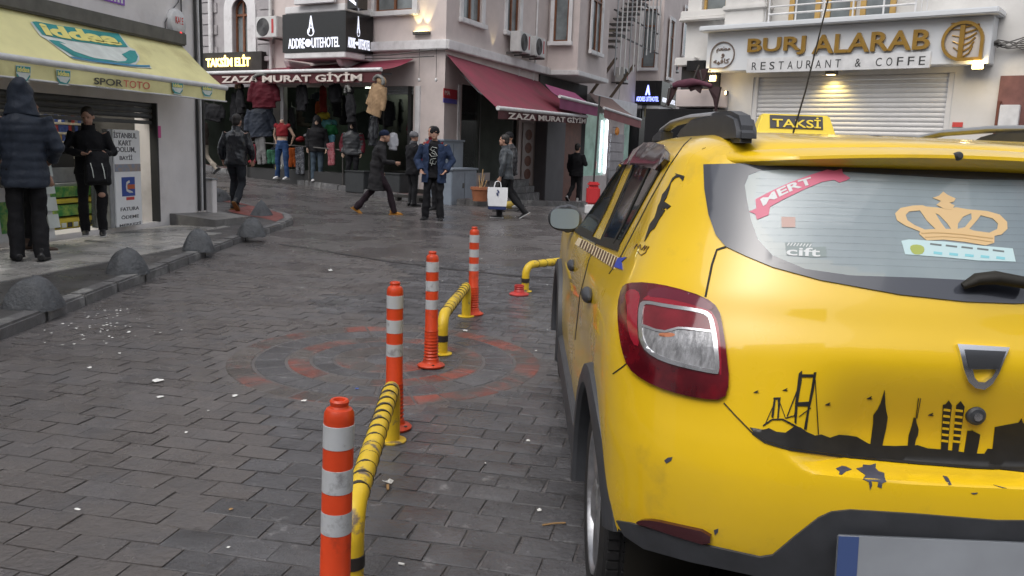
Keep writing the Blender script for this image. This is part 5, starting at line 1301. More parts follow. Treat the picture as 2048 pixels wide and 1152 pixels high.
flank('wind_deflector', [(.68, 1.372), (.30, 1.378), (.0, 1.372), (-.075, 1.405), (-.03, 1.425), (.10, 1.441), (.40, 1.449), (.68, 1.449)], m_visor, .018, .02)
flank('wind_deflector', [(1.50, 1.20), (1.20, 1.325), (1.0, 1.368), (.72, 1.374), (.72, 1.447), (.92, 1.440), (1.06, 1.415), (1.24, 1.352), (1.52, 1.23)], m_visor, .016, .018)
def clx(v):
    lo, hi = 1900, 2140
    for _ in range(26):
        m_ = (lo+hi)/2
        if hit(m_, v).x < 0: lo = m_
        else: hi = m_
    return lo
# spoiler
sp = MB(); k = 40; sec = []
for i in range(k+1):
    x = -.635 + 1.27*i/k; e = 1-abs(x)/.635; ed = sst(0, .30, e); yb = -.385 + .20*(abs(x)/.635)**2.8; out = .095*ed**.5
    sec.append([(x, yb+.10, 1.470-.028*(abs(x)/.635)**2), (x, yb+.02, 1.468-.030*(abs(x)/.635)**2), (x, yb-out*.6, 1.462-.034*(abs(x)/.635)**2), (x, yb-out, 1.450-.04*(abs(x)/.635)**2), (x, yb-out-.002, 1.442-.04*(abs(x)/.635)**2), (x, yb-out*.8, 1.424-.03*(abs(x)/.635)**2), (x, yb-.01, 1.404-.01*(abs(x)/.635)**2), (x, yb+.05, 1.40)])
for s_ in sec: sp.v += s_
for i in range(k):
    for j in range(7): sp.f.append((i*8+j, (i+1)*8+j, (i+1)*8+j+1, i*8+j+1)); sp.m.append(0)
sp.f += [tuple(range(8)), tuple(range(k*8, k*8+8))[::-1]]; sp.m += [0, 0]
spo = sp.build('spoiler', m_yel, taxi, smooth=.9)
MB().lathe([(.0, 0), (.011, 0), (.011, .018), (.007, .026), (0, .027)], 14, T(-.05, -.462, 1.445) @ RX(R(80)), cap=False).build('washer_jet', m_blkp, taxi, smooth=.6, merge=True)
# gaps between panels
pstrip('panel_gap', [(1452, 494), (1434, 500), (1424, 530), (1411, 594)], 4, m_gap, mirror=True)
pstrip('panel_gap', [(1448, 806), (1470, 830), (1505, 866)], 2.6, m_gap, off=.002, mirror=True)
gp_ = [(1505, 866), (1530, 884), (1580, 899), (1700, 915), (1830, 927), (1940, 936)]
pstrip('panel_gap', gp_+[mpx(q) for q in reversed(gp_)], 4.5, m_gap, off=.003)
pstrip('panel_gap', [(1258, 724), (1244, 735), (1226, 748)], 2.5, m_gap, mirror=True)
pstrip('panel_gap', [(1398, 262), (1368, 290), (1340, 330), (1300, 400), (1266, 466), (1238, 520), (1218, 548)], 1.8, m_gap, off=.001, mirror=True)
pstrip('panel_gap', [(1196, 478), (1178, 520), (1160, 590), (1150, 680)], 1.6, m_gap, off=.001, mirror=True)
# tail lamps
LO = [(1250, 578), (1262, 569), (1300, 568), (1350, 577), (1412, 596), (1440, 618), (1448, 660), (1454, 700), (1461, 765), (1450, 800), (1400, 797), (1340, 782), (1290, 760), (1262, 735), (1250, 700), (1243, 650), (1242, 610)]
def tail_lamp():
    lo = smooth_poly(LO, 1)
    l_ = patch('tail_lamp', lo, m_lampred, .012, .022, 9)
    fr = smooth_poly([(1286, 612), (1296, 604), (1340, 612), (1400, 620), (1424, 628), (1432, 650), (1440, 700), (1442, 748), (1430, 748), (1380, 738), (1330, 724), (1300, 706), (1287, 684), (1284, 650)], 1)
    fi = smooth_poly([(1294, 616), (1302, 611), (1340, 619), (1396, 627), (1418, 634), (1424, 652), (1431, 700), (1434, 739), (1428, 740), (1382, 730), (1334, 716), (1306, 700), (1294, 680), (1291, 650)], 1)
    patch('bright_lens', smooth_poly([(1290, 602), (1308, 590), (1350, 598), (1408, 614), (1432, 630), (1442, 668), (1446, 748), (1440, 752), (1434, 660), (1424, 628), (1396, 620), (1340, 611), (1300, 603)], 1), m_lampbr, .0125, .003, 6, parent=l_)
    patch('top_lens', smooth_poly([(1312, 578), (1350, 580), (1408, 597), (1430, 616), (1424, 624), (1390, 612), (1340, 600), (1296, 596)], 1), m_lamppur, .0129, .003, 7, parent=l_)
    patch('bright_lens', smooth_poly([(1256, 590), (1272, 580), (1288, 590), (1282, 620), (1280, 660), (1286, 694), (1272, 690), (1260, 650), (1262, 620)], 1), m_lampbr, .0122, .003, 6, parent=l_)
    patch('chrome_trim', fr, m_chrome, .0155, .005, 7, [fi], parent=l_)
    patch('brake_lens', [(1293, 616), (1302, 611), (1340, 619), (1396, 627), (1418, 634), (1424, 652), (1428, 664), (1380, 660), (1362, 658), (1336, 664), (1318, 662), (1293, 652)], mat('lamp_brake', (.17, .012, .02), .1, coat=1.0, var=.6, vs=7), .0135, .003, 7, parent=l_)
    patch('reverse_lens', [(1292, 656), (1318, 666), (1336, 668), (1362, 662), (1380, 664), (1428, 668), (1431, 700), (1434, 739), (1428, 740), (1382, 730), (1334, 716), (1306, 700), (1294, 680)], m_lampclr, .0135, .003, 7, parent=l_)
    pstrip('chrome_bar', [(1291, 653), (1318, 663), (1336, 666), (1362, 659), (1380, 660), (1430, 666)], 4.5, m_chrome, off=.0155, step=6, parent=l_)
    patch('amber_bulb', smooth_poly([(1326, 668), (1350, 668), (1356, 672), (1350, 676), (1328, 676), (1322, 672)], 1), mat('lamp_amber', (.5, .19, .10), .2, coat=1), .0139, .002, 5, parent=l_)
    return l_
tl = tail_lamp(); tl2 = copy_tree(tl, taxi)
for q in [tl2]+list(tl2.children):
    q.data = q.data.copy(); q.data.transform(Matrix.Diagonal((-1, 1, 1, 1))); q.data.flip_normals()
# lower bumper, reflector, plate
LOWB = [(2000, 1200), (1700, 1178), (1520, 1150), (1380, 1120), (1290, 1095), (1252, 1070), (1236, 1040), (1262, 1044), (1300, 1054), (1420, 1090), (1520, 1112), (1545, 1108), (1590, 1070), (1636, 1034), (1662, 1022), (1700, 1018), (1830, 1026), (2000, 1040)]
lb = patch('lower_bumper', both(LOWB, 0, 0), m_blkp, .007, .012, 14)
patch('reflector', smooth_poly([(1276, 1044), (1284, 1037), (1310, 1037), (1350, 1046), (1424, 1062), (1422, 1088), (1360, 1070), (1300, 1050)], 1), m_refl, .012, .014, 10, mirror=True)
m_plate = mat('number_plate_white', (.27, .29, .32), .35, var=.15, vs=4)
pl = MB().box(-.36, .20, -.006, 0, -.062, .062).build('number_plate', m_plate, taxi, bevel=.003); pl.matrix_local = T(0, -.765, .53) @ RX(R(-6))
MB().box(-.358, -.312, -.0075, -.0062, -.058, .058).build('blue_band', mat('plate_blue_band', (.05, .085, .22), .5), pl)
# bumper steel trim
MB().tube([(-.62, -.60, .265), (-.5, -.70, .255), (-.3, -.735, .25), (0, -.745, .25), (.3, -.735, .25), (.5, -.70, .255), (.62, -.60, .265)], .035, 10, ry=.02).build('skid_trim', mat('skid_silver', (.55, .56, .57), .35, metal=.6), taxi, smooth=.9)
MB().box(-.70, .70, -.55, 3.1, .20, .26).build('underbody', m_gap, taxi)
# cladding: sills and arches
for sx in (-1, 1):
    m = MB(); m.prism([(-.876, .245), (-.70, .235), (-.70, .37), (-.845, .385), (-.874, .37)], .40, 2.19, 'y')
    if sx > 0: m.v = [(-x, y, z) for x, y, z in m.v]
    m.build('sill', m_blkp, taxi, bevel=.006)
    for yc in (0, 2.585):
        m = MB(); n = 40; prof = [(.362, -.74), (.362, -.872), (.372, -.886), (.405, -.888), (.432, -.880), (.440, -.850), (.440, -.80)]
        for i in range(n+1):
            a = R(-14) + R(208 if yc else 182)*i/n
            for r_, x_ in prof:
                tp = 1 - .018*max(0, (.3-(yc+r_*math.cos(a)))/1.0)**2
                if yc == 0 and math.cos(a) < 0: tp -= .062*max(0, -math.cos(a)*r_/.44)**3
                rr = r_*(1+.05*max(0, -math.sin(a))); m.v.append((x_*tp*(-sx), yc+rr*math.cos(a), .325+rr*math.sin(a)))
        kx = len(prof)
        for i in range(n):
            for j in range(kx-1): m.f.append((i*kx+j, i*kx+j+1, (i+1)*kx+j+1, (i+1)*kx+j)); m.m.append(0)
        m.build('wheel_arch', m_blkp, taxi, smooth=.6)
        m = MB().lathe([(.37, -.10), (.37, .14)], 24, T(sx*.68, yc, .33) @ RY(R(90)), cap=False)
        m.lathe([(.37, 0), (.001, 0)], 24, T(sx*.52, yc, .33) @ RY(R(90)), cap=False); m.build('wheel_well', m_gap, taxi, smooth=.6)
# wheels
def wheel(x, y, sx):
    wr = MB().lathe([(.235, -.095), (.285, -.100), (.312, -.088), (.320, -.060), (.322, 0), (.320, .060), (.312, .088), (.285, .100), (.235, .095)], 60, RY(R(90)), cap=False)
    n = 64
    for i in range(n):                                  # tread blocks
        a = 2*math.pi*i/n
        for xc, wd in ((-.062, .034), (-.021, .028), (.021, .028), (.062, .034)):
            M_ = RX(a + (.012 if xc > 0 else 0)) @ T(xc, 0, .3235 if abs(xc) < .05 else .3205); wr.box(-wd/2, wd/2, -.0118, .0118, -.006, .0045, M_)
    w_ = wr.build('wheel', m_tyre, taxi, smooth=.5); w_.matrix_local = T(x, y, .325)
    rm = MB(); s = sx
    rm.lathe([(.238, .085*s), (.232, .096*s), (.222, .094*s), (.210, .070*s), (.205, 0), (.205, -.08*s)], 48, RY(R(90)), cap=False)
    for i in range(6):
        a = 2*math.pi*i/6; M_ = RX(a)
        rm.add([(.078*s, -.045, .03), (.088*s, -.018, .03), (.088*s, .018, .03), (.078*s, .045, .03), (.074*s, -.060, .212), (.084*s, -.030, .212), (.084*s, .030, .212), (.074*s, .060, .212), (.05*s, 0, .03), (.05*s, 0, .212)], [(0, 1, 5, 4), (1, 2, 6, 5), (2, 3, 7, 6), (0, 4, 9, 8), (8, 9, 7, 3)], M_)
    rm.lathe([(.0, .10*s), (.03, .098*s), (.06, .09*s), (.075, .075*s), (.07, .05*s)], 20, RY(R(90)), cap=False)
    rm.build('rim', m_rim, w_, smooth=.5)
    MB().lathe([(.0, -.01*s), (.2, -.01*s)], 24, RY(R(90)), cap=False).build('brake_drum', m_gap, w_, merge=True)
for x, s in ((-.745, -1), (.745, 1)):
    for y in (0, 2.585): wheel(x, y, s)
# mirrors
def mirror_part(s):
    m = MB(); m.ell((0, 0, 0), (.088, .07, .068), n=24, k=12); m.v = [(x*(1+.25*(abs(z)/.068)**2*.6), y if y > -.03 else -.03, z*(1+.1*(x*s < 0))) for x, y, z in m.v]
    o = m.build('door_mirror', m_blkp, taxi, smooth=.7, merge=True); o.matrix_local = T(s*.885, 1.80, 1.075) @ RZ(s*R(4))
    q = MB(); pts = [(.074*math.copysign(abs(math.cos(a))**.6, math.cos(a)), .052*math.copysign(abs(math.sin(a))**.6, math.sin(a))) for a in [2*math.pi*i/28 for i in range(28)]]
    q.prism(pts, -.036, -.031, 'y'); q.build('mirror_glass', mat('mirror_glass', (.46, .56, .62), .10, metal=.55), o, bevel=.0015)
    MB().tube([(-s*.04, .02, -.04), (-s*.09, .02, -.06), (-s*.13, .02, -.065)], .028, 8).build('mirror_arm', m_blkp, o, smooth=.8)
mirror_part(-1); mirror_part(1)
# door handles
for y, z in ((.31, .935), (1.30, .90)):
    for s in (-1, 1):
        o = MB().ell((0, 0, 0), (.022, .085, .026)).build('door_handle', m_blkp, taxi, smooth=.8); o.matrix_local = T(s*.868, y, z)
# roof rails
for s in (-1, 1):
    m = MB(); prof = [(.62, 1.488), (.50, 1.525), (.35, 1.545), (0, 1.553), (-.18, 1.55), (-.28, 1.535), (-.325, 1.50), (-.33, 1.462), (.46, 1.462)]
    m.prism(prof, -.027, .027, 'x'); o = m.build('rail_foot', m_blkp, taxi, smooth=.5, bevel=.012); o.matrix_local = T(s*.525, .0, 0)
    m = MB(); m.tube([(0, .05, 1.545), (0, .45, 1.552), (0, .8, 1.545), (0, 1.05, 1.52), (0, 1.16, 1.485)], .02, 10, ry=.013, upv=(1, 0, 0))
    o = m.build('roof_rail', mat('rail_grey', (.30, .31, .32), .35, metal=.5), taxi, smooth=.7); o.matrix_local = T(s*.525, 0, 0)
    m = MB(); m.prism([(1.25, 1.47), (1.18, 1.505), (1.02, 1.525), (.95, 1.52), (.95, 1.47)], -.024, .024, 'x'); o = m.build('rail_foot', m_blkp, taxi, smooth=.5, bevel=.008); o.matrix_local = T(s*.525, 0, 0)
# roof sign
m = MB(); W, D = .165, .06
m.v = [(-W, -D, 0), (W, -D, 0), (W, D, 0), (-W, D, 0), (-W+.005, -.045, .03), (W-.005, -.045, .03), (W-.005, .045, .03), (-W+.005, .045, .03), (-W+.028, -.02, .100), (W-.028, -.02, .100), (W-.028, .02, .100), (-W+.028, .02, .100)]
for a in (0, 4): m.f += [(a+i, a+(i+1) % 4, a+4+(i+1) % 4, a+4+i) for i in range(4)]
m.f += [(8, 9, 10, 11), (3, 2, 1, 0)]; m.m = [0]*10
m_sign = mat('sign_yellow', (.78, .62, .05), .35, coat=.3)
rs = m.build('roof_sign', m_sign, taxi, bevel=.006); rs.matrix_local = T(0, 1.0, 1.503)
Ms = T(0, -.0335, .064) @ RX(R(-20))
MB().box(-.108, .108, -.0025, 0, -.024, .032, Ms).build('sign_panel', mat('sign_dark', (.05, .05, .06), .4), rs)
fit_text('TAKSİ', m_sign, -.098, .098, -.020, .026, -.003, rs, .003, .012, M=Ms)
MB().tube([(-.02, .95, 1.50), (.03, .98, 1.70), (.10, 1.03, 2.05), (.19, 1.09, 2.45)], [.004, .0035, .003, .002], 6).build('antenna', m_gap, taxi)
# emblem and lock
Wp = [(1910, 690), (2014, 697), (2010, 706), (1992, 745), (1980, 764), (1964, 775), (1946, 772), (1932, 760), (1922, 735), (1914, 702)]
Wh = [(1940, 737), (1988, 737), (1978, 752), (1965, 761), (1951, 760), (1944, 752)]
em = patch('emblem', smooth_poly(Wp, 0), m_chrome, .012, .014, 8, [Wh])
patch('emblem_bar', [(1924, 701), (2006, 705), (1992, 736), (1932, 735)], mat('emblem_dark', (.10, .105, .115), .2, metal=.6), .0135, .003, 8, parent=em)
p = hit(1949, 830)
lk = MB().lathe([(0, .0), (.022, 0), (.022, .010), (.017, .014), (0, .014)], 20, RX(R(90)), cap=False).build('boot_lock', m_blkp, taxi, smooth=.5, merge=True); lk.matrix_local = T(*p)
MB().lathe([(0, .0145), (.010, .0145), (.010, .018), (0, .019)], 16, RX(R(90)), cap=False).build('key_barrel', m_chrome, lk, smooth=.5, merge=True)
# wiper
wp = MB(); a, b = hit(1925, 566, .03), hit(2040, 572, .035)
wpo = MB().tube([hit(1918, 578, .018), hit(1940, 568, .03), hit(1975, 566, .034), hit(2044, 578, .034)], [.010, .020, .022, .020], 10, ry=[.008, .014, .016, .014]).build('rear_wiper', m_gap, taxi, smooth=.9)
# decals ---------------------------------------------------------------------------------
def Z5(pts): return [(1440 + x/3.368, 640 + y/3.368) for x, y in pts]
def sk(pts, st=8, name='skyline_decal', mt=None, off=.0025): return patch(name, Z5(pts), mt or m_black, off, .002, st, parent=sky_d)
def up5(x, y): return ((x-1440)*3.368, (y-640)*3.368)
sky_top = [(200, 722), (290, 738), (330, 728), (380, 752), (440, 758), (500, 715), (540, 722), (580, 752), (640, 778), (680, 770), (740, 792), (800, 772), (860, 776), (920, 785), (1000, 832), (1060, 838), (1100, 845), (1180, 848), (1260, 845), (1330, 842), (1400, 864), (1480, 870), (1560, 878), (1700, 898), (1780, 900), (1800, 866), (1840, 868), (2060, 900)]
sky_bot = [up5(x, y-2) for x, y in ((2056, 948), (1940, 935), (1830, 926), (1700, 914), (1580, 898), (1530, 883), (1506, 866))]
sky_d = patch('skyline_decal', Z5(sky_top + sky_bot), m_black, .0025, .002, 9)
for q in ([(1010, 845), (1030, 700), (1032, 640), (1060, 600), (1080, 560), (1108, 470), (1112, 560), (1118, 610), (1128, 650), (1118, 720), (1090, 850)],
          [(1262, 860), (1270, 775), (1282, 740), (1296, 690), (1304, 655), (1318, 660), (1322, 690), (1336, 735), (1330, 775), (1318, 800), (1306, 858)],
          [(500, 690), (505, 560), (530, 360), (552, 340), (548, 400), (522, 570), (512, 700)], [(632, 352), (648, 350), (628, 480), (600, 600), (580, 740), (564, 735), (590, 590), (612, 470)],
          [(540, 365), (640, 365), (636, 384), (536, 384)], [(508, 555), (606, 548), (600, 580), (505, 578)],
          [(345, 650), (362, 530), (374, 522), (372, 560), (360, 660)], [(388, 525), (408, 523), (400, 600), (396, 660), (384, 660), (390, 590)], [(360, 522), (408, 520), (406, 534), (360, 536)],
          [(1485, 905), (1500, 570), (1520, 565), (1540, 540), (1560, 570), (1545, 700), (1530, 905)], [(1560, 905), (1590, 575), (1620, 545), (1645, 580), (1620, 760), (1600, 905)],
          [(1640, 905), (1665, 745), (1700, 745), (1750, 770), (1740, 830), (1725, 905)], [(1830, 900), (1850, 720), (1930, 705), (2010, 690), (2030, 660), (2036, 690), (2060, 700), (2060, 940)]):
    sk(q)
for a, b, w_ in (((548, 400), (450, 650), 2.2), ((545, 420), (500, 640), 1.6), ((640, 400), (660, 770), 1.6), ((512, 640), (440, 660), 2), ((366, 560), (300, 710), 1.5), ((404, 560), (440, 660), 1.5), ((1335, 525), (1318, 660), 1.6), ((1350, 525), (1325, 660), 1.2), ((290, 712), (350, 670), 3), ((350, 670), (420, 668), 3), ((420, 668), (480, 700), 3.5), ((480, 700), (540, 735), 4), ((610, 590), (530, 650), 1.5)):
    pstrip('skyline_decal', Z5([a, b]), w_, m_black, .0025, 8, parent=sky_d)
for k in range(6):
    pstrip('tower_light', Z5([(1503-k*3, 600+k*42), (1548-k*3, 606+k*42)]), 4.5, m_yel, .0032, 8, parent=sky_d); pstrip('tower_light', Z5([(1580-k*3, 604+k*42), (1632-k*3, 610+k*42)]), 4.5, m_yel, .0032, 8, parent=sky_d)
for x, y in ((245, 484), (440, 470), (727, 566), (1008, 524), (1420, 636)):
    patch('bird_decal', Z5([(x-20, y+4), (x-4, y-4), (x+14, y-12), (x+4, y+2), (x+18, y+4), (x, y+8)]), m_black, .0025, .002, 5, parent=sky_d)
# chips in the bumper paint
def chip(pts): patch('paint_chip', pts, m_chip, .0016, .002, 6)
def Z6(pts): return [(1440+x/3.368, 860+y/3.37) for x, y in pts]
chip(Z6([(780, 262), (820, 244), (850, 250), (886, 268), (850, 280), (820, 304), (800, 300), (806, 282)]))
chip(Z6([(918, 262), (960, 252), (962, 236), (1010, 240), (1050, 228), (1046, 258), (1066, 280), (1106, 292), (1108, 320), (1120, 350), (1092, 358), (1088, 392), (1060, 382), (1066, 350), (1020, 344), (1024, 372), (1010, 405), (1002, 350), (960, 332), (980, 306)]))
chip(Z6([(1500, 310), (1530, 318), (1545, 340), (1558, 370), (1540, 374), (1520, 345)])); chip(Z6([(1690, 424), (1735, 422), (1725, 432), (1700, 432)])); chip([(1329, 921), (1336, 915), (1345, 914), (1343, 921), (1333, 927)])
chip(Z6([(1840, 370), (1930, 395), (1900, 392)]))
chip([(1428, 1060), (1437, 1057), (1436, 1064), (1430, 1070)])
# stickers on the rear glass
def Z4(pts): return [(1400+x/2.8796, 220+y/2.88) for x, y in pts]
G = .0052
rb = patch('ribbon_sticker', Z4([(284, 590), (326, 572), (320, 520), (400, 478), (520, 422), (640, 378), (730, 350), (770, 356), (815, 345), (820, 372), (862, 398), (838, 412), (800, 424), (770, 408), (700, 420), (600, 462), (480, 520), (405, 562), (395, 610), (330, 636), (318, 604)]), m_pink, G, .001, 8)
ptext('ribbon_lettering', 'MERT', m_white, *Z4([(365, 560)])[0], *Z4([(652, 432)])[0], 15, G+.0008, bend=5, bold=.03, parent=rb)
def crown():
    m0 = patch('crown_sticker', Z4([(1120, 600), (1150, 570), (1220, 556), (1276, 554), (1300, 562), (1350, 566), (1380, 570), (1420, 575), (1470, 566), (1540, 578), (1590, 582), (1650, 588), (1720, 608), (1762, 650), (1764, 690), (1730, 722), (1690, 730), (1688, 770), (1640, 785), (1520, 765), (1400, 752), (1300, 756), (1258, 720), (1262, 705), (1180, 672), (1130, 640)]), m_gold, G, .001, 7,
      [Z4([(1180, 610), (1200, 590), (1262, 584), (1300, 640), (1350, 690), (1290, 694), (1230, 668), (1190, 640)]), Z4([(1350, 600), (1372, 610), (1420, 660), (1440, 690), (1410, 690), (1380, 650)]), Z4([(1480, 660), (1510, 620), (1556, 600), (1560, 630), (1520, 680), (1478, 690)]), Z4([(1590, 640), (1610, 612), (1680, 630), (1710, 660), (1706, 690), (1660, 712), (1570, 700), (1545, 690)])])
    patch('crown_cross', Z4([(1335, 512), (1370, 500), (1395, 476), (1420, 495), (1466, 516), (1455, 535), (1430, 540), (1460, 555), (1445, 580), (1400, 575), (1356, 552), (1382, 530)]), m_gold, G+.0004, .001, 7, parent=m0)
    pstrip('crown_band', Z4([(1268, 716), (1330, 712), (1400, 714), (1500, 722), (1600, 735), (1680, 745)]), 2.0, mat('sticker_gold_dark', (.50, .32, .13), .4), G+.0006, 8, parent=m0)
    pstrip('crown_band', Z4([(1290, 738), (1400, 734), (1520, 742), (1680, 766)]), 1.4, MATS['sticker_gold_dark'], G+.0006, 8, parent=m0)
crown()
ls = patch('label_sticker', Z4([(1155, 758), (1200, 750), (1400, 762), (1600, 785), (1795, 802), (1812, 878), (1600, 872), (1400, 852), (1178, 836)]), mat('sticker_pale', (.50, .66, .68), .4), G-.0004, .001, 9)
patch('label_dot', smooth_poly(Z4([(1200, 792), (1230, 778), (1280, 786), (1290, 815), (1270, 838), (1220, 836)]), 1), mat('sticker_olive', (.36, .42, .10), .4), G, .001, 6, parent=ls)
for i in range(5):
    pstrip('label_print', Z4([(1320+i*90, 776+i*9), (1385+i*90, 784+i*9)]), 3.4, mat('print_grey', (.14, .17, .17), .5), G, 8, parent=ls)
    pstrip('label_print', Z4([(1340+i*90, 826+i*7), (1390+i*90, 832+i*7)]), 5, mat('print_teal', (.22, .55, .62), .5), G, 8, parent=ls)
cp = patch('corner_sticker', Z4([(490, 768), (640, 766), (640, 796), (722, 790), (728, 850), (640, 852), (500, 840)]), mat('sticker_smoke', (.20, .25, .25), .4), G-.0004, .001, 8)
ptext('sticker_lettering', 'cift', m_white, *Z4([(496, 842)])[0], *Z4([(690, 850)])[0], 17, G, parent=cp); [pstrip('sticker_print', Z4([(502+18*k, 786+k), (514+18*k, 770+k)]), 2.0, m_white, G, 4, parent=cp) for k in range(8)]
patch('price_sticker', Z4([(468, 620), (548, 622), (548, 680), (470, 680)]), mat('sticker_salmon', (.50, .34, .30), .5), G-.0004, .001, 9)
# portrait silhouette on the rear pillar
def Z3(pts): return [(1060+x/3.2, 200+y/3.2) for x, y in pts]
pf = patch('portrait_decal', Z3([(985, 512), (975, 485), (945, 478), (915, 500), (893, 545), (872, 580), (850, 605), (838, 650), (822, 680), (812, 720), (800, 755), (770, 795), (752, 850), (734, 908), (752, 880), (772, 842), (800, 822), (822, 778), (828, 735), (846, 712), (852, 665), (876, 625), (893, 575), (905, 530), (932, 500), (962, 492)]), m_black, .0025, .002, 4)
for q in ([(850, 650), (870, 655), (905, 680), (880, 700), (868, 690), (858, 700), (846, 690)], [(838, 722), (856, 700), (866, 706), (850, 735), (822, 775), (810, 765)], [(930, 470), (990, 488), (980, 518), (964, 500)]):
    patch('portrait_decal', Z3(q), m_black, .0025, .002, 4, parent=pf)
for q in ([(668, 950), (690, 920), (694, 950), (708, 925), (712, 955)], [(714, 962), (740, 930), (730, 965), (752, 935)], [(690, 970), (712, 995), (742, 978), (752, 952)], [(748, 962), (764, 938)]):
    pstrip('signature_decal', Z3(q), 1.4, m_brown, .002, 4, parent=pf)
# checker band under the windows
cb = patch('checker_band', [(1158, 475), (1240, 516), (1229, 538), (1150, 488)], m_cream, .002, .002, 6, mirror=False)
for i in range(14):
    t0, t1 = i/14, (i+.55)/14; L = lambda a, b, t: (a[0]+(b[0]-a[0])*t, a[1]+(b[1]-a[1])*t)
    a, b, c, d = (1165, 479), (1238, 516), (1228, 537), (1157, 492)
    patch('checker_square', [L(a, b, t0), L(a, b, t1), L(d, c, min(1, t1+.03)), L(d, c, t0+.03)], m_brown, .0026, .001, 5, parent=cb)
patch('blue_mark', [(1237, 516), (1254, 515), (1244, 524), (1246, 540), (1229, 534), (1232, 526)], m_blue, .0027, .002, 5, parent=cb)
# cabin
MB().box(-.66, .66, -.30, 2.0, .30, .34).build('cabin_floor', m_inter, taxi)
def seat(x, y, wd, hb):
    m = MB(); m.ell((0, .1, .52), (wd, .28, .12)); m.tube([(0, -.14, .50), (0, -.2, .8), (0, -.26, hb)], [wd*.9, wd*.95, wd*.75], 14, ry=[.09, .08, .05], upv=(1, 0, 0))
    o = m.build('car_seat', m_seat, taxi, smooth=.8); o.matrix_local = T(x, y, .05)
    MB().ell((0, -.28, hb+.13), (.12, .045, .09)).build('headrest', m_seat, o, smooth=.8)
seat(-.36, 1.15, .25, 1.0); seat(.36, 1.15, .25, 1.0); seat(-.34, .25, .28, .92); seat(.34, .25, .28, .92)
MB().box(-.62, .62, 1.62, 1.9, .70, .98).build('dashboard', m_inter, taxi, bevel=.04)
MB().ell((0, 0, 0), (.12, .2, .05)).build('red_cloth', mat('red_cloth', (.5, .02, .03), .8), taxi, smooth=.8).matrix_local = T(-.52, 1.35, 1.12)
# ------------------------------------------------------------------ posts, hoops, domes
m_or = mat('post_orange', (.56, .050, .010), .42, var=.14, vs=9, col2=(.30, .035, .012), c2s=8, c2t=.63, c2w=.06)
m_band = mat('reflective_band', (.46, .48, .50), .32, var=.10, vs=14, col2=(.24, .24, .25), c2s=14, c2t=.62, c2w=.05, spec=.7)
m_hoop = mat('hoop_yellow', (.66, .45, .022), .45, var=.12, vs=9, col2=(.16, .12, .09), c2s=11, c2t=.60, c2w=.04)
m_stripe = mat('hoop_black', (.028, .024, .022), .5)
m_dome = mat('dome_concrete', (.078, .084, .092), .5, var=.30, vs=9, bump=.8, bs=36, col2=(.045, .047, .05), c2s=7, c2t=.58, rvar=.12)
def post_parts(root):
    prof = [(.0, .002), (.086, .002), (.090, .012), (.082, .020), (.058, .030), (.050, .045)]
    z = .055
    for i in range(9): prof += [(.050-.0006*i, z), (.0435, z+.008), (.0435, z+.013), (.0495-.0006*i, z+.020)]; z += .0205
    prof += [(.0415, .245), (.0405, .70), (.0395, .716), (.034, .727), (.026, .731), (.0235, .736), (.026, .748), (.022, .753), (.016, .752), (.014, .742), (.0, .742)]
    MB().lathe(prof, 32, cap=False).build('post_body', m_or, root, smooth=.55, merge=True)
    for z0, z1 in ((.622, .687), (.498, .565), (.380, .443)):
        MB().lathe([(.0405, z0), (.0418, z0+.001), (.0415, z1-.001), (.040, z1)], 32, cap=False).build('reflective_band', m_band, root, smooth=.6)
    for k in range(3):
        a = 2*math.pi*k/3+.3; MB().lathe([(0, 0), (.010, 0), (.010, .008), (0, .010)], 8, T(.070*math.cos(a), .070*math.sin(a), .018), cap=False).build('bolt', m_stripe, root, merge=True)
posts = [(-.462, 2.16), tuple(at_z(788, 857)[:2]), tuple(at_z(862, 733)[:2]), tuple(at_z(946, 629)[:2])]
plab = ['nearest orange post with three white bands, cut off by the bottom edge', 'second orange post with white bands, at the far end of the first yellow hoop', 'third orange post standing on the ringed paving circle', 'farthest orange post with white bands, beside the second yellow hoop']
r0 = None
for i, (x, y) in enumerate(posts):
    if i == 0:
        r0 = empty('traffic_post', T(x, y, 0), plab[0], 'traffic post', 'orange posts in a row'); post_parts(r0); o = r0
    else: o = copy_tree(r0)
    o.matrix_world = T(x, y, 0) @ RZ(1.3*i) @ RX(R([0, -.5, 1.0, .3][i])) @ RY(R([1.2, .2, 1.3, .6][i])); o['label'] = plab[i]
sb = empty('post_stump', T(*at_z(1038, 590)), 'broken red stump of a post at the foot of the third yellow hoop', 'post stump')
MB().lathe([(0, .002), (.095, .002), (.098, .012), (.085, .022), (.055, .03), (.05, .05), (.044, .058), (.05, .068), (.044, .076), (.05, .086), (.046, .10), (.036, .098), (.034, .06), (0, .06)], 24, cap=False).build('base', mat('stump_red', (.42, .035, .03), .45, var=.25, vs=12), sb, smooth=.6, merge=True)
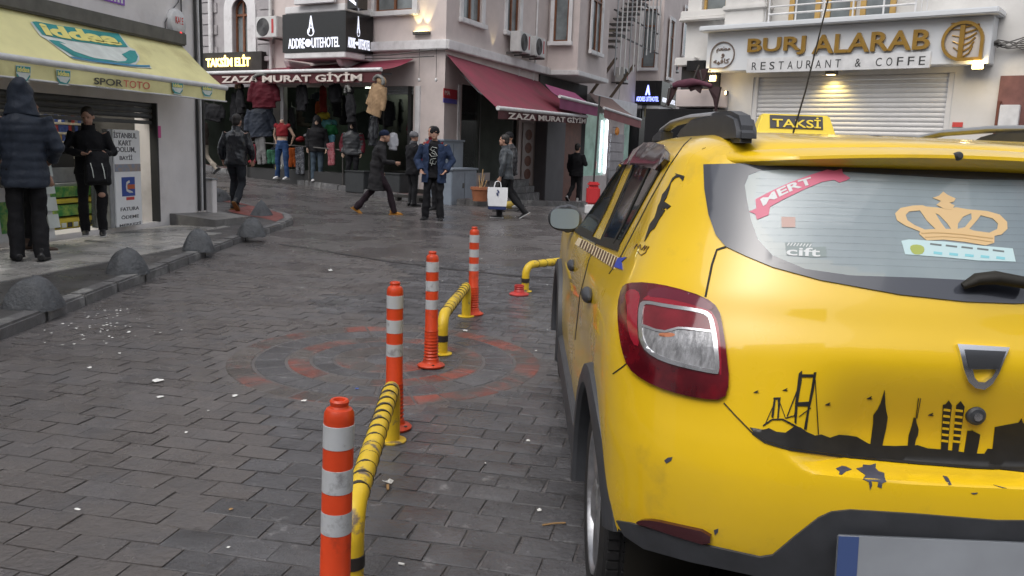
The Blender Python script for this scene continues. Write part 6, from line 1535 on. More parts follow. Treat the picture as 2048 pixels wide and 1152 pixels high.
def hoop(a, b, h, label, nst, r=.038):
    a, b = Vector(a), Vector(b); d = (b-a); L = d.length; an = math.atan2(d.y, d.x); R_ = .10
    root = empty('hoop_barrier', T(a.x, a.y, 0) @ RZ(an), label, 'barrier', 'low yellow hoop barriers between the posts')
    pts = [(0, 0, -.02), (0, 0, h*.5), (0, 0, h-R_)] + [(R_-R_*math.cos(t), 0, h-R_+R_*math.sin(t)) for t in [R(15*k) for k in range(1, 6)]] + [(R_, 0, h), (L*.33, 0, h+.004), (L*.66, 0, h-.002), (L-R_, 0, h)] + [(L-R_+R_*math.sin(t), 0, h-R_+R_*math.cos(t)) for t in [R(15*k) for k in range(1, 6)]] + [(L, 0, h-R_), (L, 0, h*.5), (L, 0, -.02)]
    MB().tube(pts, r, 20, upv=(0, 1, 0)).build('pipe', m_hoop, root, smooth=.9)
    for k in range(nst):
        x = R_*.9+(L-2*R_*.9)*(k+.5)/nst; M_ = T(x, 0, h) @ RZ(.5) @ RY(R(90))
        MB().lathe([(r-.002, -.010), (r+.0032, -.009), (r+.0032, .009), (r-.002, .010)], 20, M_, cap=False).build('stripe', m_stripe, root, smooth=.6)
    MB().lathe([(r-.002, -.022), (r+.003, -.021), (r+.003, .021), (r-.002, .022)], 20, T(0, 0, h*.42), cap=False).build('stripe', m_stripe, root, smooth=.6)
    for x in (0, L): MB().lathe([(0, .002), (.07, .002), (.07, .008), (r, .012)], 20, T(x, 0, 0), cap=False).build('foot_plate', m_hoop, root, smooth=.5)
h1 = at_y(767, 800, 3.86).z
hoop((-.475, 2.50), (-.555, 3.92), .285, 'nearest low yellow hoop with black stripes and scraped paint, by the nearest post', 13)
hoop(at_z(884, 708)[:2], at_z(932, 633)[:2], .27, 'middle low yellow hoop between the third and the farthest post', 11)
q0 = at_z(1050, 583); q1 = at_z(1112, 524, .27)
dv_ = Vector((q1.x-q0.x, q1.y-q0.y)).normalized()
hoop((q0.x, q0.y), (q0.x+dv_.x*1.45, q0.y+dv_.y*1.45), .27, 'farthest yellow hoop running behind the taxi', 11)
def dome(u, v, off, wd, ht, label, rz, cone=1.0):
    p = on_ground(u, v, KH); t_ = empty('concrete_dome', T(p.x-.10, p.y+.06, p.z-.01) @ RZ(rz), label, 'bollard', 'rounded concrete bollards along the kerb')
    rr = random.Random(int(u)); m = MB(); n, k = 40, 18
    for i in range(k+1):
        f = i/k; z = ht*f
        r = wd/2*float(np.interp(f, [0, .1, .3, .5, .7, .84, .94, 1], [1.0, .97, .88, .77, .63, .47, .27, .0] if cone < 1.2 else [1.0, .93, .78, .60, .42, .27, .13, .0]))
        for j in range(n):
            a = 2*math.pi*j/n; sq = 1/max(abs(math.cos(a+.4)), abs(math.sin(a+.4)))**.55*.90
            wob = 1+.03*math.sin(3*a+u)+.02*math.sin(5*a+z*20)+rr.uniform(-.003, .003)
            m.v.append((r*sq*wob*math.cos(a), r*sq*wob*math.sin(a)*.92, z*(1+.03*math.cos(a))))
    for i in range(k):
        for j in range(n): m.f.append((i*n+j, i*n+(j+1) % n, (i+1)*n+(j+1) % n, (i+1)*n+j)); m.m.append(0)
    m.build('dome', m_dome, t_, smooth=.9, merge=True)
    if wd > .44: MB().lathe([(0, 0), (.018, 0), (.016, .012)], 10, T(wd*.16, -wd*.38, ht*.52) @ RX(R(70)), cap=False).build('lifting_hole', m_pblack, t_)
dome(86, 617, .13, .43, .25, 'nearest rounded concrete bollard at the left kerb, with a small hole', .3); dome(270, 547, .13, .43, .25, 'second rounded concrete bollard along the kerb', 1.2)
dome(410, 501, .13, .44, .26, 'third rounded concrete bollard in front of the corner step', 2.2); dome(515, 472, .13, .44, .26, 'fourth rounded concrete bollard by the curved kerb end', .7)
dome(532, 432, .13, .42, .28, 'pointed dark concrete bollard on the red paving near the kerb bend', 1.6, 1.5); dome(440, 402, .13, .62, .27, 'wide dark concrete bollard farthest up the red paving, beside the walking man', .2)
# red and white plastic barrier with a pole
p = on_ground(1184, 428); rb_ = empty('pole_base', T(p.x, p.y, p.z), 'red and white plastic pole base standing in the street by the taxi mirror', 'pole base')
m = MB(); m.box(-.17, .17, -.14, .14, 0, .22); m.build('white_foot', m_wmetal, rb_, bevel=.03); MB().box(-.15, .15, -.12, .12, .222, .62).build('red_box', mat('barrier_red', (.50, .03, .035), .4), rb_, bevel=.04)
MB().box(-.13, .13, -.10, .10, .622, .72).build('red_box', MATS['barrier_red'], rb_, bevel=.03); MB().tube([(0, 0, .7), (.03, 0, 2.6)], .022, 8).build('pole', m_pblack, rb_)
# planter
p = on_ground(960, 402, .125); pl_ = empty('flower_pot', T(p.x, p.y, p.z), 'terracotta flower pot with dry sticks beside the grey blue cabinet', 'flower pot')
MB().lathe([(0, 0), (.17, 0), (.21, .26), (.235, .27), (.235, .33), (.20, .33), (.19, .28), (0, .28)], 20, cap=False).build('pot', mat('terracotta', (.33, .12, .055), .7, var=.2, vs=8), pl_, smooth=.6, merge=True)
for k, (dx, dy, h_) in enumerate(((.05, 0, .75), (.15, .03, .5), (-.04, .02, .6), (.09, -.04, .62), (-.12, 0, .3))): MB().tube([(0, 0, .25), (dx*.5, dy, h_*.6), (dx, dy, h_)], .012, 6).build('stick', mat('dry_stick', (.40, .27, .13), .7), pl_)
p = on_ground(1020, 416, .05); yb_ = empty('rubbish_bag', T(p.x, p.y, p.z), 'crumpled yellow and white rubbish lying at the kerb behind the walkers', 'rubbish')
m = MB(); m.ell((0, 0, .07), (.16, .12, .09)); m.build('yellow_bag', mat('rubbish_yellow', (.5, .36, .06), .6), yb_, smooth=.9); MB().ell((.14, -.03, .04), (.16, .10, .05)).build('white_bag', m_wmetal, yb_, smooth=.9)
# litter
m_paper = mat('paper_white', (.72, .72, .70), .8, var=.08, vs=30); m_leafb = mat('litter_brown', (.34, .20, .08), .7); m_litblue = mat('litter_blue', (.03, .10, .45), .45)
def scrap(u, v, s, label, mt, seed, flat=.35, par=None, cat='litter'):
    rr = random.Random(seed); p = on_ground(u, v); t_ = empty('paper_scrap', T(p.x, p.y, p.z+.004) @ RZ(rr.uniform(0, 6)), label, cat)
    m = MB(); n = 9; ring = [(s*rr.uniform(.6, 1.05)*math.cos(2*math.pi*i/n), s*rr.uniform(.4, .8)*math.sin(2*math.pi*i/n), rr.uniform(0, s*flat)) for i in range(n)]; mid = [(x*.5, y*.5, z*.4+rr.uniform(0, s*flat)) for x, y, z in ring]
    m.v = ring+mid+[(0, 0, s*flat*.7)]; 
    for i in range(n): j = (i+1) % n; m.f += [(i, j, n+j, n+i), (n+i, n+j, 2*n)]; m.m += [0, 0]
    m.build('paper', mt, t_); return t_
s1 = scrap(775, 969, .034, 'torn white paper with a wooden stick on the stones right of the first hoop', m_paper, 1, .6)
MB().box(.02, .07, -.005, .005, .002, .006, RZ(-2.2)).build('stick', m_leafb, s1)
scrap(730, 983, .014, 'bright blue scrap under the first yellow hoop', m_litblue, 2, .5); scrap(1078, 1022, .016, 'small white scrap left of the rear wheel', m_paper, 3); scrap(1056, 883, .014, 'tiny white scrap on the stones left of the front wheel', m_paper, 8)
scrap(315, 763, .052, 'long white paper flat on the road at the left', m_paper, 4, .15); scrap(322, 795, .026, 'small white scrap below the long paper on the left road', m_paper, 5, .2); scrap(470, 793, .024, 'round white scrap left of the paving circle', m_paper, 6, .2)
scrap(660, 542, .055, 'white crumpled paper in the middle of the road beyond the circle', m_paper, 7, .3); scrap(930, 663, .03, 'white scrap beside the third post', m_paper, 9, .3); scrap(462, 1021, .012, 'small ochre leaf at the bottom left', m_leafb, 10); scrap(155, 1020, .016, 'pale scrap at the bottom left corner', m_paper, 11, .2); scrap(607, 803, .022, 'white scrap at the near edge of the paving circle', m_paper, 14, .2); scrap(714, 779, .014, 'blue wrapper on the paving circle', m_litblue, 15, .3)
p = on_ground(803, 1130); MB().tube([(0, 0, .006), (.022, .004, .006)], .0045, 8, M=T(p.x-.01, p.y, p.z) @ RZ(-.5)).build('cigarette_butt', m_paper); tag(bpy.data.objects['cigarette_butt'], 'white cigarette butt at the bottom centre of the frame', 'litter')
p = on_ground(1108, 1050); MB().tube([(-.045, -.015, .005), (0, 0, .007), (.045, .012, .005)], .0035, 6, M=T(p.x, p.y, p.z)).build('wooden_stick', m_leafb); tag(bpy.data.objects['wooden_stick'], 'thin orange brown stick beside the rear wheel', 'litter')
def specks(name, spots, label_, mt):
    m = MB(); rr = random.Random(5)
    for x, y, s in spots:
        z = g(x, y)+.004; a = rr.uniform(0, 6); P = [(x+s*rr.uniform(.5, 1)*math.cos(a+t), y+s*rr.uniform(.5, 1)*math.sin(a+t), z+rr.uniform(0, s*.35)) for t in (0, 1.3, 2.6, 3.9, 5.1)]
        m.add(P, [(0, 1, 2, 3, 4)])
    o = m.build(name, mt); tag(o, label_, 'litter', kind='stuff')
rr = random.Random(11); sp_ = []
for _ in range(85):
    u = rr.gauss(205, 42); v = rr.gauss(648, 26); p = on_ground(u, v)
    if p.x > kerb_x(p.y)+.12: sp_.append((p.x, p.y, rr.uniform(.006, .018)))
specks('paper_bits', sp_, 'scattered white paper bits on the road by the left kerb', m_paper)
sp_ = []
for _ in range(150):
    x, y = rr.uniform(-3.4, 1.6), rr.uniform(2.3, 19)
    sp_.append((x, y, rr.uniform(.003, .009)*(1+y*.09)))
specks('road_specks', sp_, 'tiny pale specks scattered over the whole road', m_paper)
sp_ = [(rr.uniform(-5.2, -3.8), rr.uniform(5, 17), rr.uniform(.008, .018)) for _ in range(60)]
m = MB()
# ------------------------------------------------------------------ people
m_skin = mat('skin', (.42, .24, .17), .5, var=.08, vs=20)
m_hair = mat('hair_dark', (.018, .015, .013), .6)
m_eye = mat('eye', (.06, .05, .045), .2); m_lip = mat('lips', (.28, .10, .09), .5)
def cl(name, c, rough=.75, **k):
    k.setdefault('var', .22); k.setdefault('vs', 7); k.setdefault('bump', .35); k.setdefault('bs', 16); k.setdefault('spec', .18 if rough > .45 else .5); return mat('cloth_'+name, c, rough, **k)
c_navy = cl('navy_puffer', (.028, .035, .050), .5); c_black = cl('black', (.012, .012, .014)); c_trous = cl('black_trousers', (.016, .016, .018)); c_leather = cl('black_leather', (.014, .016, .020), .27, bump=.45, bs=7)
c_char = cl('charcoal_wool', (.030, .029, .031), .9); c_plum = cl('plum_trousers', (.026, .017, .022)); c_tan = cl('tan_boot', (.50, .24, .05), .6); c_denim = cl('blue_parka', (.026, .042, .088)); c_jeans = cl('blue_jeans', (.022, .050, .125))
c_grey = cl('grey_marl', (.14, .14, .15), .9); c_brown = cl('brown_jacket', (.05, .037, .033)); c_beige = cl('beige_trousers', (.34, .30, .25)); c_steel = cl('steel_leather', (.052, .060, .068), .4, bump=.5, bs=10); c_red = cl('red', (.17, .012, .016)); c_shoe = mat('shoe_black', (.014, .014, .015), .4, var=.2, vs=30); c_brshoe = mat('shoe_brown', (.075, .045, .03), .5); c_sole = mat('shoe_white', (.5, .5, .5), .6)
c_tanp = cl('tan_parka', (.30, .20, .115)); c_fur = mat('fur_grey', (.19, .19, .18), .95, var=.5, vs=30, bump=1, bs=70); c_furb = mat('fur_brown', (.25, .17, .11), .95, var=.5, vs=30, bump=1, bs=70)
c_dred = cl('dark_red_parka', (.075, .007, .014), .6); c_gjean = cl('slate_jeans', (.06, .085, .11))
FOLD = 1.0
def remesh(mb, name, mt, parent, vox, sm=4, fac=.5):
    me = bpy.data.meshes.new(name); me.from_pydata(mb.v, [], mb.f); o = bpy.data.objects.new(name, me); COL.objects.link(o)
    bm = bmesh.new(); bm.from_mesh(me); bmesh.ops.recalc_face_normals(bm, faces=bm.faces); bm.to_mesh(me); bm.free()
    r_ = o.modifiers.new('r', 'REMESH'); r_.mode = 'VOXEL'; r_.voxel_size = vox; r_.use_smooth_shade = True
    if sm: s_ = o.modifiers.new('s', 'SMOOTH'); s_.iterations = sm; s_.factor = fac
    dg = bpy.context.evaluated_depsgraph_get(); me2 = bpy.data.meshes.new_from_object(o.evaluated_get(dg)); bpy.data.objects.remove(o); bpy.data.meshes.remove(me)
    me2.name = name; me2.materials.clear(); me2.materials.append(mt)
    if mt.name.startswith('cloth_'):          # folds
        n = len(me2.vertices); co = np.empty(n*3, np.float32); me2.vertices.foreach_get('co', co); co = co.reshape(-1, 3); nr = np.empty(n*3, np.float32); me2.vertices.foreach_get('normal', nr); nr = nr.reshape(-1, 3)
        rg = np.random.RandomState(len(bpy.data.objects) % 9973); w_ = np.zeros(n, np.float32)
        for f_, a_ in ((17, .0050), (23, .0045), (31, .0040), (41, .0032), (55, .0022), (70, .0016)):
            d_ = rg.randn(3); d_[2] *= 1.3; d_ /= np.linalg.norm(d_); ph = co @ (d_*f_).astype(np.float32); ph += 1.3*np.sin(co @ (rg.randn(3)*6).astype(np.float32)+rg.uniform(0, 6)); w_ += a_*(1-2*np.abs(np.sin(ph*.5+rg.uniform(0, 6))))
        co += nr*(w_*FOLD)[:, None]; me2.vertices.foreach_set('co', co.ravel()); me2.update()
    for p in me2.polygons: p.use_smooth = True
    return link(name, me2, parent)
V3 = lambda *a: Vector(a)
def hand(mb, w, d, nrm, curl=.5, s=1.0):
    d = Vector(d).normalized(); nrm = Vector(nrm); nrm = (nrm-d*nrm.dot(d)).normalized(); sd = d.cross(nrm)
    w = Vector(w); mb.tube([w-d*.02, w+d*.03*s, w+d*.085*s], [.024*s, .038*s, .036*s], 10, ry=[.02*s, .017*s, .014*s], upv=tuple(sd))
    for k, (o_, L) in enumerate(((-.028, .062), (-.0095, .072), (.0095, .068), (.028, .052))):
        b = w+d*.082*s+sd*o_*s; d2 = (d*math.cos(curl)+nrm*math.sin(curl)); d3 = (d*math.cos(2.1*curl)+nrm*math.sin(2.1*curl))
        mb.tube([b-d*.02*s, b+d*.004*s, b+d2*L*.5*s, b+d2*L*.5*s+d3*L*.5*s], [.0095*s, .0095*s, .0088*s, .0068*s], 7)
    t = w+d*.02*s-sd*.030*s; td = (d*.7-sd*.6+nrm*.35).normalized(); mb.tube([t, t+td*.035*s, t+(td+d*.4).normalized()*.062*s], [.013*s, .011*s, .008*s], 7)
def limb(mb, pts, rads, n=12, ry=None, up=None):
    mb.tube(pts, rads, n, ry=ry, upv=up)
    for p, r in zip(pts[1:-1], rads[1:-1]): mb.ell(tuple(p), (r, r, r), n=10, k=7)
def person(name, loc, rz, H, pose, wear, label, cat='person', vox=.011, bvox=.0095, skin=None, head=True):
    """pose: sh, el, wr (left,right) hip kn an (left,right) lean; local +Y is forward, left is -X of the viewer behind"""
    s = H/1.75; root = empty(name, T(*loc) @ RZ(rz), label, cat); skin = skin or m_skin
    P = dict(lean=0.0, bob=0.0, elL=(-.26, -.02, 1.13), wrL=(-.25, .06, .88), elR=(.26, -.02, 1.13), wrR=(.25, .06, .88), knL=(-.10, .03, .50), anL=(-.10, 0, .085), knR=(.10, .03, .50), anR=(.10, 0, .085), toeL=0, toeR=0, ftL=0.0, ftR=0.0, hy=0, hz=0.0); P.update(pose)
    ln = P['lean']; up = lambda x, y, z: V3(x, y+ln*max(0, z-.93), z+P['bob'])*s
    rw = lambda p: V3(p[0], p[1], p[2])*s
    def arm(p): return V3(p[0], p[1]+ln*max(0, p[2]-.93), p[2]+P['bob'])*s
    shL, shR = up(-.185, -.01, 1.415), up(.185, -.01, 1.415); elL, wrL, elR, wrR = arm(P['elL']), arm(P['wrL']), arm(P['elR']), arm(P['wrR'])
    hpL, hpR = V3(-.09, 0, .93+P['bob'])*s, V3(.09, 0, .93+P['bob'])*s; knL, anL, knR, anR = [rw(P[k]) for k in ('knL', 'anL', 'knR', 'anR')]
    hc = up(0, .03+P['hy'], 1.625)
    b = MB()
    b.tube([up(0, 0, .86), up(0, 0, .95), up(0, .0, 1.1), up(0, .0, 1.28), up(0, -.005, 1.40), up(0, -.005, 1.455), up(0, .005, 1.50), up(0, .02, 1.58)], [x*s for x in (.13, .155, .135, .16, .165, .09, .052, .05)], 16, ry=[x*s for x in (.095, .10, .085, .10, .085, .065, .055, .052)], upv=(1, 0, 0))
    for sh, el, wr in ((shL, elL, wrL), (shR, elR, wrR)): limb(b, [sh, el, wr], [.048*s, .038*s, .026*s])
    for hp, kn, an in ((hpL, knL, anL), (hpR, knR, anR)): limb(b, [hp, kn, an], [.078*s, .052*s, .036*s])
    hm = T(*hc) @ RZ(P['hz']) @ RX(-P.get('nod', 0)) @ Matrix.Scale(s, 4)
    if head:
        b.ell((0, -.008, .03), (.076, .094, .098), hm, n=18, k=12); b.ell((0, .022, -.035), (.062, .072, .080), hm, n=16, k=10); b.ell((0, .092, -.008), (.011, .016, .012), hm); b.tube([(0, .083, .03), (0, .098, -.006)], [.008, .010], 8, M=hm)
        b.ell((0, .072, -.082), (.028, .022, .020), hm); 
        for sx in (-1, 1): b.ell((sx*.076, -.005, -.005), (.010, .020, .030), hm); b.ell((sx*.030, .078, .040), (.026, .012, .008), hm)
    for wr, el, sg in ((wrL, elL, -1), (wrR, elR, 1)):
        hd = P.get('hdL' if sg < 0 else 'hdR'); d = Vector(hd) if hd else (wr-el).normalized(); hand(b, wr, d, P.get('pnL' if sg < 0 else 'pnR', (-sg*.8, .6, .0)), P.get('curl', .5), s)
    bo = remesh(b, 'body', skin, root, bvox*s, 2, .3)
    if head and P.get('face', True):
        for sx in (-1, 1): e = MB(); e.ell((sx*.030, .0815, .018), (.011, .006, .006), hm, n=10, k=6); e.build('eye', m_eye, bo, smooth=.9)
        MB().ell((0, .090, -.048), (.022, .006, .005), hm, n=10, k=6).build('mouth', m_lip, bo, smooth=.9)
    # shoes
    for an, tz, rx, sx in ((anL, P['toeL'], P['ftL'], -1), (anR, P['toeR'], P['ftR'], 1)):
        m = MB(); Ms = T(*an) @ RZ(tz) @ RX(rx) @ Matrix.Scale(s, 4)
        m.tube([(0, -.075, -.035), (0, -.03, -.030), (0, .04, -.042), (0, .11, -.055), (0, .165, -.060), (0, .19, -.062)], [.034, .042, .043, .046, .038, .018], 12, ry=[.036, .046, .038, .026, .020, .012], upv=(1, 0, 0), M=Ms); m.tube([(0, -.02, -.03), (0, -.015, .06)], [.045, .046], 10, M=Ms)
        sh = remesh(m, 'shoe', wear.get('shoe', c_shoe), root, .009*s, 2); so = MB(); so.prism([(-.034, -.10), (.034, -.10), (.042, 0), (.048, .10), (.036, .18), (0, .20), (-.036, .18), (-.048, .10), (-.042, 0)], -.085, -.066, 'z', Ms); so.build('sole', wear.get('sole', c_shoe), sh, bevel=.004)
    # trousers
    tr = wear.get('legs')
    if tr:
        m = MB(); m.tube([V3(0, 0, .80+P['bob'])*s, V3(0, 0, .90+P['bob'])*s, V3(0, ln*.05, 1.04+P['bob'])*s], [.150*s, .175*s, .165*s], 18, ry=[.115*s, .125*s, .115*s], upv=(1, 0, 0)); fl = wear.get('flare', 1.0)
        for hp, kn, an in ((hpL, knL, anL), (hpR, knR, anR)):
            mid1 = (hp*.5+kn*.5); mid2 = (kn*.5+an*.5); end = an+(an-kn).normalized()*.045*s
            limb(m, [hp, mid1, kn, mid2, an*.97+kn*.03, end], [x*s for x in (.105, .092, .075, .070*fl, .068*fl, .070*fl)], 14)
        remesh(m, 'trousers', tr, root, vox*s, 3)
    tp = wear.get('top')
    if tp:
        hem = wear.get('hem', .80); w_ = wear.get('bulk', 1.0); m = MB(); puff = wear.get('puff', 0)
        zs = [hem, hem+.06, .98, 1.12, 1.26, 1.36, 1.425, 1.47, 1.50]; rx_ = [.205, .205, .192, .192, .208, .208, .170, .085, .075]; ry_ = [.150, .148, .138, .138, .148, .138, .110, .082, .078]
        if hem > .95: zs[2] = hem+.1
        if puff:
            zz, rr1, rr2 = [], [], []; z = hem
            while z < 1.45:
                for f_, k_ in ((0, .972), (.02, 1.0), (.045, 1.012), (.065, .995)): zz.append(z+f_); rr1.append(float(np.interp(z+f_, zs, rx_))*k_); rr2.append(float(np.interp(z+f_, zs, ry_))*k_)
                z += .085
            zs, rx_, ry_ = zz+[1.47, 1.50], rr1+[.085, .075], rr2+[.082, .078]
        flare = wear.get('skirt', 0.0)
        m.tube([up(0, 0, z) for z in zs], [r*s*w_*(1+flare*max(0, 1-z)) for r, z in zip(rx_, zs)], 22, ry=[r*s*w_*(1+flare*max(0, 1-z)) for r, z in zip(ry_, zs)], upv=(1, 0, 0))
        for sh, el, wr in ((shL, elL, wrL), (shR, elR, wrR)):
            c_ = wr-(wr-el).normalized()*.015*s
            if puff:
                pts, rd = [], []
                for k in range(19):
                    t = k/18; p = sh*(1-t*2)+el*(t*2) if t < .5 else el*(2-2*t)+wr*(2*t-1); pts.append(p); rd.append((.082-.028*t)*s*w_*(1+.05*math.sin(k*2.1)))
                m.tube(pts, rd, 12)
            elif not wear.get('sleeveless'): limb(m, [sh, sh*.5+el*.5, el, el*.45+c_*.55, c_], [x*s*w_ for x in (.078, .068, .060, .055, .048)], 12)
            else: m.ell(tuple(sh), (.07*s, .07*s, .07*s))
        jk = remesh(m, 'jacket', tp, root, vox*s, 2 if puff else 4)
        if wear.get('collar'):
            m = MB(); m.tube([up(0, .0, 1.44), up(0, .005, 1.475), up(0, .012, 1.53)], [.10*s, .085*s, .088*s], 16, ry=[.09*s, .082*s, .086*s], upv=(1, 0, 0), cap=False); m.build('collar', wear['collar'], jk, smooth=.9)
        if wear.get('zip'):
            m = MB(); m.tube([up(0, .158*w_, hem+.03), up(0, .150*w_, 1.0), up(0, .156*w_, 1.25), up(0, .125*w_, 1.42)], .006*s, 6); m.build('zip', wear['zip'], jk)
    hr = wear.get('hair')
    if hr == 'hood':
        m = MB(); m.ell((0, -.025, .025), (.116, .128, .148), hm, n=18, k=12); m.ell((0, -.06, .09), (.085, .09, .085), hm); m.tube([(0, -.05, -.20), (0, -.045, -.12), (0, -.03, -.02)], [.165, .140, .120], 16, ry=[.11, .115, .12], upv=(1, 0, 0), M=hm); h_ = remesh(m, 'hood', wear['hood'], root, .012*s, 3)
    elif hr == 'beanie':
        m = MB(); m.ell((0, -.012, .052), (.091, .110, .092), hm, n=18, k=12); m.lathe([(.088, .012), (.096, .016), (.096, .050), (.089, .055)], 20, hm @ T(0, -.012, .0) @ Matrix.Diagonal((1, 1.16, 1, 1)), cap=False); remesh(m, 'beanie', wear['hat'], root, .009*s, 2)
    elif hr:
        m = MB(); m.ell((0, -.022, .048), (.086, .098, .092), hm, n=18, k=12); m.ell((0, -.055, -.01), (.076, .060, .075), hm, n=16, k=10); remesh(m, 'hair', wear.get('hairm', m_hair), root, .009*s, 2)
    return root, s, up, hm
def ang(dx, dy): return math.atan2(dy, dx)-math.pi/2
PW = 'passers-by'
# man in the navy hooded puffer, seen from behind
p = on_ground(60, 524, KH)
r_, s, up, hm = person('person', p, ang(-.45, .9), 1.80, dict(elL=(-.29, -.03, 1.14), wrL=(-.235, .14, 1.0), elR=(.29, -.03, 1.14), wrR=(.235, .14, 1.0), anL=(-.105, .03, .085), anR=(.115, -.03, .085), toeL=.25, toeR=-.2, lean=.02, face=False, hdL=(.3, .8, -.2), hdR=(-.3, .8, -.2)),
    dict(top=c_navy, hem=.74, bulk=1.06, puff=1, legs=c_trous, hair='hood', hood=c_navy, shoe=c_shoe, flare=1.12), 'person in a navy hooded puffer jacket seen from behind at the kiosk', vox=.011)
# companion half hidden behind
p = on_ground(70, 502, KH)
person('person', p, ang(.5, .85), 1.66, dict(face=False, toeR=-.4), dict(top=cl('grey_coat', (.10, .105, .105), .85), hem=.76, legs=c_trous, hair='short', shoe=c_brshoe, sole=c_brshoe), 'person in a grey coat half hidden behind the navy puffer jacket')
# youth in the doorway with ripped jeans and a backpack
p = at_z(186, 470, .165)
r_, s, up, hm = person('person', p, ang(.42, -.9), 1.54, dict(elL=(-.30, .0, 1.15), wrL=(-.20, .24, 1.13), elR=(.30, .02, 1.16), wrR=(.06, .27, 1.13), hdL=(.6, .6, -.1), hdR=(-.6, .5, -.1), knL=(-.14, .27, .58), anL=(-.13, .17, .13), ftL=-.25, anR=(.09, -.02, .085), knR=(.10, .03, .50), curl=.9, lean=.05, nod=.4, hz=-.25),
    dict(top=c_black, hem=.84, bulk=.99, legs=cl('black_jeans', (.014, .014, .016)), hair='short', collar=c_black, shoe=c_shoe, sole=c_sole), 'young person in black with a ripped knee standing on the shop step with a backpack', bvox=.0075)
MB().ell((-.14*s, .335*s, .585*s), (.046*s, .02*s, .036*s)).build('bare_knee', m_skin, r_, smooth=.9)
bp = empty('backpack', r_.matrix_world @ T(-.10*s, .36*s, .86*s) @ RX(.15), 'black backpack with white piping held by the young person on the step', 'backpack')
m = MB(); m.tube([(0, 0, -.13), (0, 0, -.11), (0, 0, .10), (0, -.01, .24), (0, -.02, .28)], [.13, .155, .15, .125, .06], 16, ry=[.07, .085, .085, .07, .04], upv=(1, 0, 0)); m.box(-.11, .11, .05, .115, -.10, .09); remesh(m, 'bag', c_black, bp, .010, 3)
for x in (-.05, .07): MB().tube([(x, .118, .12), (x-.02, .128, .03), (x-.03, .105, -.06)], .005, 6).build('piping', m_pwhite, bp)
MB().tube([(-.10, -.05, .25), (-.12, -.12, .30), (.1, -.12, .30), (.12, -.05, .25)], .016, 8).build('strap', c_black, bp)
# man in the black leather jacket walking away
p = on_ground(474, 420, KH)
person('person', p, ang(.12, 1), 1.74, dict(elL=(-.28, -.06, 1.13), wrL=(-.27, .02, .90), elR=(.28, .02, 1.13), wrR=(.26, .12, .91), knL=(-.09, .10, .50), anL=(-.09, .05, .09), knR=(.10, .02, .49), anR=(.12, -.28, .17), ftR=-.75, lean=.05, face=False),
    dict(top=c_leather, hem=.83, bulk=1.07, legs=cl('dark_slate_trousers', (.022, .025, .030)), hair='short', collar=c_leather, shoe=c_shoe, sole=cl('tan_sole', (.30, .17, .06))), 'man in a shiny black leather jacket walking away over the red paving')
# far walker by the corner
p = on_ground(407, 346, .0)
person('person', p, ang(-1, .15), 1.74, dict(knL=(-.09, .16, .51), anL=(-.09, .30, .10), knR=(.09, -.05, .50), anR=(.09, -.36, .15), ftR=-.6, lean=.08, face=False), dict(top=c_brown, hem=.80, bulk=1.05, legs=c_beige, hair='beanie', hat=c_black, shoe=c_shoe), 'far person in a brown jacket and beige trousers just past the kiosk corner', vox=.014, bvox=.012)
# walker with the yellow boots
p = on_ground(752, 428)
person('person', p, ang(1, .18), 1.68, dict(lean=.16, bob=-.03, elL=(-.26, -.02, 1.12), wrL=(-.20, .10, .90), elR=(.27, .12, 1.12), wrR=(.20, .36, 1.10), knR=(.09, .26, .50), anR=(.09, .36, .085), knL=(-.09, -.08, .50), anL=(-.09, -.40, .13), ftL=-.55, hy=.03, curl=.9),
    dict(top=c_char, hem=.52, bulk=1.06, skirt=.38, legs=c_plum, hair='beanie', hat=cl('navy_knit', (.014, .020, .045), .9), collar=c_char, shoe=c_tan, sole=c_tan, flare=1.1), 'walking person in a long charcoal coat, navy beanie and yellow boots')
# man in the open blue parka facing us
p = on_ground(866, 440)
r_, s, up, hm = person('person', p, ang(-.05, -1), 1.74, dict(elL=(-.33, -.05, 1.13), wrL=(-.23, .10, .93), elR=(.33, -.05, 1.13), wrR=(.23, .10, .93), hdL=(.5, .5, -.6), hdR=(-.5, .5, -.6), anL=(-.14, .02, .085), anR=(.15, .0, .085), knL=(-.12, .03, .5), knR=(.13, .03, .5), toeL=.25, toeR=-.25),
    dict(top=cl('black_jumper', (.010, .010, .012)), hem=.80, bulk=.99, legs=c_trous, hair='beanie', hat=c_black, shoe=c_shoe, flare=1.15), 'man in an open blue parka over a black jumper with a white print')
# open parka over the jumper: back and two fronts
m = MB(); n = 26; zs = [.70, .85, 1.0, 1.15, 1.28, 1.38, 1.44]; rx_ = [.240, .236, .226, .222, .228, .222, .185]; ry_ = [.185, .180, .170, .168, .174, .164, .130]
for z, a, b in zip(zs, rx_, ry_):
    for th in (0, 1):
        for i in range(n):
            t = R(112)+R(316)*i/(n-1); k_ = 1-.085*th; q = up(a*k_*math.cos(t), b*k_*math.sin(t), z); m.v.append(tuple(q))
w2 = 2*n
for j in range(len(zs)-1):
    for i in range(n-1):
        m.f += [(j*w2+i, j*w2+i+1, (j+1)*w2+i+1, (j+1)*w2+i), (j*w2+n+i+1, j*w2+n+i, (j+1)*w2+n+i, (j+1)*w2+n+i+1)]; m.m += [0, 0]
    for i in (0, n-1): m.f.append((j*w2+i, (j+1)*w2+i, (j+1)*w2+n+i, j*w2+n+i)); m.m.append(0)
for j in (0, len(zs)-1):
    for i in range(n-1): m.f.append((j*w2+i, j*w2+i+1, j*w2+n+i+1, j*w2+n+i)); m.m.append(0)
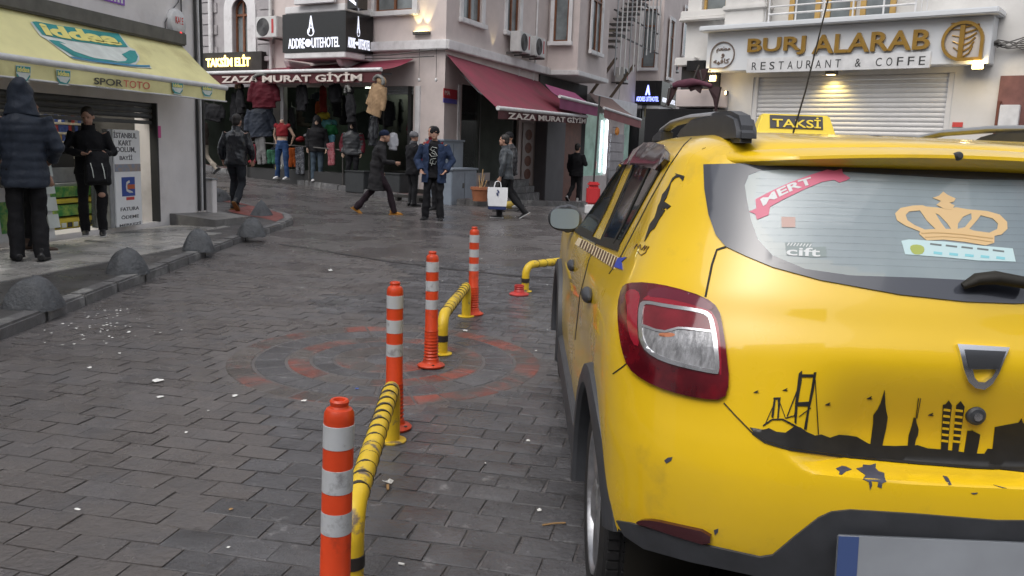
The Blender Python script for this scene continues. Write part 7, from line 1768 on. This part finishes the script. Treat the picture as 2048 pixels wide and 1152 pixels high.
for sg in (-1, 1):
    sh, el, wr = up(sg*.2, -.01, 1.40), up(sg*.335, -.05, 1.13), up(sg*.235, .09, .94); limb(m, [sh, sh*.5+el*.5, el, el*.4+wr*.6, wr], [.092*s, .084*s, .078*s, .072*s, .066*s], 12)
m.tube([up(0, -.03, 1.40), up(0, -.055, 1.46), up(0, -.05, 1.51)], [.15*s, .12*s, .10*s], 16, ry=[.11*s, .09*s, .07*s], upv=(1, 0, 0))
remesh(m, 'parka', c_denim, r_, .011, 2)
pr = MB()
for pts in ([(-.07, 1.36), (.02, 1.38), (.06, 1.33), (-.03, 1.29), (-.08, 1.22), (.03, 1.20), (.07, 1.25)], [(-.05, 1.17), (.04, 1.15), (.06, 1.08), (-.04, 1.06), (-.06, 1.12)], [(-.02, 1.33), (.03, 1.27), (-.04, 1.24)], [(.0, 1.13), (.03, 1.03)]):
    pr.tube([up(x, (.153-.30*x*x)*1.0, z) for x, z in pts], .017*s, 6, ry=.005*s, upv=(0, 1, 0))
pr.build('print', m_pwhite, r_, smooth=.9)
# red jacket behind him
pp = at_y(866, 262, 18.6); p = (pp.x, pp.y, g(pp.x, pp.y))
person('person', p, ang(-.6, -.8), 1.80, dict(), dict(top=c_red, hem=.80, bulk=1.05, legs=c_trous, hair='short', collar=c_red, shoe=c_shoe), 'person in a red jacket mostly hidden behind the man in the blue parka', vox=.013, bvox=.011)
pp = at_y(826, 300, 19.4); p = (pp.x, pp.y, g(pp.x, pp.y))
person('person', p, ang(.85, .5), 1.68, dict(face=False, elR=(.28, .05, 1.13), wrR=(.2, .25, 1.05)), dict(top=c_black, hem=.74, bulk=1.1, legs=c_trous, hair='beanie', hat=c_grey, collar=cl('striped_scarf', (.14, .14, .15), .9, col2=(.02, .02, .02), c2s=25), shoe=c_shoe), 'person in black with a grey beanie and scarf at the shop entrance', vox=.013, bvox=.011)
# shopper with the white bag and the one behind
p = on_ground(1010, 436)
r_, s, up, hm = person('person', p, ang(-1, .12), 1.66, dict(lean=.07, elL=(-.27, .03, 1.13), wrL=(-.25, .10, .86), hdL=(0, .15, -1), knL=(-.09, .12, .50), anL=(-.09, .12, .085), knR=(.09, -.07, .50), anR=(.09, -.40, .15), ftR=-.55, curl=1.0),
    dict(top=c_steel, hem=.82, bulk=1.04, legs=c_trous, hair='short', collar=c_steel, shoe=c_shoe, sole=c_sole), 'person in a grey leather jacket walking left with a white shopping bag')
hb = r_.matrix_world @ (up(-.25, .10, .86)+V3(0, .02, -.09))
bg = empty('shopping_bag', T(hb.x-.02, hb.y-.06, hb.z-.53) @ RZ(.1), 'white shopping bag with a dark blue base held by the person in grey leather', 'bag')
m = MB(); m.add([(-.18, -.06, .06), (.18, -.06, .06), (.18, .06, .06), (-.18, .06, .06), (-.20, -.05, .25), (.20, -.05, .25), (.20, .05, .25), (-.20, .05, .25), (-.195, -.03, .43), (.20, -.03, .43), (.20, .03, .43), (-.195, .03, .43)], [(0, 1, 5, 4), (1, 2, 6, 5), (2, 3, 7, 6), (3, 0, 4, 7), (4, 5, 9, 8), (5, 6, 10, 9), (6, 7, 11, 10), (7, 4, 8, 11)]); m.build('bag', mat('bag_white', (.74, .75, .77), .6, var=.06, vs=9), bg, smooth=.5)
MB().box(-.178, .178, -.058, .058, -.01, .058).build('blue_base', mat('bag_blue', (.02, .035, .13), .5), bg, bevel=.01)
for y in (-.03, .03): MB().tube([(-.07, y, .42), (-.05, y*.6, .53), (0, 0, .555), (.05, y*.6, .53), (.07, y, .42)], .009, 6).build('handle', MATS['bag_white'], bg, smooth=.9)
MB().tube([(-.01, -.059, .38), (.02, -.0615, .34), (-.02, -.0625, .31), (.01, -.0622, .27)], .016, 6, ry=.004).build('print', MATS['bag_blue'], bg)
pp = at_y(1022, 300, 18.9); p = (pp.x, pp.y, g(pp.x, pp.y))
person('person', p, ang(-.9, -.3), 1.74, dict(lean=.05, knL=(-.09, .14, .5), anL=(-.09, .22, .085), knR=(.09, -.05, .5), anR=(.09, -.3, .13), ftR=-.5), dict(top=cl('black_puffer', (.013, .013, .016), .45), hem=.82, bulk=1.08, puff=1, legs=c_trous, hair='beanie', hat=c_black, shoe=c_shoe), 'person in a black puffer walking just behind the one with the white bag', vox=.013, bvox=.011)
# man in black by the lit window
p = at_y(1150, 394, 27.2); p = (p.x, p.y, g(p.x, p.y)+.10)
person('person', p, ang(.5, .85), 1.86, dict(elR=(.29, .0, 1.15), wrR=(.2, .2, 1.2), knL=(-.09, .02, .49), anL=(-.10, -.28, .16), ftL=-.7, face=False), dict(top=c_black, hem=.78, bulk=1.12, legs=c_trous, hair='short', shoe=c_sole), 'man in black with a pale shoe walking past the lit shop window', vox=.014, bvox=.012)
# ------------------------------------------------------------------ mannequins and clothes of the shop
m_mannq = mat('mannequin_skin', (.44, .30, .22), .4)
SG = 'clothes hung along the shop awning'
def on_shop(u, y): q = FZ.px(u, 300, y); wq = FZ.M @ Vector((q.x, y, 0)); return Vector((wq.x, wq.y, g(wq.x, wq.y)+.13))
p = on_ground(565, 358, .125)
person('mannequin', p, ang(-.3, -1), 1.74, dict(anL=(-.17, .05, .085), anR=(.17, -.03, .085), knL=(-.13, .03, .5), knR=(.13, .02, .5), elL=(-.30, -.1, 1.16), wrL=(-.22, -.12, 1.0), elR=(.30, -.1, 1.16), wrR=(.24, -.1, .98)), dict(top=c_red, hem=1.16, bulk=.86, sleeveless=1, legs=c_jeans, shoe=c_sole, sole=c_sole), 'headless shop mannequin in blue jeans and a red cropped top at the kerb', cat='mannequin', skin=m_mannq, head=False, vox=.012, bvox=.011)
MB().tube([V3(.175, -.01, .93), V3(.175, .0, .5), V3(.222, -.02, .1)], .012, 6, ry=.03, upv=(1, 0, 0)).build('yellow_stripe', m_cy, bpy.data.objects['mannequin'])
p = on_shop(705, -1.0)
r_, s, up, hm = person('mannequin', p, ang(-.1, -1), 1.72, dict(face=False), dict(top=cl('grey_vest', (.030, .032, .036), .45), hem=.84, bulk=1.12, puff=1, legs=c_black, hair='hood', hood=c_black, shoe=c_sole, sole=c_sole), 'shop mannequin in a quilted grey vest with red sleeves', cat='mannequin', skin=m_mannq, vox=.012, bvox=.012)
m = MB()
for sg in (-1, 1): limb(m, [up(sg*.20, -.02, 1.38), up(sg*.285, -.02, 1.12), up(sg*.27, .06, .90)], [.098*s, .085*s, .068*s], 12)
remesh(m, 'sleeves', c_dred, r_, .012, 3)
p = on_shop(634, -.85)
person('mannequin', p, ang(.1, -1), 1.74, dict(face=False), dict(top=c_black, hem=.80, bulk=1.12, legs=c_gjean, hair='hood', hood=c_black, shoe=c_sole), 'shop mannequin in a black hooded coat and slate jeans', cat='mannequin', skin=m_mannq, vox=.013, bvox=.012)
def garment(u0, v0, u1, v1, y, mt, label, kind='coat', fur=None, tilt=0.0, group=SG, puff=0):
    a, b = FZ.px(u0, v1, y), FZ.px(u1, v0, y); cx = (a.x+b.x)/2; W_ = b.x-a.x; Hh = b.z-a.z
    tilt += .11*math.sin(u0*1.7+v0); t_ = empty('hanging_'+kind, FZ.M @ T(cx, y, a.z) @ RY(tilt) @ RZ(.5*math.sin(u1*.9)), label, kind, group); m = MB()
    if kind == 'trousers':
        for sg in (-1, 1): m.tube([(sg*W_*.2, 0, Hh), (sg*W_*.22, .01, Hh*.5), (sg*W_*.26, 0, 0)], [W_*.28, W_*.24, W_*.20], 10, ry=[.07, .06, .05], upv=(1, 0, 0))
    else:
        top = .80 if fur or kind == 'parka' else .95; zz = [i/10*top for i in range(11)]
        m.tube([(0, .01*math.sin(i), Hh*z) for i, z in enumerate(zz)], [W_*(.36-.06*z/top)*(1+.04*math.sin(i*2.2)*puff) for i, z in enumerate(zz[:-1])]+[W_*.17], 16, ry=[.11]*9+[.09, .05], upv=(1, 0, 0))
        for sg in (-1, 1): m.tube([(sg*W_*.24, 0, Hh*top*.95), (sg*W_*.37, .02, Hh*top*.6), (sg*W_*.42, .0, Hh*top*.24)], [W_*.12, W_*.11, W_*.085], 10, ry=[.07, .065, .055], upv=(1, 0, 0))
        if fur or kind == 'parka': m.ell((0, .03, Hh*.88), (W_*.22, .10, Hh*.13))
    o = remesh(m, 'cloth', mt, t_, .014, 3)
    if fur:
        m = MB(); m.tube([(W_*.25*math.cos(q_), -.05, Hh*.87+Hh*.13*math.sin(q_)) for q_ in [R(-20+22*k) for k in range(11)]], [.045]*11, 8); remesh(m, 'fur_trim', fur, t_, .014, 1)
    elif kind != 'trousers': MB().tube([(0, 0, Hh*.93), (0, 0, Hh*1.12)], .008, 5).build('hook', m_rust, t_)
    return t_
garment(504, 148, 553, 216, -1.35, c_dred, 'dark red parka with a grey hood hung over the shop sign', 'parka', c_fur)
garment(470, 166, 493, 228, -1.1, c_black, 'slim black coat with brown fur collar hung at the left of the shop', 'coat', c_furb); garment(470, 232, 496, 282, -.95, c_black, 'long black coat hanging below the fur collared one', 'coat')
garment(405, 205, 447, 242, -1.2, c_black, 'black jacket hung partly behind the yellow awning corner', 'jacket')
garment(580, 167, 627, 222, -.9, c_black, 'broad black jacket hung left of centre in the shop opening', 'jacket'); garment(656, 165, 688, 206, -.9, c_black, 'short black jacket hung next to the fur hooded parka', 'jacket')
garment(689, 172, 718, 246, -1.25, c_black, 'black parka with a grey fur hood hung in the middle of the shop', 'parka', c_fur); garment(722, 150, 772, 230, -1.45, c_tanp, 'tan parka with a grey fur hood hung under the awning end', 'parka', c_fur, R(9))
garment(732, 226, 760, 292, -1.0, c_leather, 'long shiny black raincoat hung below the tan parka', 'coat'); garment(498, 214, 546, 274, -1.0, c_navy, 'navy quilted jacket hung under the dark red parka', 'jacket', puff=1)
garment(782, 194, 806, 232, 1.2, c_black, 'black jacket silhouetted in the lit doorway of the shop', 'jacket'); garment(812, 236, 826, 270, .4, c_dred, 'narrow red garment by the shop door frame', 'coat'); garment(776, 264, 796, 300, -.5, mat('cloth_white', (.55, .56, .60), .8, bump=.3, bs=14), 'white blouse hung behind the walking person', 'blouse')
garment(640, 168, 655, 225, -.2, cl('brick_red', (.17, .02, .015)), 'brick red dress hung beside the short black jacket', 'dress'); garment(630, 200, 642, 228, .1, cl('orange_cloth', (.26, .06, .015)), 'orange shirt deep in the shop opening', 'shirt'); garment(636, 224, 658, 240, -.3, cl('yellow_cloth', (.28, .22, .02)), 'yellow shirt on the rail inside the shop', 'shirt'); garment(646, 238, 672, 256, -.35, cl('teal_cloth', (.035, .11, .11)), 'teal shirt on the rail inside the shop', 'shirt'); garment(650, 248, 672, 272, -.45, cl('green_cloth', (.008, .075, .022)), 'bright green shirt on the rail inside the shop', 'shirt'); garment(656, 268, 668, 290, -.5, cl('cyan_cloth', (.07, .17, .22)), 'cyan patterned top low on the shop rail', 'shirt')
TG = 'trousers hung along the low shop rail'
for (u0, v0, u1, v1, mt, lab) in ((496, 288, 515, 328, cl('red_print', (.28, .03, .05), col2=(.5, .4, .4), c2s=30, c2t=.6), 'red patterned trousers on the low rail'), (514, 274, 534, 328, cl('marl_trousers', (.15, .15, .15)), 'light grey trousers on the low rail'), (535, 300, 552, 328, cl('green_trousers', (.03, .10, .06)), 'green trousers on the low rail'), (578, 296, 594, 334, cl('orange_trousers', (.40, .09, .018)), 'orange trousers beside the jeans mannequin'), (592, 294, 608, 348, cl('dotted', (.04, .045, .06), col2=(.35, .36, .38), c2s=40, c2t=.55), 'dark dotted trousers right of the orange ones'), (651, 286, 676, 330, cl('rose_print', (.24, .05, .065), col2=(.4, .25, .25), c2s=34, c2t=.58), 'rose patterned trousers left of the vest mannequin')):
    garment(u0, v0, u1, v1, -1.0, mt, lab, 'trousers', group=TG)
# the crowded inside of the shop: dark jackets on rails
r2 = random.Random(21)
for k in range(22):
    y_ = [.5, 1.2, 2.0][k % 3]; u = 452+ (k*17.3) % 350; v = r2.uniform(172, 235); hh = r2.uniform(48, 66); w2_ = r2.uniform(22, 32)
    garment(u, v, u+w2_, v+hh, y_, [c_black, c_trous, cl('dark_brown_jacket', (.022, .016, .013)), cl('dark_green_jacket', (.012, .018, .014)), c_navy, c_char][k % 6], 'dark jacket on the crowded rails inside the clothes shop', 'jacket', group='dark jackets inside the clothes shop')
# low rails and boxes
q0, q1 = FZ.px(490, 330, -1.0), FZ.px(690, 340, -1.0)
rl = thing('clothes_rail', FZ, q0.x, -1.0, FZ.px(560, 340, -1).z, 'low dark clothes rail along the shop front', 'clothes rail')
MB().tube([(0, 0, .75), (q1.x-q0.x, 0, .62)], .018, 8).build('rail', m_rust, rl)
for f in (.02, .34, .66, .98): MB().tube([((q1.x-q0.x)*f, 0, -.4), ((q1.x-q0.x)*f, 0, .74)], .018, 8).build('rail_leg', m_rust, rl)
MB().box(0, q1.x-q0.x, .05, .5, -.4, .02).build('shelf', m_pblack, rl)
for i, (u, c_) in enumerate(((505, c_red), (528, m_pwhite), (546, c_navy), (560, m_pwhite), (600, c_red), (616, c_grey), (626, m_pwhite))):
    pz = FZ.px(u, [327, 327, 305, 340, 283, 275, 290][i], -.75); t_ = thing('folded_clothes', FZ, pz.x, -.75, pz.z, ['folded red garment at the left end of the low shelf', 'pair of white shoes on the low shelf under grey trousers', 'navy bundle on the low shelf', 'white and blue bundle by the jeans mannequin', 'red cap on the rail right of the jeans mannequin', 'grey cap on the rail behind the orange trousers', 'white bundle on the rail by the slate jeans'][i], 'clothes', 'folded goods on the shop rail')
    m = MB(); m.ell((0, 0, .05), (.15, .12, .07)); m.ell((.06, -.02, .10), (.09, .09, .05)); remesh(m, 'bundle', c_, t_, .016, 2)
for (u0, u1, v0, v1, yy, lab) in ((690, 728, 345, 372, -1.25, 'dark grey crate under the vest mannequin'), (745, 800, 350, 378, -.9, 'long dark grey bench box by the shop entrance')):
    a = FZ.px(u0, v1, yy); b = FZ.px(u1, v0, yy); t_ = thing('storage_box', FZ, a.x, yy, a.z-.1, lab, 'box'); MB().box(0, b.x-a.x, 0, .45, -.05, b.z-a.z+.1).build('box', mat('box_grey', (.030, .033, .035), .6, var=.2, vs=6), t_, bevel=.015); MB().box(-.02, b.x-a.x+.02, -.02, .47, b.z-a.z+.101, b.z-a.z+.13).build('lid', MATS['box_grey'], t_, bevel=.006)
p = on_ground(815, 402, .02); wd = empty('wooden_pallet', T(p.x, p.y, p.z) @ RZ(-.2), 'dark broken slats lying on the kerb by the blue parka', 'slats')
for k in range(3): MB().box(-.45, .4, -.05+.11*k, .03+.11*k, .08+.012*k, .11+.012*k).build('slat', m_dark, wd, bevel=.005)
for k in (-.3, .25): MB().box(k, k+.06, -.06, .28, .0, .078).build('bearer', m_dark, wd)
